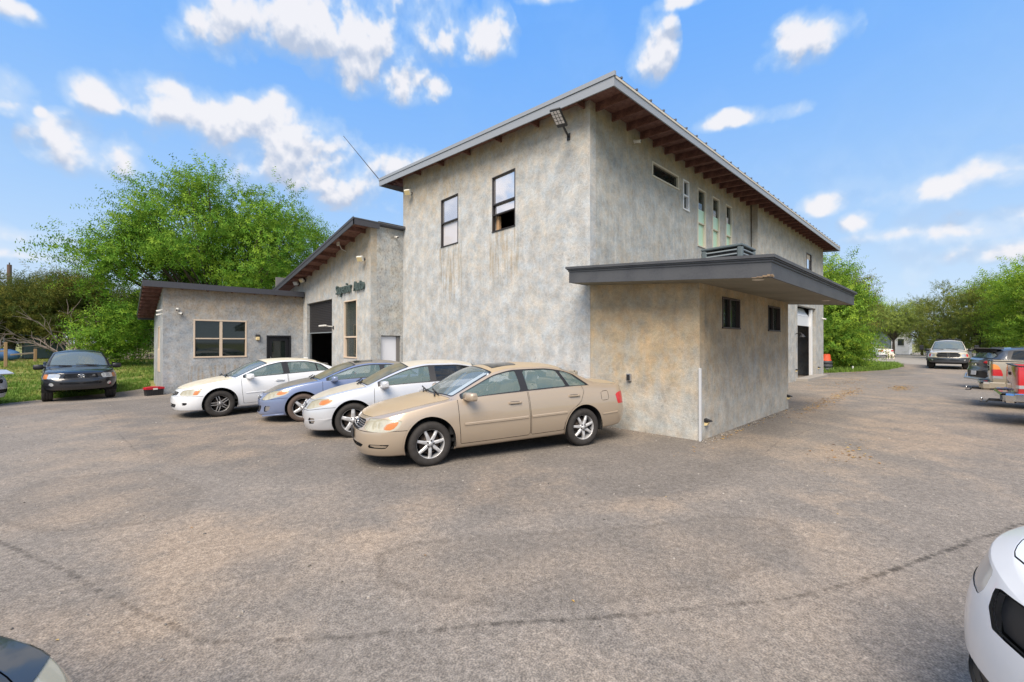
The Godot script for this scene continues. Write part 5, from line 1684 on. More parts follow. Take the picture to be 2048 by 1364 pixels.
	for k in 10:
		st = st_new()
		var v := 21.7 + k * 0.62
		slope(st, office_soffit, 0.702, 1.35, v - 0.02, v + 0.02, 0.03, 0.168)
		part(orf, "lookout", done(st), M.rafter_wood)
	for k in 6:
		st = st_new()
		var u := 1.9 + k * 0.85
		slope(st, office_soffit, u - 0.02, u + 0.02, 21.391, 21.7, 0.02, 0.168)
		part(orf, "rafter", done(st), M.rafter_wood)

	# ---- windows of the front
	for w in [[10.77, 11.72, false], [8.18, 9.13, true]]:
		var a: float = w[0]
		var e: float = w[1]
		var panes := [[a + 0.03, e - 0.03, 5.70, 6.43, M.mirror_pane]]
		var bars := [[a + 0.02, e - 0.02, 5.655, 5.70]]
		if w[2]:
			panes.append([a + 0.05, e - 0.05, 5.40, 5.655, M.mirror_pane, -0.065])
			bars.append([a + 0.03, e - 0.03, 5.36, 5.40])
		else: panes.append([a + 0.05, e - 0.05, 4.95, 5.655, M.sky_sheen_pane, -0.065])
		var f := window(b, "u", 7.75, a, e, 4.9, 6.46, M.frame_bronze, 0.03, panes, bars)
		if w[2]:
			st = st_new()
			rbox(st, "u", 7.75, e - 0.16, e - 0.05, 4.93, 5.37, -0.2, -0.11)
			part(f, "bare_stud", done(st), M.ply)
			st = st_new()
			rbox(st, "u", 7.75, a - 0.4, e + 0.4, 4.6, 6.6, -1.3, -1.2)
			part(f, "room_back", done(st), M.interior_brown)
	# ---- windows of the side
	window(b, "v", 5.74, 10.51, 12.06, 6.27, 6.69, M.frame_cream, 0.045, [[10.55, 12.02, 6.31, 6.65, M.pane_dark]], [])
	window(b, "v", 5.74, 12.33, 12.73, 5.77, 6.69, M.frame_white, 0.05, [[12.38, 12.68, 6.26, 6.64, M.pane_dark], [12.40, 12.66, 5.82, 6.2, M.pane_dark, -0.065]], [[12.36, 12.70, 6.2, 6.26]], 0.02)
	for e in [[13.35, 13.97], [14.49, 15.10], [15.65, 16.22]]:
		var f := window(b, "v", 5.74, e[0], e[1], 4.83, 6.69, M.frame_cream, 0.04, [[e[0] + 0.04, e[1] - 0.04, 5.62, 6.65, M.pane_clear], [e[0] + 0.04, e[1] - 0.09, 4.87, 5.58, M.pane_clear, -0.065]], [[e[0] + 0.03, e[1] - 0.03, 5.58, 5.62], [e[1] - 0.09, e[1] - 0.04, 4.87, 5.58]])
		st = st_new()
		rbox(st, "v", 5.74, e[0] + 0.04, e[1] - 0.09, 4.87, 5.575, -0.062, -0.058)
		rbox(st, "v", 5.74, e[0] + 0.04, e[1] - 0.04, 5.625, 6.05, -0.046, -0.042)
		part(f, "window_film", done(st), M.film_green)
	window(b, "v", 5.49, 25.6, 26.6, 4.75, 6.4, M.frame_bronze, 0.04, [[25.64, 26.56, 5.6, 6.1, M.mirror_pane], [25.64, 26.56, 4.8, 5.56, M.mirror_pane, -0.065], [25.64, 26.56, 6.1, 6.36, M.frame_tan]], [[25.62, 26.58, 5.56, 5.6]])
	# ---- sliding windows of the wing
	for e in [[8.80, 9.77, 0.42], [11.67, 12.66, 0.40]]:
		var m0: float = e[0] + (e[1] - e[0]) * e[2]
		window(b, "v", 3.30, e[0], e[1], 2.07, 2.71, M.frame_brown, 0.035, [[e[0] + 0.03, m0, 2.10, 2.68, M.pane_dark], [m0 + 0.1, e[1] - 0.03, 2.10, 2.68, M.pane_clear, -0.07]], [[m0, m0 + 0.035, 2.1, 2.68]])
	# ---- garage window, office windows
	var gf := window(b, "u", 6.5, 15.42, 16.66, 1.2, 3.42, M.frame_tan, 0.05, [[15.47, 16.61, 2.04, 3.38, M.pane_clear], [15.50, 16.58, 1.26, 1.98, M.pane_clear, -0.065]], [[15.45, 16.63, 1.98, 2.04], [16.53, 16.6, 1.25, 1.98]])
	st = st_new()
	rbox(st, "u", 6.5, 15.3, 15.98, 1.3, 2.95, -0.8, -0.76)
	part(gf, "leaning_picture", done(st), M.plastic_teal)
	st = st_new()
	for q in [[15.25, 15.31, 1.25, 3.0], [15.97, 16.03, 1.25, 3.0], [15.31, 15.97, 2.94, 3.0], [15.31, 15.97, 1.25, 1.31]]: rbox(st, "u", 6.5, q[0], q[1], q[2], q[3], -0.82, -0.74)
	part(gf, "picture_frame", done(st), M.frame_tan)
	window(b, "v", 21.66, 2.27, 4.17, 1.16, 2.76, M.frame_tan, 0.06, [[2.33, 3.17, 1.99, 2.70, M.pane_dark], [3.27, 4.11, 1.99, 2.70, M.pane_dark], [2.36, 3.16, 1.22, 1.94, M.pane_dark, -0.065], [3.28, 4.08, 1.22, 1.94, M.pane_dark, -0.065]], [[3.17, 3.27, 1.22, 2.70], [2.33, 3.17, 1.94, 1.99], [3.27, 4.11, 1.94, 1.99]])
	var sw := window(b, "u", 1.3, 23.2, 24.2, 0.55, 2.5, M.frame_tan, 0.05, [[23.25, 23.68, 1.55, 2.45, M.pane_dark], [23.72, 24.15, 1.55, 2.45, M.pane_dark]], [[23.68, 23.72, 1.5, 2.45], [23.22, 24.18, 1.48, 1.55]])
	st = st_new()
	rbox(st, "u", 1.3, 23.25, 24.15, 0.58, 1.5, -0.03, 0.03)
	part(sw, "closed_panel", done(st), M.frame_tan)
	# ---- doors
	st = st_new()
	for q in [[4.94, 5.02, -0.3, 2.13], [5.88, 5.96, -0.3, 2.13], [5.02, 5.88, 2.05, 2.13]]: rbox(st, "v", 21.66, q[0], q[1], q[2], q[3], -0.1, 0.02)
	for q in [[5.03, 5.17, -0.27, 2.04], [5.73, 5.87, -0.27, 2.04], [5.17, 5.73, 1.88, 2.04], [5.17, 5.73, -0.27, 0.0]]: rbox(st, "v", 21.66, q[0], q[1], q[2], q[3], -0.08, -0.04)
	var dr := part(b, "office_door", done(st), M.frame_black)
	st = st_new()
	rbox(st, "v", 21.66, 5.17, 5.73, 0.0, 1.88, -0.066, -0.06)
	part(dr, "pane", done(st), M.pane_dark)
	st = st_new()
	bar(st, V(5.10, 0.75, 21.62), V(5.10, 1.15, 21.62), 0.02, 0.02, Vector3.RIGHT)
	part(dr, "handle", done(st), M.satin_chrome)
	st = st_new()
	rbox(st, "v", 14.252, 6.90, 7.52, -0.24, 2.02, -0.14, -0.10)
	var wdoor := part(b, "side_door", done(st), M.door_white)
	st = st_new()
	for q in [[6.881, 6.90, -0.24, 2.049], [7.52, 7.649, -0.24, 2.049], [6.90, 7.52, 2.02, 2.049]]: rbox(st, "v", 14.252, q[0], q[1], q[2], q[3], -0.18, -0.06)
	part(wdoor, "door_frame", done(st), M.interior)
	# rolling garage door, half open: its slats
	st = st_new()
	rbox(st, "u", 6.5, 17.90, 21.14, 3.60, 3.9, -0.5, -0.24)
	var rd := part(b, "rolling_door", done(st), M.roll_door)
	for k in 18:
		st = st_new()
		rbox(st, "u", 6.5, 17.94, 21.10, 2.26 + k * 0.075, 2.26 + k * 0.075 + 0.068, -0.15, -0.12)
		part(rd, "slat", done(st), M.roll_door)
	st = st_new()
	rbox(st, "u", 6.5, 17.94, 21.10, 2.215, 2.255, -0.16, -0.10)
	part(rd, "bottom_rail", done(st), M.ac_slat)
	st = st_new()
	rbox(st, "u", 6.5, 20.98, 21.08, -0.22, 2.2, -0.12, -0.06)
	part(rd, "guide_rail", done(st), M.ac_slat)
	st = st_new()   # glazed partition standing inside the garage door
	for q in [[18.9, 19.0, -0.2, 2.3], [20.2, 20.3, -0.2, 2.3], [19.0, 20.2, 2.2, 2.3], [19.0, 20.2, 1.2, 1.26], [19.0, 20.2, -0.2, -0.1]]: rbox(st, "u", 6.5, q[0], q[1], q[2], q[3], -1.1, -1.04)
	var gp := part(b, "glazed_partition", done(st), M.frame_black)
	st = st_new()
	rbox(st, "u", 6.5, 19.0, 20.2, -0.1, 2.2, -1.08, -1.07)
	part(gp, "pane", done(st), M.pane_dark)
	# sectional door of the right bay
	st = st_new()
	rbox(st, "v", 5.49, 23.88, 27.0, 2.66, 3.16, -0.26, -0.20)
	var sd := part(b, "sectional_door", done(st), M.roll_white)
	st = st_new()
	hexa(st, [V(23.88, 3.17, 5.75), V(27.0, 3.17, 5.75), V(27.0, 3.17, 5.69), V(23.88, 3.17, 5.69), V(23.88, 3.58, 6.0), V(27.0, 3.58, 6.0), V(27.0, 3.60, 5.94), V(23.88, 3.60, 5.94)])
	part(sd, "panel", done(st), M.roll_white)
	st = st_new()
	rbox(st, "v", 5.49, 26.95, 27.2, -0.1, 3.55, -0.20, -0.08)
	part(sd, "door_jamb", done(st), M.frame_white)
	st = st_new()
	bx(st, V(25.7, 0.03, 5.28), Vector3(4.2, 0.14, 0.5), Basis.IDENTITY, 0.01)
	part(b, "door_apron", done(st), M.concrete)
	st = st_new()
	bx(st, V(7.735, 0.64, 3.285), Vector3(0.042, 1.36, 0.042), Basis.IDENTITY, 0.004)
	part(b, "corner_guard", done(st), M.pvc)

func sign_letters() -> void:
	var sg := thing("shop_sign", "raised dark green letters reading Superior Auto above garage window", "sign", V(6.5, 3.62, 17.33))
	var font := SystemFont.new()
	font.font_names = PackedStringArray(["Droid Sans"])
	font.font_weight = 700
	var text := "Superior Auto"
	var width := 0.0
	var ms := []
	for ch in text:
		if ch == " ":
			ms.append(null); continue
		var tm := TextMesh.new()
		tm.text = ch
		tm.font = font
		tm.font_size = 32
		tm.pixel_size = 0.0150
		tm.depth = 0.07
		ms.append(tm)
		width += tm.get_aabb().size.x + 0.035
	width += 0.26
	var k := 2.66 / width
	var x := 0.0
	for tm in ms:
		if tm == null:
			x += 0.26 * k; continue
		var w: float = tm.get_aabb().size.x
		var lo: float = tm.get_aabb().position.x
		var o := part(sg, "letter", tm, M.sign_green)
		tm.vertical_alignment = VERTICAL_ALIGNMENT_BOTTOM
		# text runs towards smaller v (the reader's right), facing -u
		o.rotation.y = -PI / 2
		o.scale = Vector3(k, 1.0, 1.0)
		o.position = Vector3(-0.05, -0.02, x - lo * k)
		x += (w + 0.035) * k

# small fittings, each a thing of its own
func flood(called: String, label: String, plane: String, c: float, a: float, y: float, turn: float, lens: Material) -> void:
	var t := thing(called, label, "floodlight", wp(plane, c, a, y, 0.0), 0.0, "floodlights on the walls")
	if plane == "v": t.rotation.y = PI / 2
	var st := st_new()
	lathe(st, [Vector2(0, 0.03), Vector2(0.05, 0.03), Vector2(0.06, 0.0)], 14, Vector3.ZERO, Basis(Vector3.UP, -PI / 2))
	part(t, "mount", done(st), M.plastic_black)
	st = st_new()
	bar(st, Vector3(-0.03, 0, 0), Vector3(-0.14, 0.0, 0.04), 0.03, 0.03)
	part(t, "arm", done(st), M.lamp_white)
	var hb := Basis(Vector3.UP, turn) * Basis(Vector3(0, 0, 1), 0.55)
	st = st_new()
	bx(st, Vector3(-0.2, -0.02, 0.06), Vector3(0.10, 0.2, 0.24), hb, 0.02)
	var h := part(t, "lamp_head", done(st), M.lamp_white)
	st = st_new()
	bx(st, Vector3(-0.2, -0.02, 0.06) + hb * Vector3(-0.052, 0, 0), Vector3(0.008, 0.16, 0.2), hb)
	part(h, "lens", done(st), lens)

func camera_box(label: String, plane: String, c: float, a: float, y: float, turn := 0.0) -> void:
	var t := thing("security_camera", label, "camera", wp(plane, c, a, y, 0.0), 0.0, "security cameras")
	if plane == "v": t.rotation.y = PI / 2
	var st := st_new()
	lathe(st, [Vector2(0, 0.02), Vector2(0.045, 0.02), Vector2(0.05, 0.0)], 12, Vector3.ZERO, Basis(Vector3.UP, -PI / 2))
	bar(st, Vector3.ZERO, Vector3(-0.08, -0.02, 0), 0.025, 0.025)
	part(t, "bracket", done(st), M.lamp_white)
	st = st_new()
	var hb := Basis(Vector3.UP, turn) * Basis(Vector3(0, 0, 1), 0.25)
	lathe(st, [Vector2(0, -0.09), Vector2(0.035, -0.09), Vector2(0.04, -0.08), Vector2(0.04, 0.08), Vector2(0.034, 0.085)], 14, Vector3(-0.1, -0.03, 0), hb * Basis(Vector3.UP, -PI / 2))
	part(t, "housing", done(st), M.lamp_white)
	st = st_new()
	lathe(st, [Vector2(0.034, 0.078), Vector2(0.0, 0.078)], 14, Vector3(-0.1, -0.03, 0), hb * Basis(Vector3.UP, -PI / 2))
	part(t, "lens", done(st), M.plastic_black)

func low_light(label: String, plane: String, c: float, a: float, y: float) -> void:
	var t := thing("wall_light", label, "wall light", wp(plane, c, a, y, 0.0), 0.0, "small low wall lights")
	if plane == "v": t.rotation.y = PI / 2
	var st := st_new()
	bx(st, Vector3(-0.035, 0.0, 0), Vector3(0.07, 0.05, 0.09), Basis.IDENTITY, 0.01)
	slab(st, pv([0, 0.05, -0.11, 0.02, -0.12, 0.0, 0, 0.0]), -0.05, 0.05)
	part(t, "hood", done(st), M.plastic_black)
	st = st_new()
	slab(st, pv([0, 0.0, -0.08, 0.0, -0.05, -0.07, 0, -0.08]), -0.035, 0.035)
	part(t, "lens", done(st), M.lamp_lens)

func build_fittings() -> void:
	sign_letters()
	flood("floodlight", "yellowed floodlight high at the far end of upper front wall", "u", 7.75, 13.62, 7.18, 0.5, M.lamp_lens)
	flood("floodlight", "yellowed floodlight to the right above the shop sign", "u", 6.5, 14.75, 4.80, 0.6, M.lamp_lens)
	flood("floodlight", "white floodlight just above the office roof end", "u", 6.5, 22.2, 4.70, 0.6, M.lamp_white)
	flood("floodlight", "yellowed floodlight above the left end of rolling door", "u", 6.5, 21.3, 4.74, 0.3, M.lamp_lens)
	# flat antenna panel with its cable
	var t := thing("antenna_panel", "flat white antenna panel on bracket under garage eave", "antenna", V(6.5, 5.62, 16.35))
	var st := st_new()
	bx(st, Vector3(-0.35, 0.1, 0), Vector3(0.08, 0.42, 0.16), Basis.IDENTITY, 0.02)
	part(t, "panel", done(st), M.lamp_white)
	st = st_new()
	tube(st, [Vector3(-0.31, -0.06, 0), Vector3(-0.2, -0.22, -0.05), Vector3(-0.02, -0.28, -0.06)], [0.012], 6)
	bar(st, Vector3(0, 0.1, 0), Vector3(-0.32, 0.1, 0), 0.03, 0.03)
	part(t, "bracket", done(st), M.lamp_white)
	# tube lamp beside the rolling door
	t = thing("tube_lamp", "short white tube lamp on arm beside rolling door", "wall light", V(6.5, 2.46, 17.75))
	st = st_new()
	bar(st, Vector3(0, 0, 0), Vector3(-0.3, 0.02, -0.05), 0.03, 0.03)
	bx(st, Vector3(-0.32, 0.03, -0.35), Vector3(0.08, 0.07, 0.75), Basis.IDENTITY, 0.02)
	part(t, "lamp_body", done(st), M.lamp_white)
	st = st_new()
	bx(st, Vector3(-0.02, -0.04, 0.0), Vector3(0.04, 0.12, 0.08))
	part(t, "wall_plate", done(st), M.plastic_black)
	camera_box("white camera high on narrow dark wall beside main block", "v", 14.252, 7.44, 5.67)
	camera_box("white camera on office front wall near its left corner, upper of the pair", "v", 21.66, 1.75, 3.15, -0.4)
	camera_box("white camera on office front wall near its left corner, lower of the pair", "v", 21.66, 1.85, 3.0, 0.5)
	camera_box("white camera upper of the pair on office end wall", "u", 1.3, 22.0, 3.1, -0.3)
	camera_box("white camera lower of the pair on office end wall", "u", 1.3, 22.05, 2.95, -0.3)
	camera_box("white camera on the far corner pillar of right bay", "v", 5.49, 29.0, 3.16, 0.5)
	camera_box("small white camera under rafters of the long side wall", "v", 5.74, 9.62, 6.92, 0.2)
	low_light("brass low wall light beside white corner guard of side wing", "v", 3.30, 7.98, 0.33)
	low_light("brass low wall light at far end of side wing wall", "v", 3.30, 13.3, 0.33)
	low_light("low wall light on the pillar left of open right bay", "v", 5.49, 23.55, 0.5)
	low_light("low wall light on the pillar right of open right bay", "v", 5.49, 28.0, 0.44)
	# black lantern beside the right bay
	t = thing("gooseneck_lamp", "black gooseneck lamp on the pillar beside right bay", "wall light", V(23.5, 2.2, 5.49), PI / 2)
	st = st_new()
	tube(st, [Vector3(0, 0, 0), Vector3(-0.12, 0.06, 0), Vector3(-0.24, 0.04, 0), Vector3(-0.28, -0.04, 0)], [0.018], 8)
	part(t, "neck", done(st), M.plastic_black)
	st = st_new()
	lathe(st, [Vector2(0.02, 0.1), Vector2(0.06, 0.06), Vector2(0.13, -0.04)], 16, Vector3(-0.28, -0.1, 0), Basis(Vector3(1, 0, 0), -PI / 2))
	part(t, "shade", done(st), M.plastic_black)
	# solar street lamp on the upper corner
	t = thing("solar_lamp", "solar street lamp on black arm at the upper front corner", "lamp", V(7.75, 6.63, 6.35))
	st = st_new()
	tube(st, [Vector3(0, 0, 0), Vector3(-0.42, 0.06, 0.17)], [0.026], 10)
	bx(st, Vector3(-0.01, 0, 0), Vector3(0.02, 0.16, 0.1), Basis.IDENTITY, 0.005)
	part(t, "arm", done(st), M.plastic_black)
	var hb := Basis(Vector3.UP, 0.38) * Basis(Vector3(0, 0, 1), -0.22)
	st = st_new()
	bx(st, Vector3(-0.66, 0.11, 0.26), Vector3(0.56, 0.05, 0.24), hb, 0.02)
	var lh := part(t, "lamp_head", done(st), M.plastic_black)
	st = st_new()
	for i in 4:
		for j in 3: bx(st, Vector3(-0.68, 0.11, 0.26) + hb * Vector3(-0.19 + i * 0.105, -0.027, -0.07 + j * 0.07), Vector3(0.085, 0.006, 0.055), hb, 0.0)
	part(lh, "led_panels", done(st), M.blind)
	# whip antenna leaning out from the far roof corner
	t = thing("whip_antenna", "thin leaning whip antenna at far roof corner", "antenna", V(7.36, 8.05, 15.36))
	st = st_new()
	tube(st, [Vector3(0, -0.1, 0), Vector3(0, 0.0, 0.0), Vector3(0, 3.0, -3.6)], [0.02, 0.02, 0.012], 6)
	part(t, "rod", done(st), M.wire)
	# outlet on the low wing
	t = thing("outlet_box", "metal outlet box on tan wall above the tan sedan's boot", "outlet", V(7.752, 1.07, 4.74))
	st = st_new()
	bx(st, Vector3(-0.03, 0, 0), Vector3(0.06, 0.15, 0.1), Basis.IDENTITY, 0.008)
	part(t, "box", done(st), M.satin_chrome)
	st = st_new()
	bx(st, Vector3(-0.065, 0.0, 0), Vector3(0.012, 0.12, 0.07), Basis.IDENTITY, 0.004)
	part(t, "cover", done(st), M.plastic_black)
	# yellowed wall lamp beside the office door
	t = thing("wall_lantern", "small yellowed box lamp beside the office door", "wall light", V(4.58, 2.05, 21.66), PI / 2)
	st = st_new()
	bx(st, Vector3(-0.05, 0.06, 0), Vector3(0.1, 0.1, 0.17), Basis.IDENTITY, 0.01)
	part(t, "cap", done(st), M.dark_metal)
	st = st_new()
	bx(st, Vector3(-0.06, -0.07, 0), Vector3(0.11, 0.15, 0.15), Basis.IDENTITY, 0.02)
	part(t, "lens", done(st), M.lamp_lens)
	# teal bin behind the upper window
	t = thing("storage_bin", "teal plastic bin standing behind lower pane of left upper window", "bin", V(8.05, 4.93, 11.42))
	st = st_new()
	hexa(st, [Vector3(-0.14, 0, -0.18), Vector3(0.14, 0, -0.18), Vector3(0.14, 0, 0.18), Vector3(-0.14, 0, 0.18), Vector3(-0.17, 0.36, -0.22), Vector3(0.17, 0.36, -0.22), Vector3(0.17, 0.36, 0.22), Vector3(-0.17, 0.36, 0.22)])
	part(t, "bin_body", done(st), M.plastic_teal)
	st = st_new()
	bx(st, Vector3(0, 0.37, 0), Vector3(0.37, 0.03, 0.47), Basis.IDENTITY, 0.01)
	part(t, "lid", done(st), M.plastic_teal)
	st = st_new()
	rbox(st, "u", 7.75, 10.7, 11.8, 4.8, 6.5, -0.6, -0.58)
	t = thing("window_blind", "pale blind hanging behind the left upper window", "blind", Vector3.ZERO)
	part(t, "blind_sheet", done(st), M.blind)
	# condenser on the wing roof
	t = thing("air_conditioner", "grey louvred air conditioner standing on the canopy roof", "air conditioner", V(11.9, canopy_soffit(4.4) + 0.32, 4.3))
	t.scale = Vector3(1.05, 1.05, 1.05)
	st = st_new()
	bx(st, Vector3(0, 0.42, 0), Vector3(0.84, 0.84, 0.84), Basis.IDENTITY, 0.05)
	part(t, "core", done(st), M.plastic_black)
	st = st_new()
	for sx in [-1.0, 1.0]:
		for sz in [-1.0, 1.0]: bx(st, Vector3(sx * 0.42, 0.45, sz * 0.42), Vector3(0.13, 0.9, 0.13), Basis.IDENTITY, 0.03)
	bx(st, Vector3(0, 0.92, 0), Vector3(0.98, 0.06, 0.98), Basis.IDENTITY, 0.025)
	bx(st, Vector3(0, 0.03, 0), Vector3(0.96, 0.06, 0.96), Basis.IDENTITY, 0.02)
	part(t, "casing", done(st), M.ac_metal)
	for k in 8:
		st = st_new()
		var y := 0.12 + k * 0.1
		for r in 4: bx(st, Vector3(0, y, 0) + Basis(Vector3.UP, r * PI / 2) * Vector3(0, 0, 0.445), Vector3(0.74, 0.035, 0.05) if r % 2 == 0 else Vector3(0.05, 0.035, 0.74), Basis.IDENTITY, 0.008)
		part(t, "louvre", done(st), M.ac_slat)
	st = st_new()
	bx(st, Vector3(0.27, 0.66, 0.478), Vector3(0.16, 0.13, 0.01))
	part(t, "red_sticker", done(st), M.plastic_red)
	# battery crate by the office corner
	t = thing("tool_box", "black tool box with red lid beside the office corner", "tool box", V(1.02, G(0, 21.3), 21.35), 0.25)
	st = st_new()
	slab(st, pv([-0.25, 0.0, 0.25, 0.0, 0.27, 0.24, -0.27, 0.24]), -0.14, 0.14)
	for k in 7: bx(st, Vector3(-0.21 + k * 0.07, 0.12, 0.145), Vector3(0.025, 0.2, 0.015))
	part(t, "box_body", done(st), M.plastic_black)
	st = st_new()
	slab(st, pv([-0.29, 0.24, 0.29, 0.24, 0.28, 0.31, 0.1, 0.335, -0.1, 0.335, -0.28, 0.31]), -0.16, 0.16)
	part(t, "lid", done(st), M.plastic_red)
	st = st_new()
	bx(st, Vector3(0, 0.25, 0.165), Vector3(0.14, 0.06, 0.012), Basis.IDENTITY, 0.004)
	part(t, "latch", done(st), M.lamp_white)
# ---------------------------------------------------------------- sky
func make_sky() -> ImageTexture:
	var W := 3072
	var H := 1536
	var half := H / 2
	var ppd := W / 360.0
	var dens := PackedFloat32Array()   # cloud body before the noise eats into it
	dens.resize(W * half)
	var blobs := [[14.2, 33.8, 9.3, 2.5], [22.0, 34.7, 8.8, 2.6], [32.0, 36.9, 7.8, 3.0], [38.7, 35.6, 4.0, 1.8], [7.4, 30.7, 3.1, 2.1], [23.2, 32.7, 3.6, 2.7], [25.6, 30.7, 6.2, 1.9], [10.2, 23.5, 8.2, 2.2], [15.3, 25.5, 4.2, 1.7], [19.7, 20.4, 12.0, 3.2], [-2.3, 17.8, 3.1, 2.1], [-2.0, 22.6, 1.7, 1.4], [-7.1, 21.0, 1.3, 1.5], [-7.2, 26.9, 1.7, 0.7], [-5.3, 20.1, 0.4, 0.4], [4.0, 25.0, 1.2, 0.8], [61.4, 33.6, 2.4, 2.9], [77.7, 30.3, 3.6, 1.9], [70.3, 25.2, 3.2, 0.8], [75.4, 24.7, 2.9, 0.7], [87.3, 14.5, 3.4, 1.1], [91.8, 14.9, 2.3, 1.3], [79.1, 14.8, 1.8, 1.0], [82.5, 12.4, 1.5, 0.9], [90.9, 10.4, 3.4, 1.2], [84.4, 10.8, 2.6, 0.7], [91.5, 8.1, 2.9, 1.0], [-6.6, 9.4, 2.6, 0.7], [-5.8, 7.8, 2.7, 0.5], [64.1, 37.1, 3.5, 0.6], [48.1, 39.2, 3.4, 0.5]]
	# the same fair-weather field goes on round the rest of the sky
	var rg := RandomNumberGenerator.new()
	rg.seed = 77
	for k in 110:
		var az := rg.randf_range(102.0, 344.0)
		var el := 5.0 + 62.0 * pow(rg.randf(), 1.2)
		var sz := rg.randf_range(0.5, 1.5) * (0.5 + el / 30.0)
		for q in rg.randi_range(1, 4):
			blobs.append([az + rg.randf_range(-6, 6) * sz, el + rg.randf_range(-1.0, 1.0) * sz, rg.randf_range(2.5, 8.0) * sz, rg.randf_range(1.0, 2.4) * sz])
	# the broad bank that the upper windows mirror
	for e in [[322, 13, 14, 4], [318, 19, 14, 4], [328, 24, 11, 4], [308, 25, 14, 6], [296, 33, 14, 5], [312, 32, 12, 4], [304, 12, 14, 5], [326, 18, 10, 4]]: blobs.append(e)
	for k in 14:
		blobs.append([rg.randf_range(0, 360), rg.randf_range(48, 84), rg.randf_range(8, 30), rg.randf_range(3, 7)])
	for b in blobs:
		var cx: float = fposmod(b[0], 360.0) * ppd
		var cy: float = (90.0 - b[1]) * ppd
		var rx: float = b[2] * ppd * 1.5
		var ry: float = b[3] * ppd * 1.7
		for j in range(maxi(0, int(cy - ry)), mini(half, int(cy + ry) + 1)):
			var dy := (j - cy) / ry
			if dy > 0: dy *= 1.25   # flatter base
			for i in range(int(cx - rx), int(cx + rx) + 1):
				var dx := (i - cx) / rx
				var r2 := dx * dx + dy * dy
				if r2 < 1.0:
					var o := j * W + posmod(i, W)
					var f := (1.0 - r2)
					dens[o] = minf(1.25, maxf(dens[o], f) + 0.22 * minf(dens[o], f))
	var n1 := noise(301, 0.014, 7)
	n1.fractal_gain = 0.56
	n1.domain_warp_enabled = true
	n1.domain_warp_amplitude = 18.0
	n1.domain_warp_frequency = 0.01
	var n2 := noise(302, 0.004, 4)
	var i1 := n1.get_seamless_image(W, half)
	var i2 := n2.get_seamless_image(W, half)
	i1.convert(Image.FORMAT_L8); i2.convert(Image.FORMAT_L8)
	var a := i1.get_data()
	var b2 := i2.get_data()
	var out := PackedByteArray()
	out.resize(W * H * 3)
	for j in half:
		var el := 90.0 - (j + 0.5) / ppd
		var t := clampf(1.0 - el / 50.0, 0.0, 1.0)
		t = t * (0.3 + 0.7 * t)
		# clear air from zenith blue to the pale horizon (sRGB)
		var r0 := lerpf(0.385, 0.88, t)
		var g0 := lerpf(0.65, 0.94, t)
		var bb0 := lerpf(0.985, 0.985, t)
		for i in W:
			var o := j * W + i
			var d := dens[o]
			var n := a[o] / 255.0
			var c := 0.0
			if d > 0.0:
				c = clampf((d * 1.35 + (n - 0.5) * 2.7 - 0.46) * 1.0, 0.0, 1.0)
				c = c * c * (3.0 - 2.0 * c)
				c = 0.95 * maxf(c, 0.46 * clampf(d * 1.4 + (n - 0.5) * 2.4 - 0.1, 0.0, 1.0))
			# thin veils low down
			c = maxf(c, clampf((b2[o] / 255.0 - 0.5) * 1.6 + (n - 0.5) * 0.6, 0.0, 0.5) * clampf((22.0 - el) / 18.0, 0.08, 0.85))
			var lum := 0.0
			if c > 0.0:
				# sunlit tops, greyer undersides: compare with the cloud body a little higher up
				var up := dens[maxi(0, j - 22) * W + i]
				var nu: float = a[maxi(0, j - 9) * W + i] / 255.0
				lum = clampf(0.58 + (d - up) * 1.1 + (n - nu) * 3.4 + (b2[o] / 255.0 - 0.5) * 0.5, 0.0, 1.0)
			var k := o * 3
			var cr := lerpf(0.74, 0.965, lum)
			var cg := lerpf(0.785, 0.957, lum)
			var cb := lerpf(0.87, 0.97, lum)
			out[k] = int(lerpf(r0, cr, c) * 255.0); out[k + 1] = int(lerpf(g0, cg, c) * 255.0); out[k + 2] = int(lerpf(bb0, cb, c) * 255.0)
	for j in range(half, H):
		for i in W:
			var k := (j * W + i) * 3
			out[k] = 150; out[k + 1] = 146; out[k + 2] = 138
	return tex_rgb(W, H, out)

# ---------------------------------------------------------------- ground
const LOT := [-46.0, -12.0, -12.0, 14.6, -2.9, 21.75, 1.05, 24.9, 1.6, 25.3, 8.0, 26.0, 29.5, 10.0, 31.5, 5.7, 33.6, 4.8, 37.0, 3.6, 43.0, 3.2, 50.0, 4.2, 56.0, 8.5, 62.0, 13.0, 80.0, 16.0, 110.0, 15.0, 110.0, -3.5, 84.0, -2.6, 62.0, -2.2, 52.0, -2.8, 44.0, -4.6, 34.0, -7.6, 14.0, -8.6, 2.0, -9.2, -20.0, -14.0]

func ground_sheet() -> void:
	var cs := []
	for c in [-600.0, -300.0, -150.0]: cs.append(c)
	var x := -90.0
	while x <= 120.0:
		cs.append(x); x += 3.0
	for c in [180.0, 320.0, 600.0]: cs.append(c)
	var st := st_new()
	for i in cs.size() - 1:
		for j in cs.size() - 1:
			var p := []
			for e in [[0, 0], [0, 1], [1, 1], [1, 0]]:
				var u: float = cs[i + e[0]]
				var v: float = cs[j + e[1]]
				p.append(V(u, G(u, v) - 0.03, v))
			quad(st, p[0], p[1], p[2], p[3], 0)
	var m := mat("lawn_soil", Color.WHITE, 0.95)
	triplanar(m, mottle(1024, [[401, 0.004, 5, 0.55], [402, 0.03, 4, 0.25], [403, 0.2, 3, 0.2]], [Color(0.30, 0.36, 0.13), Color(0.42, 0.47, 0.18), Color(0.50, 0.50, 0.25), Color(0.58, 0.52, 0.34), Color(0.60, 0.50, 0.36)]), 0.09)
	structure("ground", done(st), m)

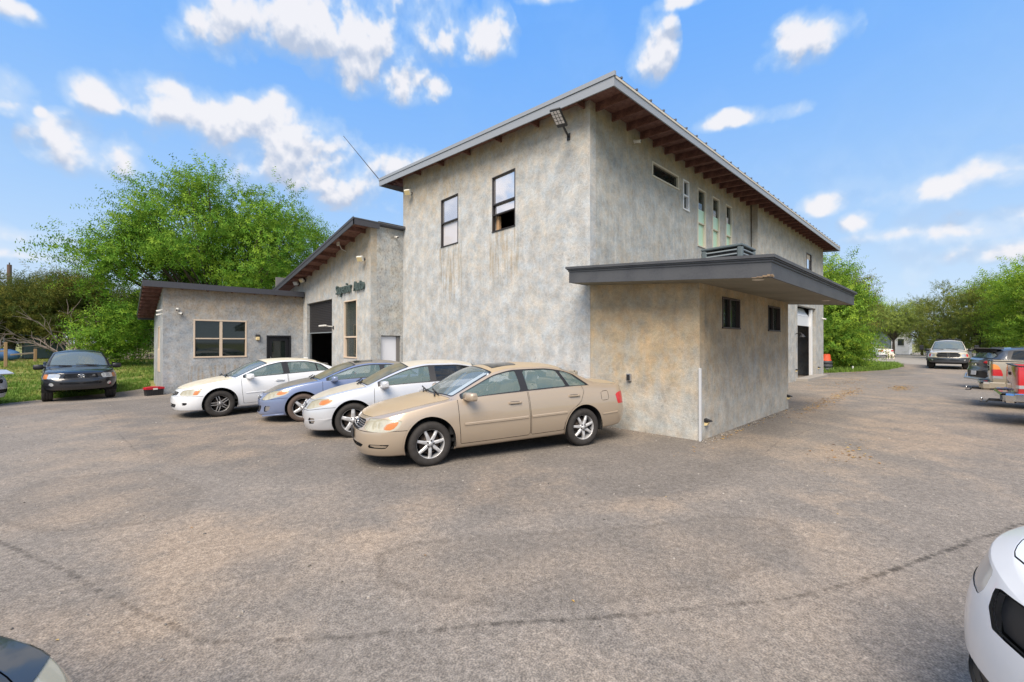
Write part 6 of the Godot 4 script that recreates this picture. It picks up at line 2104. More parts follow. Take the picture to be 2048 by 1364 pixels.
func lot_sheet(called: String, poly: PackedVector2Array, lift: float, m: Material, cell := 1.0, map := Rect2()) -> MeshInstance3D:
	var bb := Rect2(poly[0], Vector2.ZERO)
	for q in poly: bb = bb.expand(q)
	var P := PackedVector3Array()
	var N := PackedVector3Array()
	var U1 := PackedVector2Array()
	var U2 := PackedVector2Array()
	var put := func(q: Vector2) -> void:
		P.append(V(q.x, G(q.x, q.y) + lift, q.y))
		N.append(Vector3.UP)
		U1.append(q * 0.62)
		U2.append(Vector2((q.x - map.position.x) / map.size.x, (q.y - map.position.y) / map.size.y) if map.size.x > 0 else q * 0.05)
	var i0 := int(floor(bb.position.x / cell))
	var i1 := int(ceil(bb.end.x / cell))
	var j0 := int(floor(bb.position.y / cell))
	var j1 := int(ceil(bb.end.y / cell))
	for i in range(i0, i1):
		for j in range(j0, j1):
			var q := PackedVector2Array([Vector2(i, j) * cell, Vector2(i + 1, j) * cell, Vector2(i + 1, j + 1) * cell, Vector2(i, j + 1) * cell])
			var n := 0
			for e in q: n += int(Geometry2D.is_point_in_polygon(e, poly))
			var parts := []
			if n == 4: parts = [q]
			else: parts = Geometry2D.intersect_polygons(q, poly)
			for p in parts:
				var t := Geometry2D.triangulate_polygon(p)
				for k in range(0, t.size(), 3):
					var a: Vector2 = p[t[k]]
					var b: Vector2 = p[t[k + 1]]
					var c: Vector2 = p[t[k + 2]]
					# clockwise seen from above (u right, v up on the plan)
					if (b - a).cross(c - a) > 0:
						put.call(a); put.call(c); put.call(b)
					else:
						put.call(a); put.call(b); put.call(c)
	var arr := []
	arr.resize(Mesh.ARRAY_MAX)
	arr[Mesh.ARRAY_VERTEX] = P
	arr[Mesh.ARRAY_NORMAL] = N
	arr[Mesh.ARRAY_TEX_UV] = U1
	arr[Mesh.ARRAY_TEX_UV2] = U2
	var am := ArrayMesh.new()
	am.add_surface_from_arrays(Mesh.PRIMITIVE_TRIANGLES, arr)
	return structure(called, am, m)

func wobble(poly: PackedVector2Array, amp: float, sd: int) -> PackedVector2Array:
	var n := noise(sd, 0.35, 3)
	var o := PackedVector2Array()
	for i in poly.size():
		var a := poly[i]
		var b := poly[(i + 1) % poly.size()]
		var k := clampi(int((b - a).length() / 0.6), 1, 30)
		for t in k:
			var q := a.lerp(b, t / float(k))
			o.append(q + Vector2(n.get_noise_2d(q.x, q.y), n.get_noise_2d(q.x + 50, q.y)) * amp)
	return o

func asphalt() -> void:
	# fine aggregate
	var n := 1024
	var f1 := noise_bytes(411, n, n, 0.10, 3)
	var f2 := noise_bytes(412, n, n, 0.06, 3, FastNoiseLite.TYPE_CELLULAR)
	var f3 := noise_bytes(413, n, n, 0.02, 4)
	var col := PackedByteArray()
	var hg := PackedByteArray()
	col.resize(n * n * 3); hg.resize(n * n)
	for i in n * n:
		var s := (f1[i] - 128) * 0.40 + (f2[i] - 110) * 0.20 + (f3[i] - 128) * 0.18
		var v := clampi(int(190 + s), 60, 255)
		col[i * 3] = v; col[i * 3 + 1] = clampi(int(v - (f1[i] - 128) * 0.03), 0, 255); col[i * 3 + 2] = clampi(int(v - (f1[i] - 128) * 0.06), 0, 255)
		hg[i] = clampi(int(128 + s * 0.9), 0, 255)
	# the lot's own map: repairs, dust, seams and stains where they lie
	var mp := Rect2(-6, -5, 26, 25)
	var lo := 10.0
	var lw := int(mp.size.x * lo)
	var lh := int(mp.size.y * lo)
	var seam := pv([-3.0, 17.5, -0.39, 17.27, 0.27, 9.34, 1.11, 7.13, 1.95, 5.82, 2.44, 4.11, 2.91, 3.3, 4.41, 2.44, 6.25, 2.11, 8.88, 2.32, 13.23, 1.94, 17.59, 3.39, 17.6, 9.0, 8.0, 26.0, -3.0, 24.0])
	var patch := pv([1.65, 3.31, 1.9, 3.29, 2.54, 2.88, 3.72, 2.06, 4.52, 1.67, 4.73, 1.32, 4.46, 1.13, 4.0, 1.12, 3.2, 1.36, 2.49, 1.76, 1.95, 2.22, 1.63, 2.68, 1.53, 3.01])
	var patch2 := pv([-0.6, 8.2, 0.2, 7.9, 0.55, 6.5, 0.35, 5.8, -0.3, 6.1, -0.9, 7.2])
	var dusts := [[0.61, 4.7, 0.55, 0.7, 0.9], [0.0, 6.8, 0.6, 0.9, 0.7], [0.7, 11.0, 1.4, 2.6, 0.5], [8.75, 1.45, 0.9, 0.35, 1.1], [9.6, 1.2, 0.7, 0.3, 1.0], [4.4, 2.4, 1.0, 0.4, 0.6], [2.0, 3.9, 0.9, 0.5, 0.5], [6.0, 0.9, 1.5, 0.5, 0.7], [12.0, 0.6, 2.5, 0.8, 0.55], [3.6, 3.9, 1.1, 0.6, 0.55], [1.9, 8.0, 0.9, 1.0, 0.5], [15.5, 2.9, 3.0, 0.6, 0.9], [22.0, 3.2, 4.0, 0.8, 0.9], [30.0, 2.5, 4.0, 1.0, 0.7], [0.2, 3.7, 0.6, 0.7, 0.5], [1.5, 1.0, 1.2, 0.5, 0.3], [-0.3, 14.0, 0.8, 2.2, 0.6]]
	var zone := PackedByteArray()
	var smooth := PackedByteArray()
	var dust := PackedByteArray()
	zone.resize(lw * lh); smooth.resize(lw * lh); dust.resize(lw * lh)
	for j in lh:
		for i in lw:
			var q := mp.position + Vector2(i + 0.5, j + 0.5) / lo
			var o := j * lw + i
			if q.x > -3.5 and q.x < 18.2 and q.y > 1.0: zone[o] = clampi(int(127 - poly_sd(q, seam) * 400.0), 0, 255)
			if q.x > -1.5 and q.x < 5.2 and q.y > 0.6 and q.y < 9.0:
				smooth[o] = clampi(int(127 - minf(poly_sd(q, patch, 0.06), poly_sd(q, patch2, 0.2)) * 900.0), 0, 255)
			var d := 0.0
			for e in dusts:
				var dx: float = (q.x - e[0]) / e[2]
				var dy: float = (q.y - e[1]) / e[3]
				var r := dx * dx + dy * dy
				if r < 4.0: d = maxf(d, e[4] * exp(-r))
			# wheel-worn pale lane along the drive
			var lane := exp(-pow((q.y - 0.6 - 0.02 * q.x) / 1.5, 2.0)) * clampf((q.x - 5.0) / 3.0, 0.0, 1.0)
			d = maxf(d, lane * 0.5)
			dust[o] = clampi(int(d * 200.0), 0, 255)
	var px := 72.0
	var W := int(mp.size.x * px)
	var H := int(mp.size.y * px)
	var big := []
	for a in [zone, smooth, dust]:
		var im := Image.create_from_data(lw, lh, false, Image.FORMAT_L8, a)
		im.resize(W, H, Image.INTERPOLATE_CUBIC)
		big.append(im.get_data())
	var m1 := noise(421, 0.0027, 6).get_image(W, H); m1.convert(Image.FORMAT_L8)
	var m2 := noise(422, 0.013, 6).get_image(W, H); m2.convert(Image.FORMAT_L8)
	var m3 := noise(423, 0.08, 4).get_image(W, H); m3.convert(Image.FORMAT_L8)
	var a1 := m1.get_data()
	var a2 := m2.get_data()
	var a3 := m3.get_data()
	# seams and cracks drawn as wandering lines
	var crack := PackedByteArray()
	crack.resize(W * H)
	var rg := RandomNumberGenerator.new()
	rg.seed = 5
	var lines := [[0.45, pv([1.75, 3.1, 2.6, 2.62, 3.7, 1.88, 4.35, 1.5])], [0.4, pv([1.8, 2.85, 2.65, 2.35, 3.7, 1.66, 4.3, 1.4])], [0.45, pv([1.75, 2.65, 2.6, 2.05, 3.5, 1.5, 4.3, 1.25])], [0.35, pv([-0.6, 7.6, 0.0, 7.0, 0.3, 6.2])], [1.3, pv([-1.5, 7.8, -1.09, 6.81, -0.8, 6.07, -0.1, 4.28, 0.4, 3.09, 0.72, 2.82, 1.52, 2.2, 2.57, 1.42, 3.52, 0.8, 4.9, 0.23, 6.61, -0.44, 9.0, -1.2])], [0.8, pv([-0.39, 17.27, 0.27, 9.34, 1.11, 7.13, 1.95, 5.82, 2.44, 4.11, 2.91, 3.3, 4.41, 2.44, 6.25, 2.11, 8.88, 2.32, 13.23, 1.94, 17.59, 3.39])], [0.4, pv([2.2, 1.9, 2.1, 1.3, 2.4, 0.9])], [0.5, pv([-0.9, 6.4, -0.2, 5.9, 0.3, 5.7])], [0.4, pv([0.2, 7.6, 0.5, 6.7, 0.9, 6.4])], [0.5, pv([7.5, 1.9, 9.0, 1.75, 11.0, 2.0, 14.0, 2.2])], [0.4, pv([9.0, 0.7, 11.5, 0.4, 15.0, 0.9, 20.0, 0.6])], [0.4, pv([12.0, 2.8, 15.0, 3.0, 19.0, 2.7, 24.0, 3.4])]]
	for e in lines:
		var pl: PackedVector2Array = e[1]
		var off := Vector2.ZERO
		for k in pl.size() - 1:
			var len := (pl[k + 1] - pl[k]).length()
			var steps := int(len * px * 1.5)
			for t in steps:
				off = off * 0.985 + Vector2(rg.randf_range(-1, 1), rg.randf_range(-1, 1)) * 0.004
				if rg.randf() < 0.3: continue
				var q := pl[k].lerp(pl[k + 1], t / float(steps)) + off
				var ix := int((q.x - mp.position.x) * px)
				var iy := int((q.y - mp.position.y) * px)
				var rad := 1 if rg.randf() < e[0] - 0.7 else 0
				for dy in range(-rad, rad + 1):
					for dx in range(-rad, rad + 1):
						var cx := ix + dx
						var cy := iy + dy
						if cx >= 0 and cy >= 0 and cx < W and cy < H: crack[cy * W + cx] = mini(255, crack[cy * W + cx] + int(85 * e[0] * rg.randf_range(0.2, 1.0) * clampf(0.75 + 1.3 * sin(q.x * 2.1 + q.y * 1.3) * sin(q.x * 0.9 + 1.0), 0.5, 1.25)))
	var out := PackedByteArray()
	out.resize(W * H * 3)
	var zb: PackedByteArray = big[0]
	var sb: PackedByteArray = big[1]
	var db: PackedByteArray = big[2]
	for i in W * H:
		var low := (a1[i] - 128) / 128.0
		var mid := (a2[i] - 128) / 128.0
		var fin := (a3[i] - 128) / 128.0
		var z := zb[i] / 255.0
		var d := clampf(db[i] / 200.0 * (0.9 + 0.9 * mid + 0.3 * fin) + (low + mid * 0.7 + fin * 0.14) * 0.55 + 0.08, 0.0, 1.0)
		var s := sb[i] / 255.0
		var rim := clampf(1.0 - absf(s - 0.5) * 4.0, 0.0, 1.0)
		d = lerpf(d, 0.35 + 0.3 * mid + 0.15 * fin, 0.6 * s)
		var g := 0.685 - 0.05 * z + 0.035 * mid + 0.032 * fin * (1.0 - 0.6 * s) - 0.03 * s - 0.09 * rim * clampf(0.55 + 0.9 * fin + 0.5 * mid, 0.1, 1.0)
		g -= crack[i] / 255.0 * 0.26
		var k := i * 3
		var tn := d * 0.85
		out[k] = clampi(int((g * 1.0 + tn * 0.11) * 255), 0, 255)
		out[k + 1] = clampi(int((g * 0.948 + tn * 0.066) * 255), 0, 255)
		out[k + 2] = clampi(int((g * 0.885 + tn * 0.02) * 255), 0, 255)
	var m := mat("asphalt", Color.WHITE, 0.9)
	m.albedo_texture = tex_rgb(n, n, col)
	bump(m, tex_l(n, n, hg), 0.35)
	m.metallic_specular = 0.35
	m.detail_enabled = true
	m.detail_blend_mode = BaseMaterial3D.BLEND_MODE_MUL
	m.detail_uv_layer = BaseMaterial3D.DETAIL_UV_2
	m.detail_albedo = tex_rgb(W, H, out)
	lot_sheet("parking_lot", wobble(pv(LOT), 0.35, 9), 0.0, m, 1.0, mp)

func far_road() -> void:
	var m := mat("pale_road", Color.WHITE, 0.9)
	m.albedo_texture = mottle(512, [[431, 0.01, 5, 0.6], [432, 0.1, 3, 0.4]], [Color(0.52, 0.48, 0.44), Color(0.60, 0.57, 0.52), Color(0.66, 0.62, 0.56)])
	lot_sheet("road", wobble(pv([50.0, -3.6, 47.0, 1.0, 50.5, 5.0, 57.0, 9.5, 64.0, 14.5, 82.0, 18.0, 112.0, 17.0, 112.0, -4.0, 84.0, -3.2, 62.0, -3.2]), 0.5, 12), 0.006, m, 3.0)

# ---------------------------------------------------------------- plants
var sprigs := {}

func sprig(kind: String) -> ArrayMesh:
	if sprigs.has(kind): return sprigs[kind]
	var rg := RandomNumberGenerator.new()
	rg.seed = kind.hash()
	var st := st_new()
	var n := 12
	var ll := 0.13
	var lw := 0.055
	var len := 0.55
	if kind == "needle": n = 16; ll = 0.13; lw = 0.028; len = 0.5
	elif kind == "small": n = 14; ll = 0.085; lw = 0.045; len = 0.42
	for i in n:
		var t := (i + 0.5) / n
		var b := Vector3(0, t * len, 0) + Vector3(rg.randf_range(-1, 1), 0, rg.randf_range(-1, 1)) * 0.03
		var ang := i * 2.4 + rg.randf_range(-0.5, 0.5)
		var dir := Vector3(cos(ang), rg.randf_range(-0.35, 0.55) if kind != "needle" else rg.randf_range(0.3, 1.0), sin(ang)).normalized()
		var side := dir.cross(Vector3(rg.randf_range(-0.6, 0.6), 1, rg.randf_range(-0.6, 0.6))).normalized()
		var l := ll * rg.randf_range(0.75, 1.3)
		var w := lw * rg.randf_range(0.8, 1.2) * 0.5
		var nrm := side.cross(dir)
		var mid := b + dir * l * 0.45
		quad(st, b, mid + side * w + nrm * 0.008, b + dir * l - nrm * 0.012, mid - side * w + nrm * 0.008)
	sprigs[kind] = done(st)
	return sprigs[kind]

func leaf_mat(called: String, c: Color) -> StandardMaterial3D:
	if M.has(called): return M[called]
	var m := mat(called, c, 0.6)
	m.vertex_color_use_as_albedo = true
	m.backlight_enabled = true
	m.backlight = Color(0.72, 0.72, 0.72)
	m.metallic_specular = 0.25
	return m

# lobes: [offset from base, radii]; clumps spread through the lobes, sprigs through the clumps
func tree(called: String, label: String, group: String, at: Vector3, sd: int, lobes: Array, clumps: int, per: int, kind: String, leafm: StandardMaterial3D, tints: Array, trunk_r: float, fork: float, bark: Material, size := 1.0, droop := 0.25, clump_r := 0.85, category := "tree") -> Node3D:
	var rg := RandomNumberGenerator.new()
	rg.seed = sd
	var t := thing(called, label, category, at, 0.0, group)
	var st := st_new()
	var lean := Vector3(rg.randf_range(-0.4, 0.4), 0, rg.randf_range(-0.4, 0.4)) * fork * 0.2
	var top := Vector3(lean.x, fork, lean.z)
	tube(st, [Vector3(0, -0.25, 0), Vector3(0, 0.15, 0), top * 0.5 + Vector3(rg.randf_range(-0.1, 0.1), 0, rg.randf_range(-0.1, 0.1)) * fork * 0.3, top], [trunk_r * 1.35, trunk_r * 1.05, trunk_r * 0.9, trunk_r * 0.7], 8)
	var xf := []
	var cols := []
	var vol := 0.0
	for l in lobes: vol += l[1].x * l[1].y * l[1].z
	for l in lobes:
		var n := maxi(2, int(clumps * (l[1].x * l[1].y * l[1].z) / vol))
		for k in n:
			var d := Vector3(rg.randfn(), rg.randfn(), rg.randfn()).normalized()
			var r := pow(rg.randf(), 0.42)
			var c: Vector3 = l[0] + d * r * l[1]
			var cr: float = clump_r * rg.randf_range(0.7, 1.35)
			# limb to the clump
			if k % 2 == 0 or r > 0.75:
				var m: Vector3 = top.lerp(c, 0.5) + Vector3(0, -0.08 * (c - top).length(), 0) + Vector3(rg.randf_range(-0.2, 0.2), rg.randf_range(-0.1, 0.3), rg.randf_range(-0.2, 0.2))
				var rr := trunk_r * rg.randf_range(0.18, 0.42)
				tube(st, [top * rg.randf_range(0.75, 1.0), m, c], [rr, rr * 0.6, rr * 0.15], 5, false)
			for q in per:
				var e := Vector3(rg.randfn(), rg.randfn() * 0.75, rg.randfn()) * cr * 0.55
				var p := c + e
				if p.y < 0.1: continue
				var dir: Vector3 = (e.normalized() * 0.8 + (c - l[0]).normalized() * 0.5 + Vector3(rg.randf_range(-0.5, 0.5), rg.randf_range(-0.3, 0.6) - droop, rg.randf_range(-0.5, 0.5))).normalized()
				var ax := Vector3.UP.cross(dir)
				var bs := Basis.IDENTITY if ax.length() < 0.01 else Basis(ax.normalized(), Vector3.UP.angle_to(dir))
				bs = bs * Basis(Vector3.UP, rg.randf_range(0, TAU))
				xf.append(Transform3D(bs.scaled(Vector3.ONE * rg.randf_range(0.7, 1.35) * size), p))
				var tc: Color = tints[rg.randi() % tints.size()]
				var br := rg.randf_range(0.8, 1.2)
				cols.append(Color(tc.r * br, tc.g * br, tc.b * br))
	part(t, "trunk", done(st), bark)
	multi(t, "crown", sprig(kind), leafm, xf, cols)
	return t

func multi(parent: Node, called: String, mesh: Mesh, m: Material, xf: Array, cols: Array) -> MultiMeshInstance3D:
	var mm := MultiMesh.new()
	mm.transform_format = MultiMesh.TRANSFORM_3D
	mm.use_colors = cols.size() > 0
	mm.mesh = mesh
	mm.instance_count = xf.size()
	for i in xf.size():
		mm.set_instance_transform(i, xf[i])
		if cols.size(): mm.set_instance_color(i, cols[i])
	var o := MultiMeshInstance3D.new()
	o.name = called
	o.multimesh = mm
	o.material_override = m
	parent.add_child(o, true)
	o.set_meta("kind", "stuff")
	return o

func bare_shrub(label: String, at: Vector3, sd: int, h: float, n: int) -> void:
	var rg := RandomNumberGenerator.new()
	rg.seed = sd
	var t := thing("bare_shrub", label, "shrub", at, 0.0, "leafless brush")
	for s in n:
		var st := st_new()
		var a := rg.randf_range(0, TAU)
		var d := Vector3(cos(a) * rg.randf_range(0.3, 1.0), 1.0, sin(a) * rg.randf_range(0.3, 1.0)).normalized()
		var p := Vector3(cos(a), 0, sin(a)) * 0.15
		var path := [p]
		var l := h * rg.randf_range(0.6, 1.1) / 5.0
		for k in 5:
			d = (d + Vector3(rg.randf_range(-0.35, 0.35), rg.randf_range(-0.3, 0.15), rg.randf_range(-0.35, 0.35))).normalized()
			p += d * l
			path.append(p)
			if k > 0:
				for q in 3:
					var e := (d + Vector3(rg.randf_range(-0.9, 0.9), rg.randf_range(-0.6, 0.7), rg.randf_range(-0.9, 0.9))).normalized()
					var p2 := p + e * l * rg.randf_range(0.5, 1.1)
					var p3 := p2 + (e + Vector3(rg.randf_range(-0.5, 0.5), rg.randf_range(-0.6, 0.2), rg.randf_range(-0.5, 0.5))).normalized() * l * 0.7
					tube(st, [p, p2, p3], [0.018, 0.011, 0.005], 4, false)
		tube(st, path, [0.06, 0.05, 0.04, 0.03, 0.02, 0.012], 5, false)
		part(t, "branch", done(st), M.dead_wood)

func grass_tuft() -> ArrayMesh:
	var rg := RandomNumberGenerator.new()
	rg.seed = 8
	var st := st_new()
	for i in 12:
		var a := rg.randf_range(0, TAU)
		var b := Vector3(cos(a), 0, sin(a)) * rg.randf_range(0.0, 0.09)
		var h := rg.randf_range(0.08, 0.2)
		var lean := Vector3(cos(a), 0, sin(a)) * h * rg.randf_range(0.1, 0.6)
		var side := Vector3(-sin(a), 0, cos(a)) * 0.008
		var mid := b + Vector3(0, h * 0.6, 0) + lean * 0.4
		quad(st, b - side, mid - side * 0.8, mid + side * 0.8, b + side)
		tri(st, mid - side * 0.8, b + Vector3(0, h, 0) + lean, mid + side * 0.8)
	return done(st)

func plants() -> void:
	var bark := mat("bark", Color.WHITE, 0.9)
	triplanar(bark, mottle(128, [[441, 0.04, 4, 0.6], [442, 0.2, 3, 0.4]], [Color(0.20, 0.17, 0.14), Color(0.32, 0.28, 0.24), Color(0.42, 0.38, 0.33)]), 1.5)
	mat("dead_wood", lin(0.25, 0.20, 0.17), 0.9)
	var bright := leaf_mat("leaf_bright", lin(0.175, 0.315, 0.038))
	var olive := leaf_mat("leaf_olive", lin(0.15, 0.185, 0.048))
	var fresh := leaf_mat("leaf_fresh", lin(0.20, 0.325, 0.042))
	var tb := [Color(1, 1, 1), Color(0.8, 0.92, 0.8), Color(1.12, 1.08, 0.9), Color(0.6, 0.75, 0.7), Color(1.4, 1.22, 1.0)]
	var to := [Color(1, 1, 1), Color(1.2, 1.1, 0.9), Color(0.8, 0.85, 0.8), Color(1.35, 1.05, 0.8)]
	# the big tree behind the office
	tree("broad_tree", "large spreading bright green tree rising behind the office roof", "", V(5.0, G(5, 34), 34.0), 501, [[Vector3(1.0, 8.0, 0), Vector3(7.2, 4.6, 5.0)], [Vector3(-4.0, 6.8, -1.0), Vector3(3.4, 3.0, 3.0)], [Vector3(4.5, 6.4, 0.5), Vector3(4.0, 3.0, 3.2)], [Vector3(-3.2, 3.2, -1.5), Vector3(2.2, 1.6, 2.2)], [Vector3(0, 10.6, -0.5), Vector3(4.0, 1.9, 3.0)]], 165, 88, "leaf", bright, tb, 0.36, 3.2, bark, 1.15, 0.3, 1.0)
	# right of the shop
	tree("leafy_tree", "tall fresh green tree at far end of the shop", "", V(37.5, 0, 7.4), 511, [[Vector3(0, 5.2, 0), Vector3(3.0, 3.0, 2.6)], [Vector3(-2.0, 3.2, 1.0), Vector3(2.3, 2.6, 1.9)], [Vector3(-1.5, 1.6, 0.8), Vector3(2.2, 1.5, 1.7)]], 78, 80, "leaf", fresh, tb, 0.2, 2.2, bark, 1.1, 0.2, 0.85)
	tree("leafy_bush", "dense green bush at the drive edge behind stacked tyres", "", V(35.2, 0, 6.2), 512, [[Vector3(0, 1.7, 0), Vector3(1.6, 1.6, 1.2)], [Vector3(2.2, 1.3, 0.8), Vector3(1.5, 1.3, 1.0)]], 40, 70, "small", fresh, tb, 0.08, 0.6, bark, 1.2, 0.1, 0.7, "bush")
	tree("leafy_tree", "dark green tree leaning over drive beyond the shop", "", V(46.0, 0, 7.5), 513, [[Vector3(0, 4.6, 0), Vector3(3.0, 2.2, 2.6)], [Vector3(1.0, 6.0, 0.2), Vector3(2.2, 1.6, 2.0)]], 48, 70, "small", olive, to, 0.16, 2.6, bark, 1.4, 0.1, 0.9)
	tree("small_tree", "pale green many stemmed tree beside the far white car", "", V(76.0, 0, 6.6), 514, [[Vector3(0, 4.8, 0), Vector3(3.4, 1.8, 2.8)]], 34, 60, "small", olive, [Color(1.5, 1.6, 1.5), Color(1.8, 1.8, 1.5)], 0.17, 2.4, bark, 1.5, 0.1, 1.0)
	var spots := [[70.0, 1.6, 8.5, 0], [62.0, -3.4, 9.0, 1], [66.0, -0.9, 8.0, 0], [57.0, -4.9, 8.6, 1], [60.0, -7.6, 10.5, 0], [70.0, -5.0, 10.0, 1], [52.0, -6.8, 6.8, 0], [78.0, -2.0, 9.0, 1], [47.0, -8.6, 7.5, 1], [40.0, -10.5, 8.0, 0], [84.0, 4.2, 8.0, 0], [90.0, 10.5, 9.0, 1]]
	var names := ["olive scrub tree behind the cream pickup's left side", "fresh green tree right behind the cream pickup's cab", "olive scrub tree directly above the cream pickup's roof", "fresh green tree above the dark hatchback's spoiler", "tall olive tree at the right edge above dark hatchback", "tall fresh green tree behind the other trees at right", "dark scrubby tree behind the dark hatchback's roof", "far green tree between cream pickup and far road", "dense green tree at the right frame edge", "olive tree beyond the right frame edge", "olive tree at the end of the far road", "green tree behind the far blue grey house"]
	for i in spots.size():
		var s: Array = spots[i]
		var h: float = s[2]
		tree("roadside_tree", names[i], "trees along the drive's right side", V(s[0], G(s[0], s[1]), s[1]), 520 + i, [[Vector3(0, h * 0.62, 0), Vector3(2.6, h * 0.34, 2.6)], [Vector3(0.3, h * 0.3, 0.4), Vector3(2.5, h * 0.24, 2.4)], [Vector3(-0.5, h * 0.85, 0.2), Vector3(1.5, h * 0.14, 1.4)]], 44, 62, "small" if s[3] == 0 else "leaf", olive if s[3] == 0 else fresh, [Color(1, 1, 1), Color(1.3, 1.2, 0.9), Color(0.9, 1.0, 0.8), Color(1.5, 1.3, 1.0)], 0.16, h * 0.3, bark, 1.35, 0.1, 0.95)
	# cedars on the left
	var cs := [[-17.0, 44.0, 5.6], [-12.5, 46.0, 6.4], [-9.0, 44.5, 5.2], [-5.6, 46.5, 6.3], [-2.2, 45.0, 6.6], [1.2, 46.5, 5.4], [-20.5, 47.0, 6.2], [4.5, 45.0, 5.0], [-14.5, 51.0, 7.2], [-3.5, 52.0, 7.4], [-8.0, 52.0, 7.0]]
	var cn := ["leftmost dark cedar at the frame edge", "second dark cedar from the left beyond lawn", "low dark cedar left of the bare shrubs", "dark cedar above the black pickup's roof", "tall dark cedar behind the bare shrubs", "dark cedar left of the big tree's trunk", "dark cedar beyond the left frame edge", "dark cedar hidden behind the office end", "tall cedar in second row below the utility pole", "tall cedar in second row behind the shrubs", "tall cedar in second row left of black pickup"]
	for i in cs.size():
		var c: Array = cs[i]
		var h: float = c[2]
		tree("cedar_tree", cn[i], "cedars beyond the lawn", V(c[0], G(c[0], c[1]), c[1]), 560 + i, [[Vector3(0, h * 0.55, 0), Vector3(2.3, h * 0.33, 2.2)], [Vector3(0.6, h * 0.82, 0), Vector3(1.1, h * 0.17, 1.0)], [Vector3(-1.2, h * 0.42, -0.5), Vector3(1.5, h * 0.2, 1.3)]], 38, 70, "needle", olive, [Color(0.75, 0.8, 0.75), Color(1.0, 0.9, 0.7), Color(0.6, 0.7, 0.6), Color(1.25, 1.0, 0.75)], 0.2, h * 0.28, M.dead_wood, 1.35, -0.1, 0.85)
	bare_shrub("tangled leafless shrub behind the black pickup's right side", V(-2.4, G(0, 41), 41.0), 581, 3.6, 9)
	bare_shrub("pale leafless brush heap left of the black pickup", V(-6.2, G(0, 42), 42.0), 582, 3.0, 8)
	bare_shrub("leafless shrub between black pickup and the office", V(0.4, G(0, 42), 42.0), 583, 3.2, 8)
	tree("leafy_bush", "bright green bush beside the office end wall", "", V(-0.2, G(0, 37), 37.0), 584, [[Vector3(0, 2.0, 0), Vector3(1.5, 1.8, 1.3)]], 22, 60, "leaf", bright, tb, 0.07, 0.8, bark, 1.1, 0.1, 0.7, "bush")
	# lawn
	var rg := RandomNumberGenerator.new()
	rg.seed = 91
	var xf := []
	var cols := []
	var lot := pv(LOT)
	var spotn := noise(92, 0.25, 3)
	var tries := 0
	while xf.size() < 17000 and tries < 80000:
		tries += 1
		var u := rg.randf_range(-16, 6.0)
		var v := 17.0 + 25.0 * pow(rg.randf(), 1.4)
		if Geometry2D.is_point_in_polygon(Vector2(u, v), lot) or (u > 1.1 and v < 28): continue
		if spotn.get_noise_2d(u, v) < rg.randf_range(-0.6, 0.25) and v > 27: continue
		xf.append(Transform3D(Basis(Vector3.UP, rg.randf_range(0, TAU)).scaled(Vector3(1, rg.randf_range(0.45, 0.95), 1) * rg.randf_range(0.8, 1.4)), V(u, G(u, v) - 0.03, v)))
		var dry := clampf(spotn.get_noise_2d(u + 40, v) * 1.4 + (v - 30) * 0.04 + 0.2, 0, 1)
		cols.append(Color(0.85, 1.0, 0.9).lerp(Color(2.2, 1.45, 2.2), dry * rg.randf()))
	# verge at the foot of the right tree
	while xf.size() < 20500:
		var u := rg.randf_range(31.5, 48)
		var v := rg.randf_range(3.2, 7.5)
		if Geometry2D.is_point_in_polygon(Vector2(u, v), lot): continue
		xf.append(Transform3D(Basis(Vector3.UP, rg.randf_range(0, TAU)).scaled(Vector3.ONE * rg.randf_range(0.9, 2.0)), V(u, -0.03, v)))
		cols.append(Color(1.0, 1.1, 1.0) * rg.randf_range(0.7, 1.2))
	var go := multi(self, "grass", grass_tuft(), leaf_mat("blade", lin(0.19, 0.27, 0.055)), xf, cols)
	tag(go, "short green grass of the lawn and verges", "grass", "", "stuff")
	# fallen leaves along the drive
	xf = []; cols = []
	var lst := st_new()
	quad(lst, Vector3(-0.03, 0.004, 0), Vector3(0, 0.012, -0.014), Vector3(0.03, 0.005, 0), Vector3(0, 0.008, 0.014))
	var lm := done(lst)
	for e in [[18.5, 2.85, 3.0, 0.25, 420], [22.6, 1.75, 1.2, 0.3, 420], [14.5, 2.9, 2.0, 0.25, 160], [24.0, 3.6, 3.5, 0.7, 300], [33.0, 4.5, 3.0, 0.4, 200], [8.5, 1.3, 1.0, 0.3, 60], [3.0, 3.0, 4.0, 3.0, 14], [9.0, 3.15, 3.0, 0.1, 60]]:
		for k in e[4]:
			var u: float = e[0] + rg.randfn() * e[2] * 0.6
			var v: float = e[1] + rg.randfn() * e[3] * 0.6
			if (u > 7.6 and u < 13.5 and v > 3.25) or (v > 5.2 and u > 18): continue
			xf.append(Transform3D(Basis(Vector3.UP, rg.randf_range(0, TAU)).scaled(Vector3.ONE * rg.randf_range(0.5, 1.3) * (1.0 if u > 8.0 else 0.5)), V(u, G(u, v) + 0.002, v)))
			cols.append([Color(0.50, 0.30, 0.07), Color(0.42, 0.22, 0.06), Color(0.55, 0.38, 0.14), Color(0.3, 0.17, 0.07)][rg.randi() % 4])
	var pst := st_new()
	for k in 6:
		var q0 := Vector3(cos(TAU * k / 6.0), 0, sin(TAU * k / 6.0)) * 0.012
		var q1 := Vector3(cos(TAU * (k + 1) / 6.0), 0, sin(TAU * (k + 1) / 6.0)) * 0.012
		quad(pst, q0, q0 * 0.7 + Vector3(0, 0.008, 0), q1 * 0.7 + Vector3(0, 0.008, 0), q1)
		tri(pst, q0 * 0.7 + Vector3(0, 0.008, 0), Vector3(0.001, 0.011, 0), q1 * 0.7 + Vector3(0, 0.008, 0))
	var px2 := []
	var pc := []
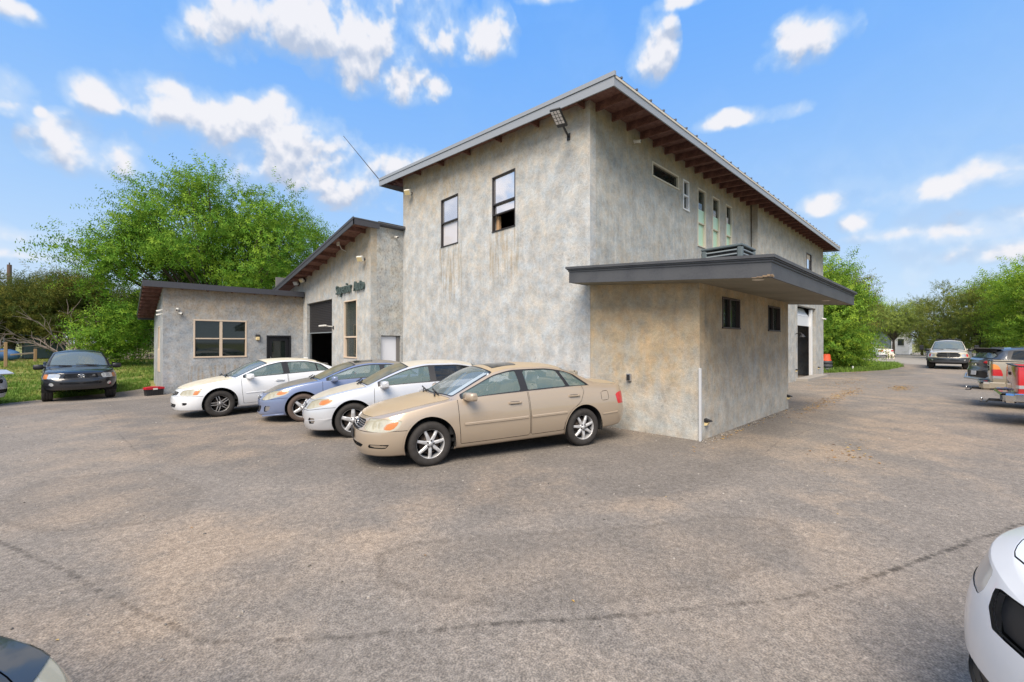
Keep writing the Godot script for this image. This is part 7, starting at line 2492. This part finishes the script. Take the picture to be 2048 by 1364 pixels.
	while px2.size() < 1500:
		var u := rg.randf_range(-2.0, 20.0)
		var v := rg.randf_range(-3.0, 20.0)
		if px2.size() > 900:   # more of them swept against the wall foot
			if rg.randf() < 0.5:
				u = rg.randf_range(7.6, 13.4); v = 3.27 - absf(rg.randfn()) * 0.08
			else:
				v = rg.randf_range(3.3, 14.0); u = 7.72 - absf(rg.randfn()) * 0.08
		if (u > 7.75 and v > 3.3) or (u > 6.5 and v > 14.2): continue
		px2.append(Transform3D(Basis(Vector3.UP, rg.randf_range(0, TAU)).scaled(Vector3(rg.randf_range(0.5, 1.5), rg.randf_range(0.5, 1.2), rg.randf_range(0.5, 1.3))), V(u, G(u, v), v)))
		pc.append(Color(0.42, 0.38, 0.33) * rg.randf_range(0.2, 1.0))
	var pm2 := mat("pebble", Color.WHITE, 0.9)
	pm2.vertex_color_use_as_albedo = true
	tag(multi(self, "gravel", done(pst), pm2, px2, pc), "loose pale pebbles strewn over the lot", "gravel", "", "stuff")
	var litm := mat("litter", Color.WHITE, 0.8)
	litm.vertex_color_use_as_albedo = true
	tag(multi(self, "leaf_litter", lm, litm, xf, cols), "scattered yellow brown fallen leaves on the drive", "leaves", "", "stuff")
# ---------------------------------------------------------------- blended capsules meshed as surface nets
func blob_mesh(bones: Array, cell: float, k := 0.04) -> ArrayMesh:   # bones: [a, b, ra, rb]
	var lo := Vector3.ONE * 1e9
	var hi := -lo
	for b in bones:
		for e in [[b[0], b[2]], [b[1], b[3]]]:
			lo = lo.min(e[0] - Vector3.ONE * (e[1] + 2 * cell)); hi = hi.max(e[0] + Vector3.ONE * (e[1] + 2 * cell))
	var n := Vector3i(((hi - lo) / cell).ceil()) + Vector3i.ONE
	var f := PackedFloat32Array()
	f.resize(n.x * n.y * n.z)
	for z in n.z:
		for y in n.y:
			for x in n.x:
				var p := lo + Vector3(x, y, z) * cell
				var d := 1e9
				for b in bones:
					var ab: Vector3 = b[1] - b[0]
					var t := clampf((p - b[0]).dot(ab) / maxf(ab.length_squared(), 1e-6), 0, 1)
					var e: float = (p - b[0] - ab * t).length() - lerpf(b[2], b[3], t)
					var h := clampf(0.5 + 0.5 * (d - e) / k, 0, 1) if d < 1e8 else 1.0
					d = (lerpf(d, e, h) - k * h * (1.0 - h)) if d < 1e8 else e
				f[(z * n.y + y) * n.x + x] = d
	var id := {}
	var st := st_new()
	var vert := func(x: int, y: int, z: int) -> Vector3:
		var key := Vector3i(x, y, z)
		if id.has(key): return id[key]
		var s := Vector3.ZERO
		var c := 0
		for e in [[0, 0, 0, 1, 0, 0], [0, 1, 0, 1, 1, 0], [0, 0, 1, 1, 0, 1], [0, 1, 1, 1, 1, 1], [0, 0, 0, 0, 1, 0], [1, 0, 0, 1, 1, 0], [0, 0, 1, 0, 1, 1], [1, 0, 1, 1, 1, 1], [0, 0, 0, 0, 0, 1], [1, 0, 0, 1, 0, 1], [0, 1, 0, 0, 1, 1], [1, 1, 0, 1, 1, 1]]:
			var a := f[((z + e[2]) * n.y + y + e[1]) * n.x + x + e[0]]
			var b := f[((z + e[5]) * n.y + y + e[4]) * n.x + x + e[3]]
			if (a < 0) != (b < 0):
				s += Vector3(e[0], e[1], e[2]).lerp(Vector3(e[3], e[4], e[5]), a / (a - b)); c += 1
		id[key] = lo + (Vector3(x, y, z) + s / maxf(c, 1)) * cell
		return id[key]
	for z in range(1, n.z - 1):
		for y in range(1, n.y - 1):
			for x in range(1, n.x - 1):
				var a := f[(z * n.y + y) * n.x + x]
				for ax in 3:
					var b := f[(z * n.y + y) * n.x + x + 1] if ax == 0 else (f[(z * n.y + y + 1) * n.x + x] if ax == 1 else f[((z + 1) * n.y + y) * n.x + x])
					if (a < 0) == (b < 0): continue
					var q: Array
					if ax == 0: q = [vert.call(x, y - 1, z - 1), vert.call(x, y, z - 1), vert.call(x, y, z), vert.call(x, y - 1, z)]
					elif ax == 1: q = [vert.call(x - 1, y, z - 1), vert.call(x - 1, y, z), vert.call(x, y, z), vert.call(x, y, z - 1)]
					else: q = [vert.call(x - 1, y - 1, z), vert.call(x, y - 1, z), vert.call(x, y, z), vert.call(x - 1, y, z)]
					if a < 0: quad(st, q[3], q[2], q[1], q[0], 0)
					else: quad(st, q[0], q[1], q[2], q[3], 0)
	return done(st)

func build_dog() -> void:
	var t := thing("dog", "white long haired dog standing on the far road facing the camera", "dog", V(62.0, 0.0, 5.6), deg_to_rad(-30))
	var b := []
	b.append([Vector3(-0.28, 0.56, 0), Vector3(0.30, 0.55, 0), 0.16, 0.14])     # trunk, nose towards -x
	b.append([Vector3(-0.30, 0.50, 0), Vector3(-0.30, 0.62, 0), 0.16, 0.14])
	b.append([Vector3(-0.34, 0.62, 0), Vector3(-0.46, 0.80, 0), 0.12, 0.10])    # neck
	b.append([Vector3(-0.46, 0.84, 0), Vector3(-0.54, 0.83, 0), 0.10, 0.09])    # head
	b.append([Vector3(-0.56, 0.81, 0), Vector3(-0.68, 0.77, 0), 0.055, 0.045])  # muzzle
	for s in [-1.0, 1.0]:
		b.append([Vector3(-0.45, 0.90, s * 0.08), Vector3(-0.43, 0.82, s * 0.12), 0.035, 0.03])
		b.append([Vector3(-0.28, 0.48, s * 0.10), Vector3(-0.26, 0.26, s * 0.11), 0.075, 0.05])
		b.append([Vector3(-0.26, 0.26, s * 0.11), Vector3(-0.28, 0.04, s * 0.11), 0.05, 0.045])
		b.append([Vector3(-0.28, 0.035, s * 0.11), Vector3(-0.33, 0.035, s * 0.11), 0.04, 0.035])
		b.append([Vector3(0.28, 0.50, s * 0.10), Vector3(0.20, 0.34, s * 0.12), 0.10, 0.07])
		b.append([Vector3(0.20, 0.34, s * 0.12), Vector3(0.34, 0.22, s * 0.12), 0.065, 0.045])
		b.append([Vector3(0.34, 0.22, s * 0.12), Vector3(0.31, 0.04, s * 0.12), 0.045, 0.04])
		b.append([Vector3(0.31, 0.035, s * 0.12), Vector3(0.25, 0.035, s * 0.12), 0.04, 0.035])
	b.append([Vector3(0.38, 0.58, 0), Vector3(0.58, 0.46, 0), 0.07, 0.04])
	b.append([Vector3(0.58, 0.46, 0), Vector3(0.66, 0.52, 0), 0.05, 0.02])
	mat("dog_fur", lin(0.74, 0.66, 0.56), 0.9)
	part(t, "body", blob_mesh(b, 0.03), M.dog_fur)
	var st := st_new()
	bx(st, Vector3(-0.725, 0.785, 0), Vector3(0.03, 0.035, 0.045), Basis.IDENTITY, 0.012)
	part(t, "nose", done(st), M.black)
	for s in [-1.0, 1.0]:
		st = st_new()
		bx(st, Vector3(-0.615, 0.86, s * 0.045), Vector3(0.015, 0.02, 0.02), Basis.IDENTITY, 0.006)
		part(t, "eye", done(st), M.black)

func build_vehicles() -> void:
	var s: Dictionary
	var c: Node3D
	s = spec_tan()
	c = vehicle("sedan", "tan four door sedan nearest the camera with dark sunroof and seven spoke wheels", "car", "sedans parked nose out along the shop front", s, 2.664, 6.453, -17.0)
	sedan_trim(c, s, "tan")
	s = spec_silver()
	c = vehicle("sedan", "silver sedan with dusty hood between tan sedan and blue coupe", "car", "sedans parked nose out along the shop front", s, 2.78, 9.27, -22.0)
	sedan_trim(c, s, "silver")
	s = spec_blue()
	c = vehicle("coupe", "slate blue coupe with brown dusty hood between silver and white cars", "car", "sedans parked nose out along the shop front", s, 2.50, 11.84, -15.0)
	sedan_trim(c, s, "blue")
	s = spec_white()
	c = vehicle("sedan", "white sedan with dark five spoke wheels in front of the office", "car", "sedans parked nose out along the shop front", s, 1.0, 13.99, 1.0)
	sedan_trim(c, s, "white")
	s = spec_pickup("paint_black")
	c = vehicle("pickup_truck", "black pickup facing the camera beside the office lawn", "truck", "", s, -0.92, 20.84, 94.5)
	pickup_trim(c, s, "black")
	# right row
	s = spec_big_pickup()
	c = vehicle("pickup_truck", "cream pickup with black crosshair grille facing the camera down the drive", "truck", "", s, 40.8, 0.78, 1.0)
	pickup_trim(c, s, "cream")
	var st := st_new()
	for e in [[0.0, 0.04], [0.0, -0.04]]: bar(st, Vector3(nose_x(s, 0, 0.96) - 0.01, 0.82, e[1]), Vector3(nose_x(s, 0, 0.96) - 0.01, 1.12, e[1]), 0.05, 0.05, Vector3.RIGHT)
	part(c, "grille_post", done(st), M.trim_grey)
	grille_bars(c, s, [0.97], 0.56, M.trim_grey, 0.0, 0.05)
	grille_bars(c, s, [0.90, 1.04], 0.54, M.trim, 0.01, 0.02)
	grille_bars(c, s, [0.805, 1.12], 0.52, M.trim_grey, -0.01, 0.04)
	st = st_new()   # light bar and towing mirrors
	bar(st, Vector3(2.9, 2.03, -0.62), Vector3(2.9, 2.03, 0.62), 0.10, 0.07)
	part(c, "roof_light_bar", done(st), M.trim)
	st = st_new()
	for sd in [-1.0, 1.0]:
		bar(st, Vector3(1.72, 1.30, sd * 0.95), Vector3(1.70, 1.36, sd * 1.32), 0.05, 0.05)
		bx(st, Vector3(1.68, 1.46, sd * 1.34), Vector3(0.10, 0.34, 0.22), Basis.IDENTITY, 0.03)
	part(c, "towing_mirror", done(st), M.trim)
	st = st_new()   # wide rear fenders over twin wheels
	for sd in [-1.0, 1.0]:
		var p := PackedVector2Array()
		for i in 13: p.append(Vector2(4.56 + cos(PI * i / 12.0) * 0.72, 0.47 + sin(PI * i / 12.0) * 0.70))
		for i in range(12, -1, -1): p.append(Vector2(4.56 + cos(PI * i / 12.0) * 0.56, 0.47 + sin(PI * i / 12.0) * 0.54))
		slab(st, p, sd * 0.97 if sd > 0 else -1.17, sd * 1.17 if sd > 0 else -0.97)
	part(c, "rear_fender_flare", done(st), M.trim_grey)
	for sd in [-1.0, 1.0]: wheel(c, s, Vector3(4.56, 0.41, sd * 1.02), sd, 0.41, 0.24, 0.21, s.rim)

	s = spec_suv("paint_charcoal")
	c = vehicle("hatchback", "dark grey hatchback with roof spoiler parked beyond the champagne pickup", "car", "vehicles backed out along the drive", s, 26.45, -4.5, 114.0)
	suv_trim(c, s)
	s = spec_pickup("paint_champagne")
	c = vehicle("pickup_truck", "champagne pickup with tow ball showing its tail at the drive", "truck", "vehicles backed out along the drive", s, 18.37, -6.0, 91.0)
	pickup_trim(c, s, "champagne")
	s = spec_pickup("paint_red")
	for e in s.fits:
		if e[0] == "tail_lamp_turn": e[4] = "lamp_red"
	c = vehicle("pickup_truck", "red pickup with chrome rear bumper at the right edge", "truck", "vehicles backed out along the drive", s, 14.92, -6.23, 92.0)
	pickup_trim(c, s, "red")
	# cut by the frame
	s = spec_suv("paint_white")
	s.rim.rim = "alloy"
	s.lipmat = "paint_white"
	c = vehicle("suv", "white vehicle corner at lower right edge close to camera", "car", "", s, 2.0, -0.30, -50.0)
	s = spec_tan()
	s.merge({"paint": "paint_black", "dusty": "paint_black"}, true)
	for e in s.panels:
		if e[3] == "dusty_tan": e[3] = "paint_black"
	for e in s.fits:
		if e[4] == "paint_tan": e[4] = "paint_black"
		if e[0] == "headlight": e[2] = pv([0.62, 0.58, 0.64, 0.67, 0.72, 0.735, 0.88, 0.765, 1.08, 0.755, 1.14, 0.69, 1.0, 0.585, 0.80, 0.56])
		if e[0] == "turn_signal": e[2] = pv([0.95, 0.57, 1.0, 0.62, 1.12, 0.62, 1.08, 0.575])
	c = vehicle("sedan", "black sedan's headlight corner at lower left close to camera", "car", "", s, -0.35, 1.13, 137.0)
	grille_bars(c, s, [0.565, 0.595, 0.625, 0.655], 0.40, M.satin_chrome, 0.012, 0.011)
	s = spec_suv("paint_silver")
	c = vehicle("suv", "silver vehicle with raised hood cut by the left edge", "car", "", s, -2.95, 20.75, 140.0)
	mirror(c, s, 1.52, 1.08, Vector3(0.18, 0.17, 0.24), M.trim, 0.02)
	st = st_new()
	slab(st, pv([0.0, 1.02, 0.25, 1.14, 1.05, 1.22, 1.05, 1.19, 0.25, 1.10, 0.02, 0.99]), -0.72, 0.72)
	part(c, "raised_hood", done(st), M.paint_silver)
	s = spec_white()
	s.merge({"step": 0.12, "nf": 10, "na": 10, "nb": 7, "nc": 8, "seg": 20}, true)
	c = vehicle("sedan", "white sedan parked far away at end of the drive", "car", "", s, 72.6, 9.4, 218.0)
	mirror(c, s, 1.57, 0.985, Vector3(0.16, 0.15, 0.23), M.paint_white)

func suv_trim(c: Node3D, s: Dictionary) -> void:
	mirror(c, s, 1.52, 1.08, Vector3(0.18, 0.17, 0.24), M.trim, 0.02)
	door_handles(c, s, [2.3, 3.35], 0.93, M.trim)
	var st := st_new()
	hexa(st, [Vector3(4.12, 1.53, -0.60), Vector3(4.50, 1.565, -0.56), Vector3(4.50, 1.565, 0.56), Vector3(4.12, 1.53, 0.60), Vector3(4.10, 1.60, -0.60), Vector3(4.52, 1.595, -0.56), Vector3(4.52, 1.595, 0.56), Vector3(4.10, 1.60, 0.60)])
	part(c, "roof_spoiler", done(st), M.paint_charcoal)
	st = st_new()
	hexa(st, [Vector3(4.28, 1.43, -0.52), Vector3(4.36, 1.43, -0.50), Vector3(4.36, 1.43, 0.50), Vector3(4.28, 1.43, 0.52), Vector3(4.24, 1.55, -0.53), Vector3(4.44, 1.563, -0.52), Vector3(4.44, 1.563, 0.52), Vector3(4.24, 1.55, 0.53)])
	part(c, "spoiler_underside", done(st), M.black)
	st = st_new()
	bx(st, Vector3(4.69, 0.62, 0), Vector3(0.012, 0.16, 0.31), Basis(Vector3(0, 0, 1), 0.1), 0.003)
	part(c, "license_plate", done(st), M.plate)
	st = st_new()
	bx(st, Vector3(4.655, 0.40, 0), Vector3(0.08, 0.09, 1.3), Basis(Vector3(0, 0, 1), 0.3), 0.02)
	for sd in [-1.0, 1.0]: bar(st, Vector3(4.66, 0.40, sd * 0.62), Vector3(4.50, 0.56, sd * 0.88), 0.06, 0.06, Vector3.UP, 0.015)
	part(c, "skid_plate", done(st), M.satin_chrome)
	# three letter maker's badge
	var tm := TextMesh.new()
	var font := SystemFont.new()
	font.font_names = PackedStringArray(["Droid Sans"])
	font.font_weight = 700
	tm.text = "KIA"
	tm.font = font
	tm.font_size = 16
	tm.pixel_size = 0.006
	tm.depth = 0.012
	var o := part(c, "badge", tm, M.chrome)
	o.position = Vector3(4.665, 0.93, 0)
	o.rotation.y = PI / 2
	o.scale = Vector3(1.7, 1, 1)
	st = st_new()
	for sd in [-1.0, 1.0]: bar(st, Vector3(2.0, 1.60, sd * 0.60), Vector3(3.9, 1.60, sd * 0.57), 0.03, 0.035, Vector3.UP, 0.01)
	part(c, "roof_rail", done(st), M.trim)

func build_far() -> void:
	var st: SurfaceTool
	mat("post_wood", lin(0.36, 0.23, 0.12), 0.85)
	mat("grey_wood", lin(0.30, 0.25, 0.20), 0.9)
	mat("pole_wood", lin(0.12, 0.08, 0.065), 0.9)
	mat("tarp", lin(0.06, 0.16, 0.36), 0.6)
	mat("shed_teal", lin(0.05, 0.085, 0.095), 0.7)
	mat("siding_blue", lin(0.22, 0.28, 0.33), 0.7)
	mat("orange", lin(0.75, 0.10, 0.03), 0.6)
	mat("rubble", lin(0.34, 0.30, 0.26), 0.95)
	# tyres with an orange tub on top beside the far pillar
	for k in 3:
		var t := thing("old_tyre", ["worn grey tyre at the bottom of stack beside the right bay", "worn grey tyre in the middle of stack beside the right bay", "worn grey tyre on top of stack under orange tub"][k], "tyre", V(33.0, 0.0 + k * 0.22, 6.05), 0.0, "stacked old tyres")
		st = st_new()
		lathe(st, [Vector2(0.2, -0.1), Vector2(0.29, -0.11), Vector2(0.33, -0.08), Vector2(0.335, 0.0), Vector2(0.33, 0.08), Vector2(0.29, 0.11), Vector2(0.2, 0.1), Vector2(0.19, 0.0), Vector2(0.2, -0.1)], 24, Vector3(0, 0.11, 0), Basis(Vector3(1, 0, 0), -PI / 2))
		part(t, "tread", done(st), M.trim_grey)
	var t := thing("tub", "upturned orange tub on the tyre stack", "tub", V(33.0, 0.66, 6.05))
	st = st_new()
	lathe(st, [Vector2(0.0, 0.42), Vector2(0.17, 0.42), Vector2(0.22, 0.38), Vector2(0.27, 0.02), Vector2(0.3, 0.0)], 20, Vector3.ZERO, Basis(Vector3(1, 0, 0), -PI / 2))
	part(t, "shell", done(st), M.orange)
	# utility pole
	t = thing("utility_pole", "tall wooden utility pole at far left above the cedars", "utility pole", V(-11.3, 0.69, 92.5))
	st = st_new()
	tube(st, [Vector3(0, -0.3, 0), Vector3(0, 12.2, 0)], [0.32, 0.24], 10)
	part(t, "pole", done(st), M.pole_wood)
	st = st_new()
	bx(st, Vector3(0.0, 12.3, 0), Vector3(0.12, 0.4, 0.12))
	for y in [10.2, 9.0]: bx(st, Vector3(-0.28, y, 0), Vector3(0.25, 0.1, 0.1))
	part(t, "pole_hardware", done(st), M.wire)
	for e in [[Vector3(0, 7.6, 0), V(-60, 8.6, 80) - t.position, "wire"], [Vector3(0, 7.4, 0), V(25, 3.0, 74) - t.position, "wire"], [Vector3(0, 6.8, 0), V(26, 2.4, 74) - t.position, "wire"]]:
		st = st_new()
		var a: Vector3 = e[0]
		var b: Vector3 = e[1]
		var pth := []
		for i in 11: pth.append(a.lerp(b, i / 10.0) + Vector3(0, -1.2 * sin(PI * i / 10.0), 0))
		tube(st, pth, [0.03], 4, false)
		part(t, "cable", done(st), M.wire)
	# fence posts and rails on the left lawn
	var pn := ["yellow painted wooden post at the left edge", "tall bare wooden post second from the left edge", "short wooden post third from the left edge"]
	var pp := [[-6.1, 38.5, 1.1], [-4.7, 37.5, 1.5], [-3.9, 41.0, 0.9]]
	for i in 3:
		t = thing("fence_post", pn[i], "post", V(pp[i][0], G(0, pp[i][1]), pp[i][1]), 0.1 * i, "posts on the left lawn")
		st = st_new()
		bx(st, Vector3(0, pp[i][2] * 0.5 - 0.05, 0), Vector3(0.14, pp[i][2], 0.14), Basis.IDENTITY, 0.015)
		part(t, "post", done(st), M.post_wood)
		st = st_new()
		bx(st, Vector3(-0.55, pp[i][2] * 0.6, 0), Vector3(1.0, 0.10, 0.05), Basis(Vector3(0, 0, 1), 0.1), 0.01)
		part(t, "rail", done(st), M.grey_wood)
	t = thing("low_wall", "low stone wall with pale wooden rail beyond the lawn", "wall", V(0.6, G(0, 41.0), 41.0))
	st = st_new()
	bx(st, Vector3(0.6, 0.62, 0), Vector3(5.0, 0.07, 0.12), Basis.IDENTITY, 0.01)
	part(t, "rail", done(st), M.grey_wood)
	var rg := RandomNumberGenerator.new()
	rg.seed = 33
	for k in 26:
		st = st_new()
		bx(st, Vector3(-1.8 + (k % 13) * 0.38 + rg.randf_range(-0.05, 0.05), 0.13 + (k / 13) * 0.23, rg.randf_range(-0.04, 0.04)), Vector3(0.36, 0.22, 0.3), Basis(Vector3.UP, rg.randf_range(-0.2, 0.2)), 0.05)
		part(t, "stone", done(st), M.rubble)
	t = thing("tarp_pile", "blue tarpaulin covered heap beyond the lawn at left", "tarp", V(-5.6, G(0, 43.5), 43.5))
	part(t, "cover", blob_mesh([[Vector3(-0.6, 0.25, 0), Vector3(0.5, 0.3, 0.1), 0.38, 0.32], [Vector3(0, 0.5, 0), Vector3(0.3, 0.45, 0), 0.25, 0.25]], 0.08, 0.1), M.tarp)
	t = thing("shed", "small dark teal lean-to shed under the cedars at left", "shed", V(-3.9, G(0, 45.5), 45.5), 0.2)
	st = st_new()
	bx(st, Vector3(0, 0.7, 0), Vector3(2.0, 1.4, 1.4), Basis.IDENTITY, 0.02)
	part(t, "wall", done(st), M.shed_teal)
	st = st_new()
	bx(st, Vector3(0.1, 1.5, 0.1), Vector3(2.6, 0.06, 1.9), Basis(Vector3(0, 0, 1), -0.12), 0.01)
	part(t, "roof", done(st), M.shed_teal)
	# far house
	t = thing("far_house", "blue grey house with white gable beyond the far white car", "building", V(92.0, 0.0, 9.5), deg_to_rad(0))
	st = st_new()
	bx(st, Vector3(0, 1.9, -1.5), Vector3(6.0, 3.8, 6.0))
	part(t, "wall", done(st), M.siding_blue)
	st = st_new()
	bx(st, Vector3(-0.3, 2.0, 2.6), Vector3(6.0, 4.0, 2.0))
	part(t, "white_wall", done(st), M.frame_white)
	st = st_new()
	slab(st, pv([-3.6, 3.8, 0.0, 5.6, 3.6, 3.8]), -5.0, 5.2)
	part(t, "roof", done(st), M.fascia_dark)
	for z in [-3.2, -1.2, 2.7]:
		st = st_new()
		bx(st, Vector3(-3.02 if z < 2 else -3.32, 1.9, z), Vector3(0.06, 1.2, 0.9), Basis.IDENTITY, 0.01)
		var w := part(t, "window", done(st), M.frame_white)
		st = st_new()
		bx(st, Vector3(-3.06 if z < 2 else -3.36, 1.9, z), Vector3(0.03, 1.0, 0.7))
		part(w, "pane", done(st), M.pane_dark)
	for i in 7:   # porch railing
		st = st_new()
		bx(st, Vector3(-4.6, 0.5, -5.0 + i * 0.55), Vector3(0.06, 1.0, 0.06))
		part(t, "railing_post", done(st), M.shed_teal)
	st = st_new()
	bx(st, Vector3(-4.6, 1.02, -3.35), Vector3(0.08, 0.07, 3.6))
	part(t, "railing", done(st), M.shed_teal)
	# things in the dark right bay
	t = thing("blue_drum", "blue drum just inside the open right bay", "drum", V(25.0, -0.05, 6.6))
	st = st_new()
	lathe(st, [Vector2(0, 0.88), Vector2(0.28, 0.88), Vector2(0.29, 0.86), Vector2(0.29, 0.6), Vector2(0.3, 0.59), Vector2(0.29, 0.58), Vector2(0.29, 0.3), Vector2(0.3, 0.29), Vector2(0.29, 0.28), Vector2(0.29, 0.0)], 20, Vector3.ZERO, Basis(Vector3(1, 0, 0), -PI / 2))
	part(t, "barrel", done(st), M.tarp)
	t = thing("pavement_marker", "small white marker stub at the drive edge below bush", "marker", V(34.3, 0.0, 4.9))
	st = st_new()
	tube(st, [Vector3(0, -0.1, 0), Vector3(0, 0.3, 0)], [0.05], 8)
	part(t, "stub", done(st), M.frame_white)
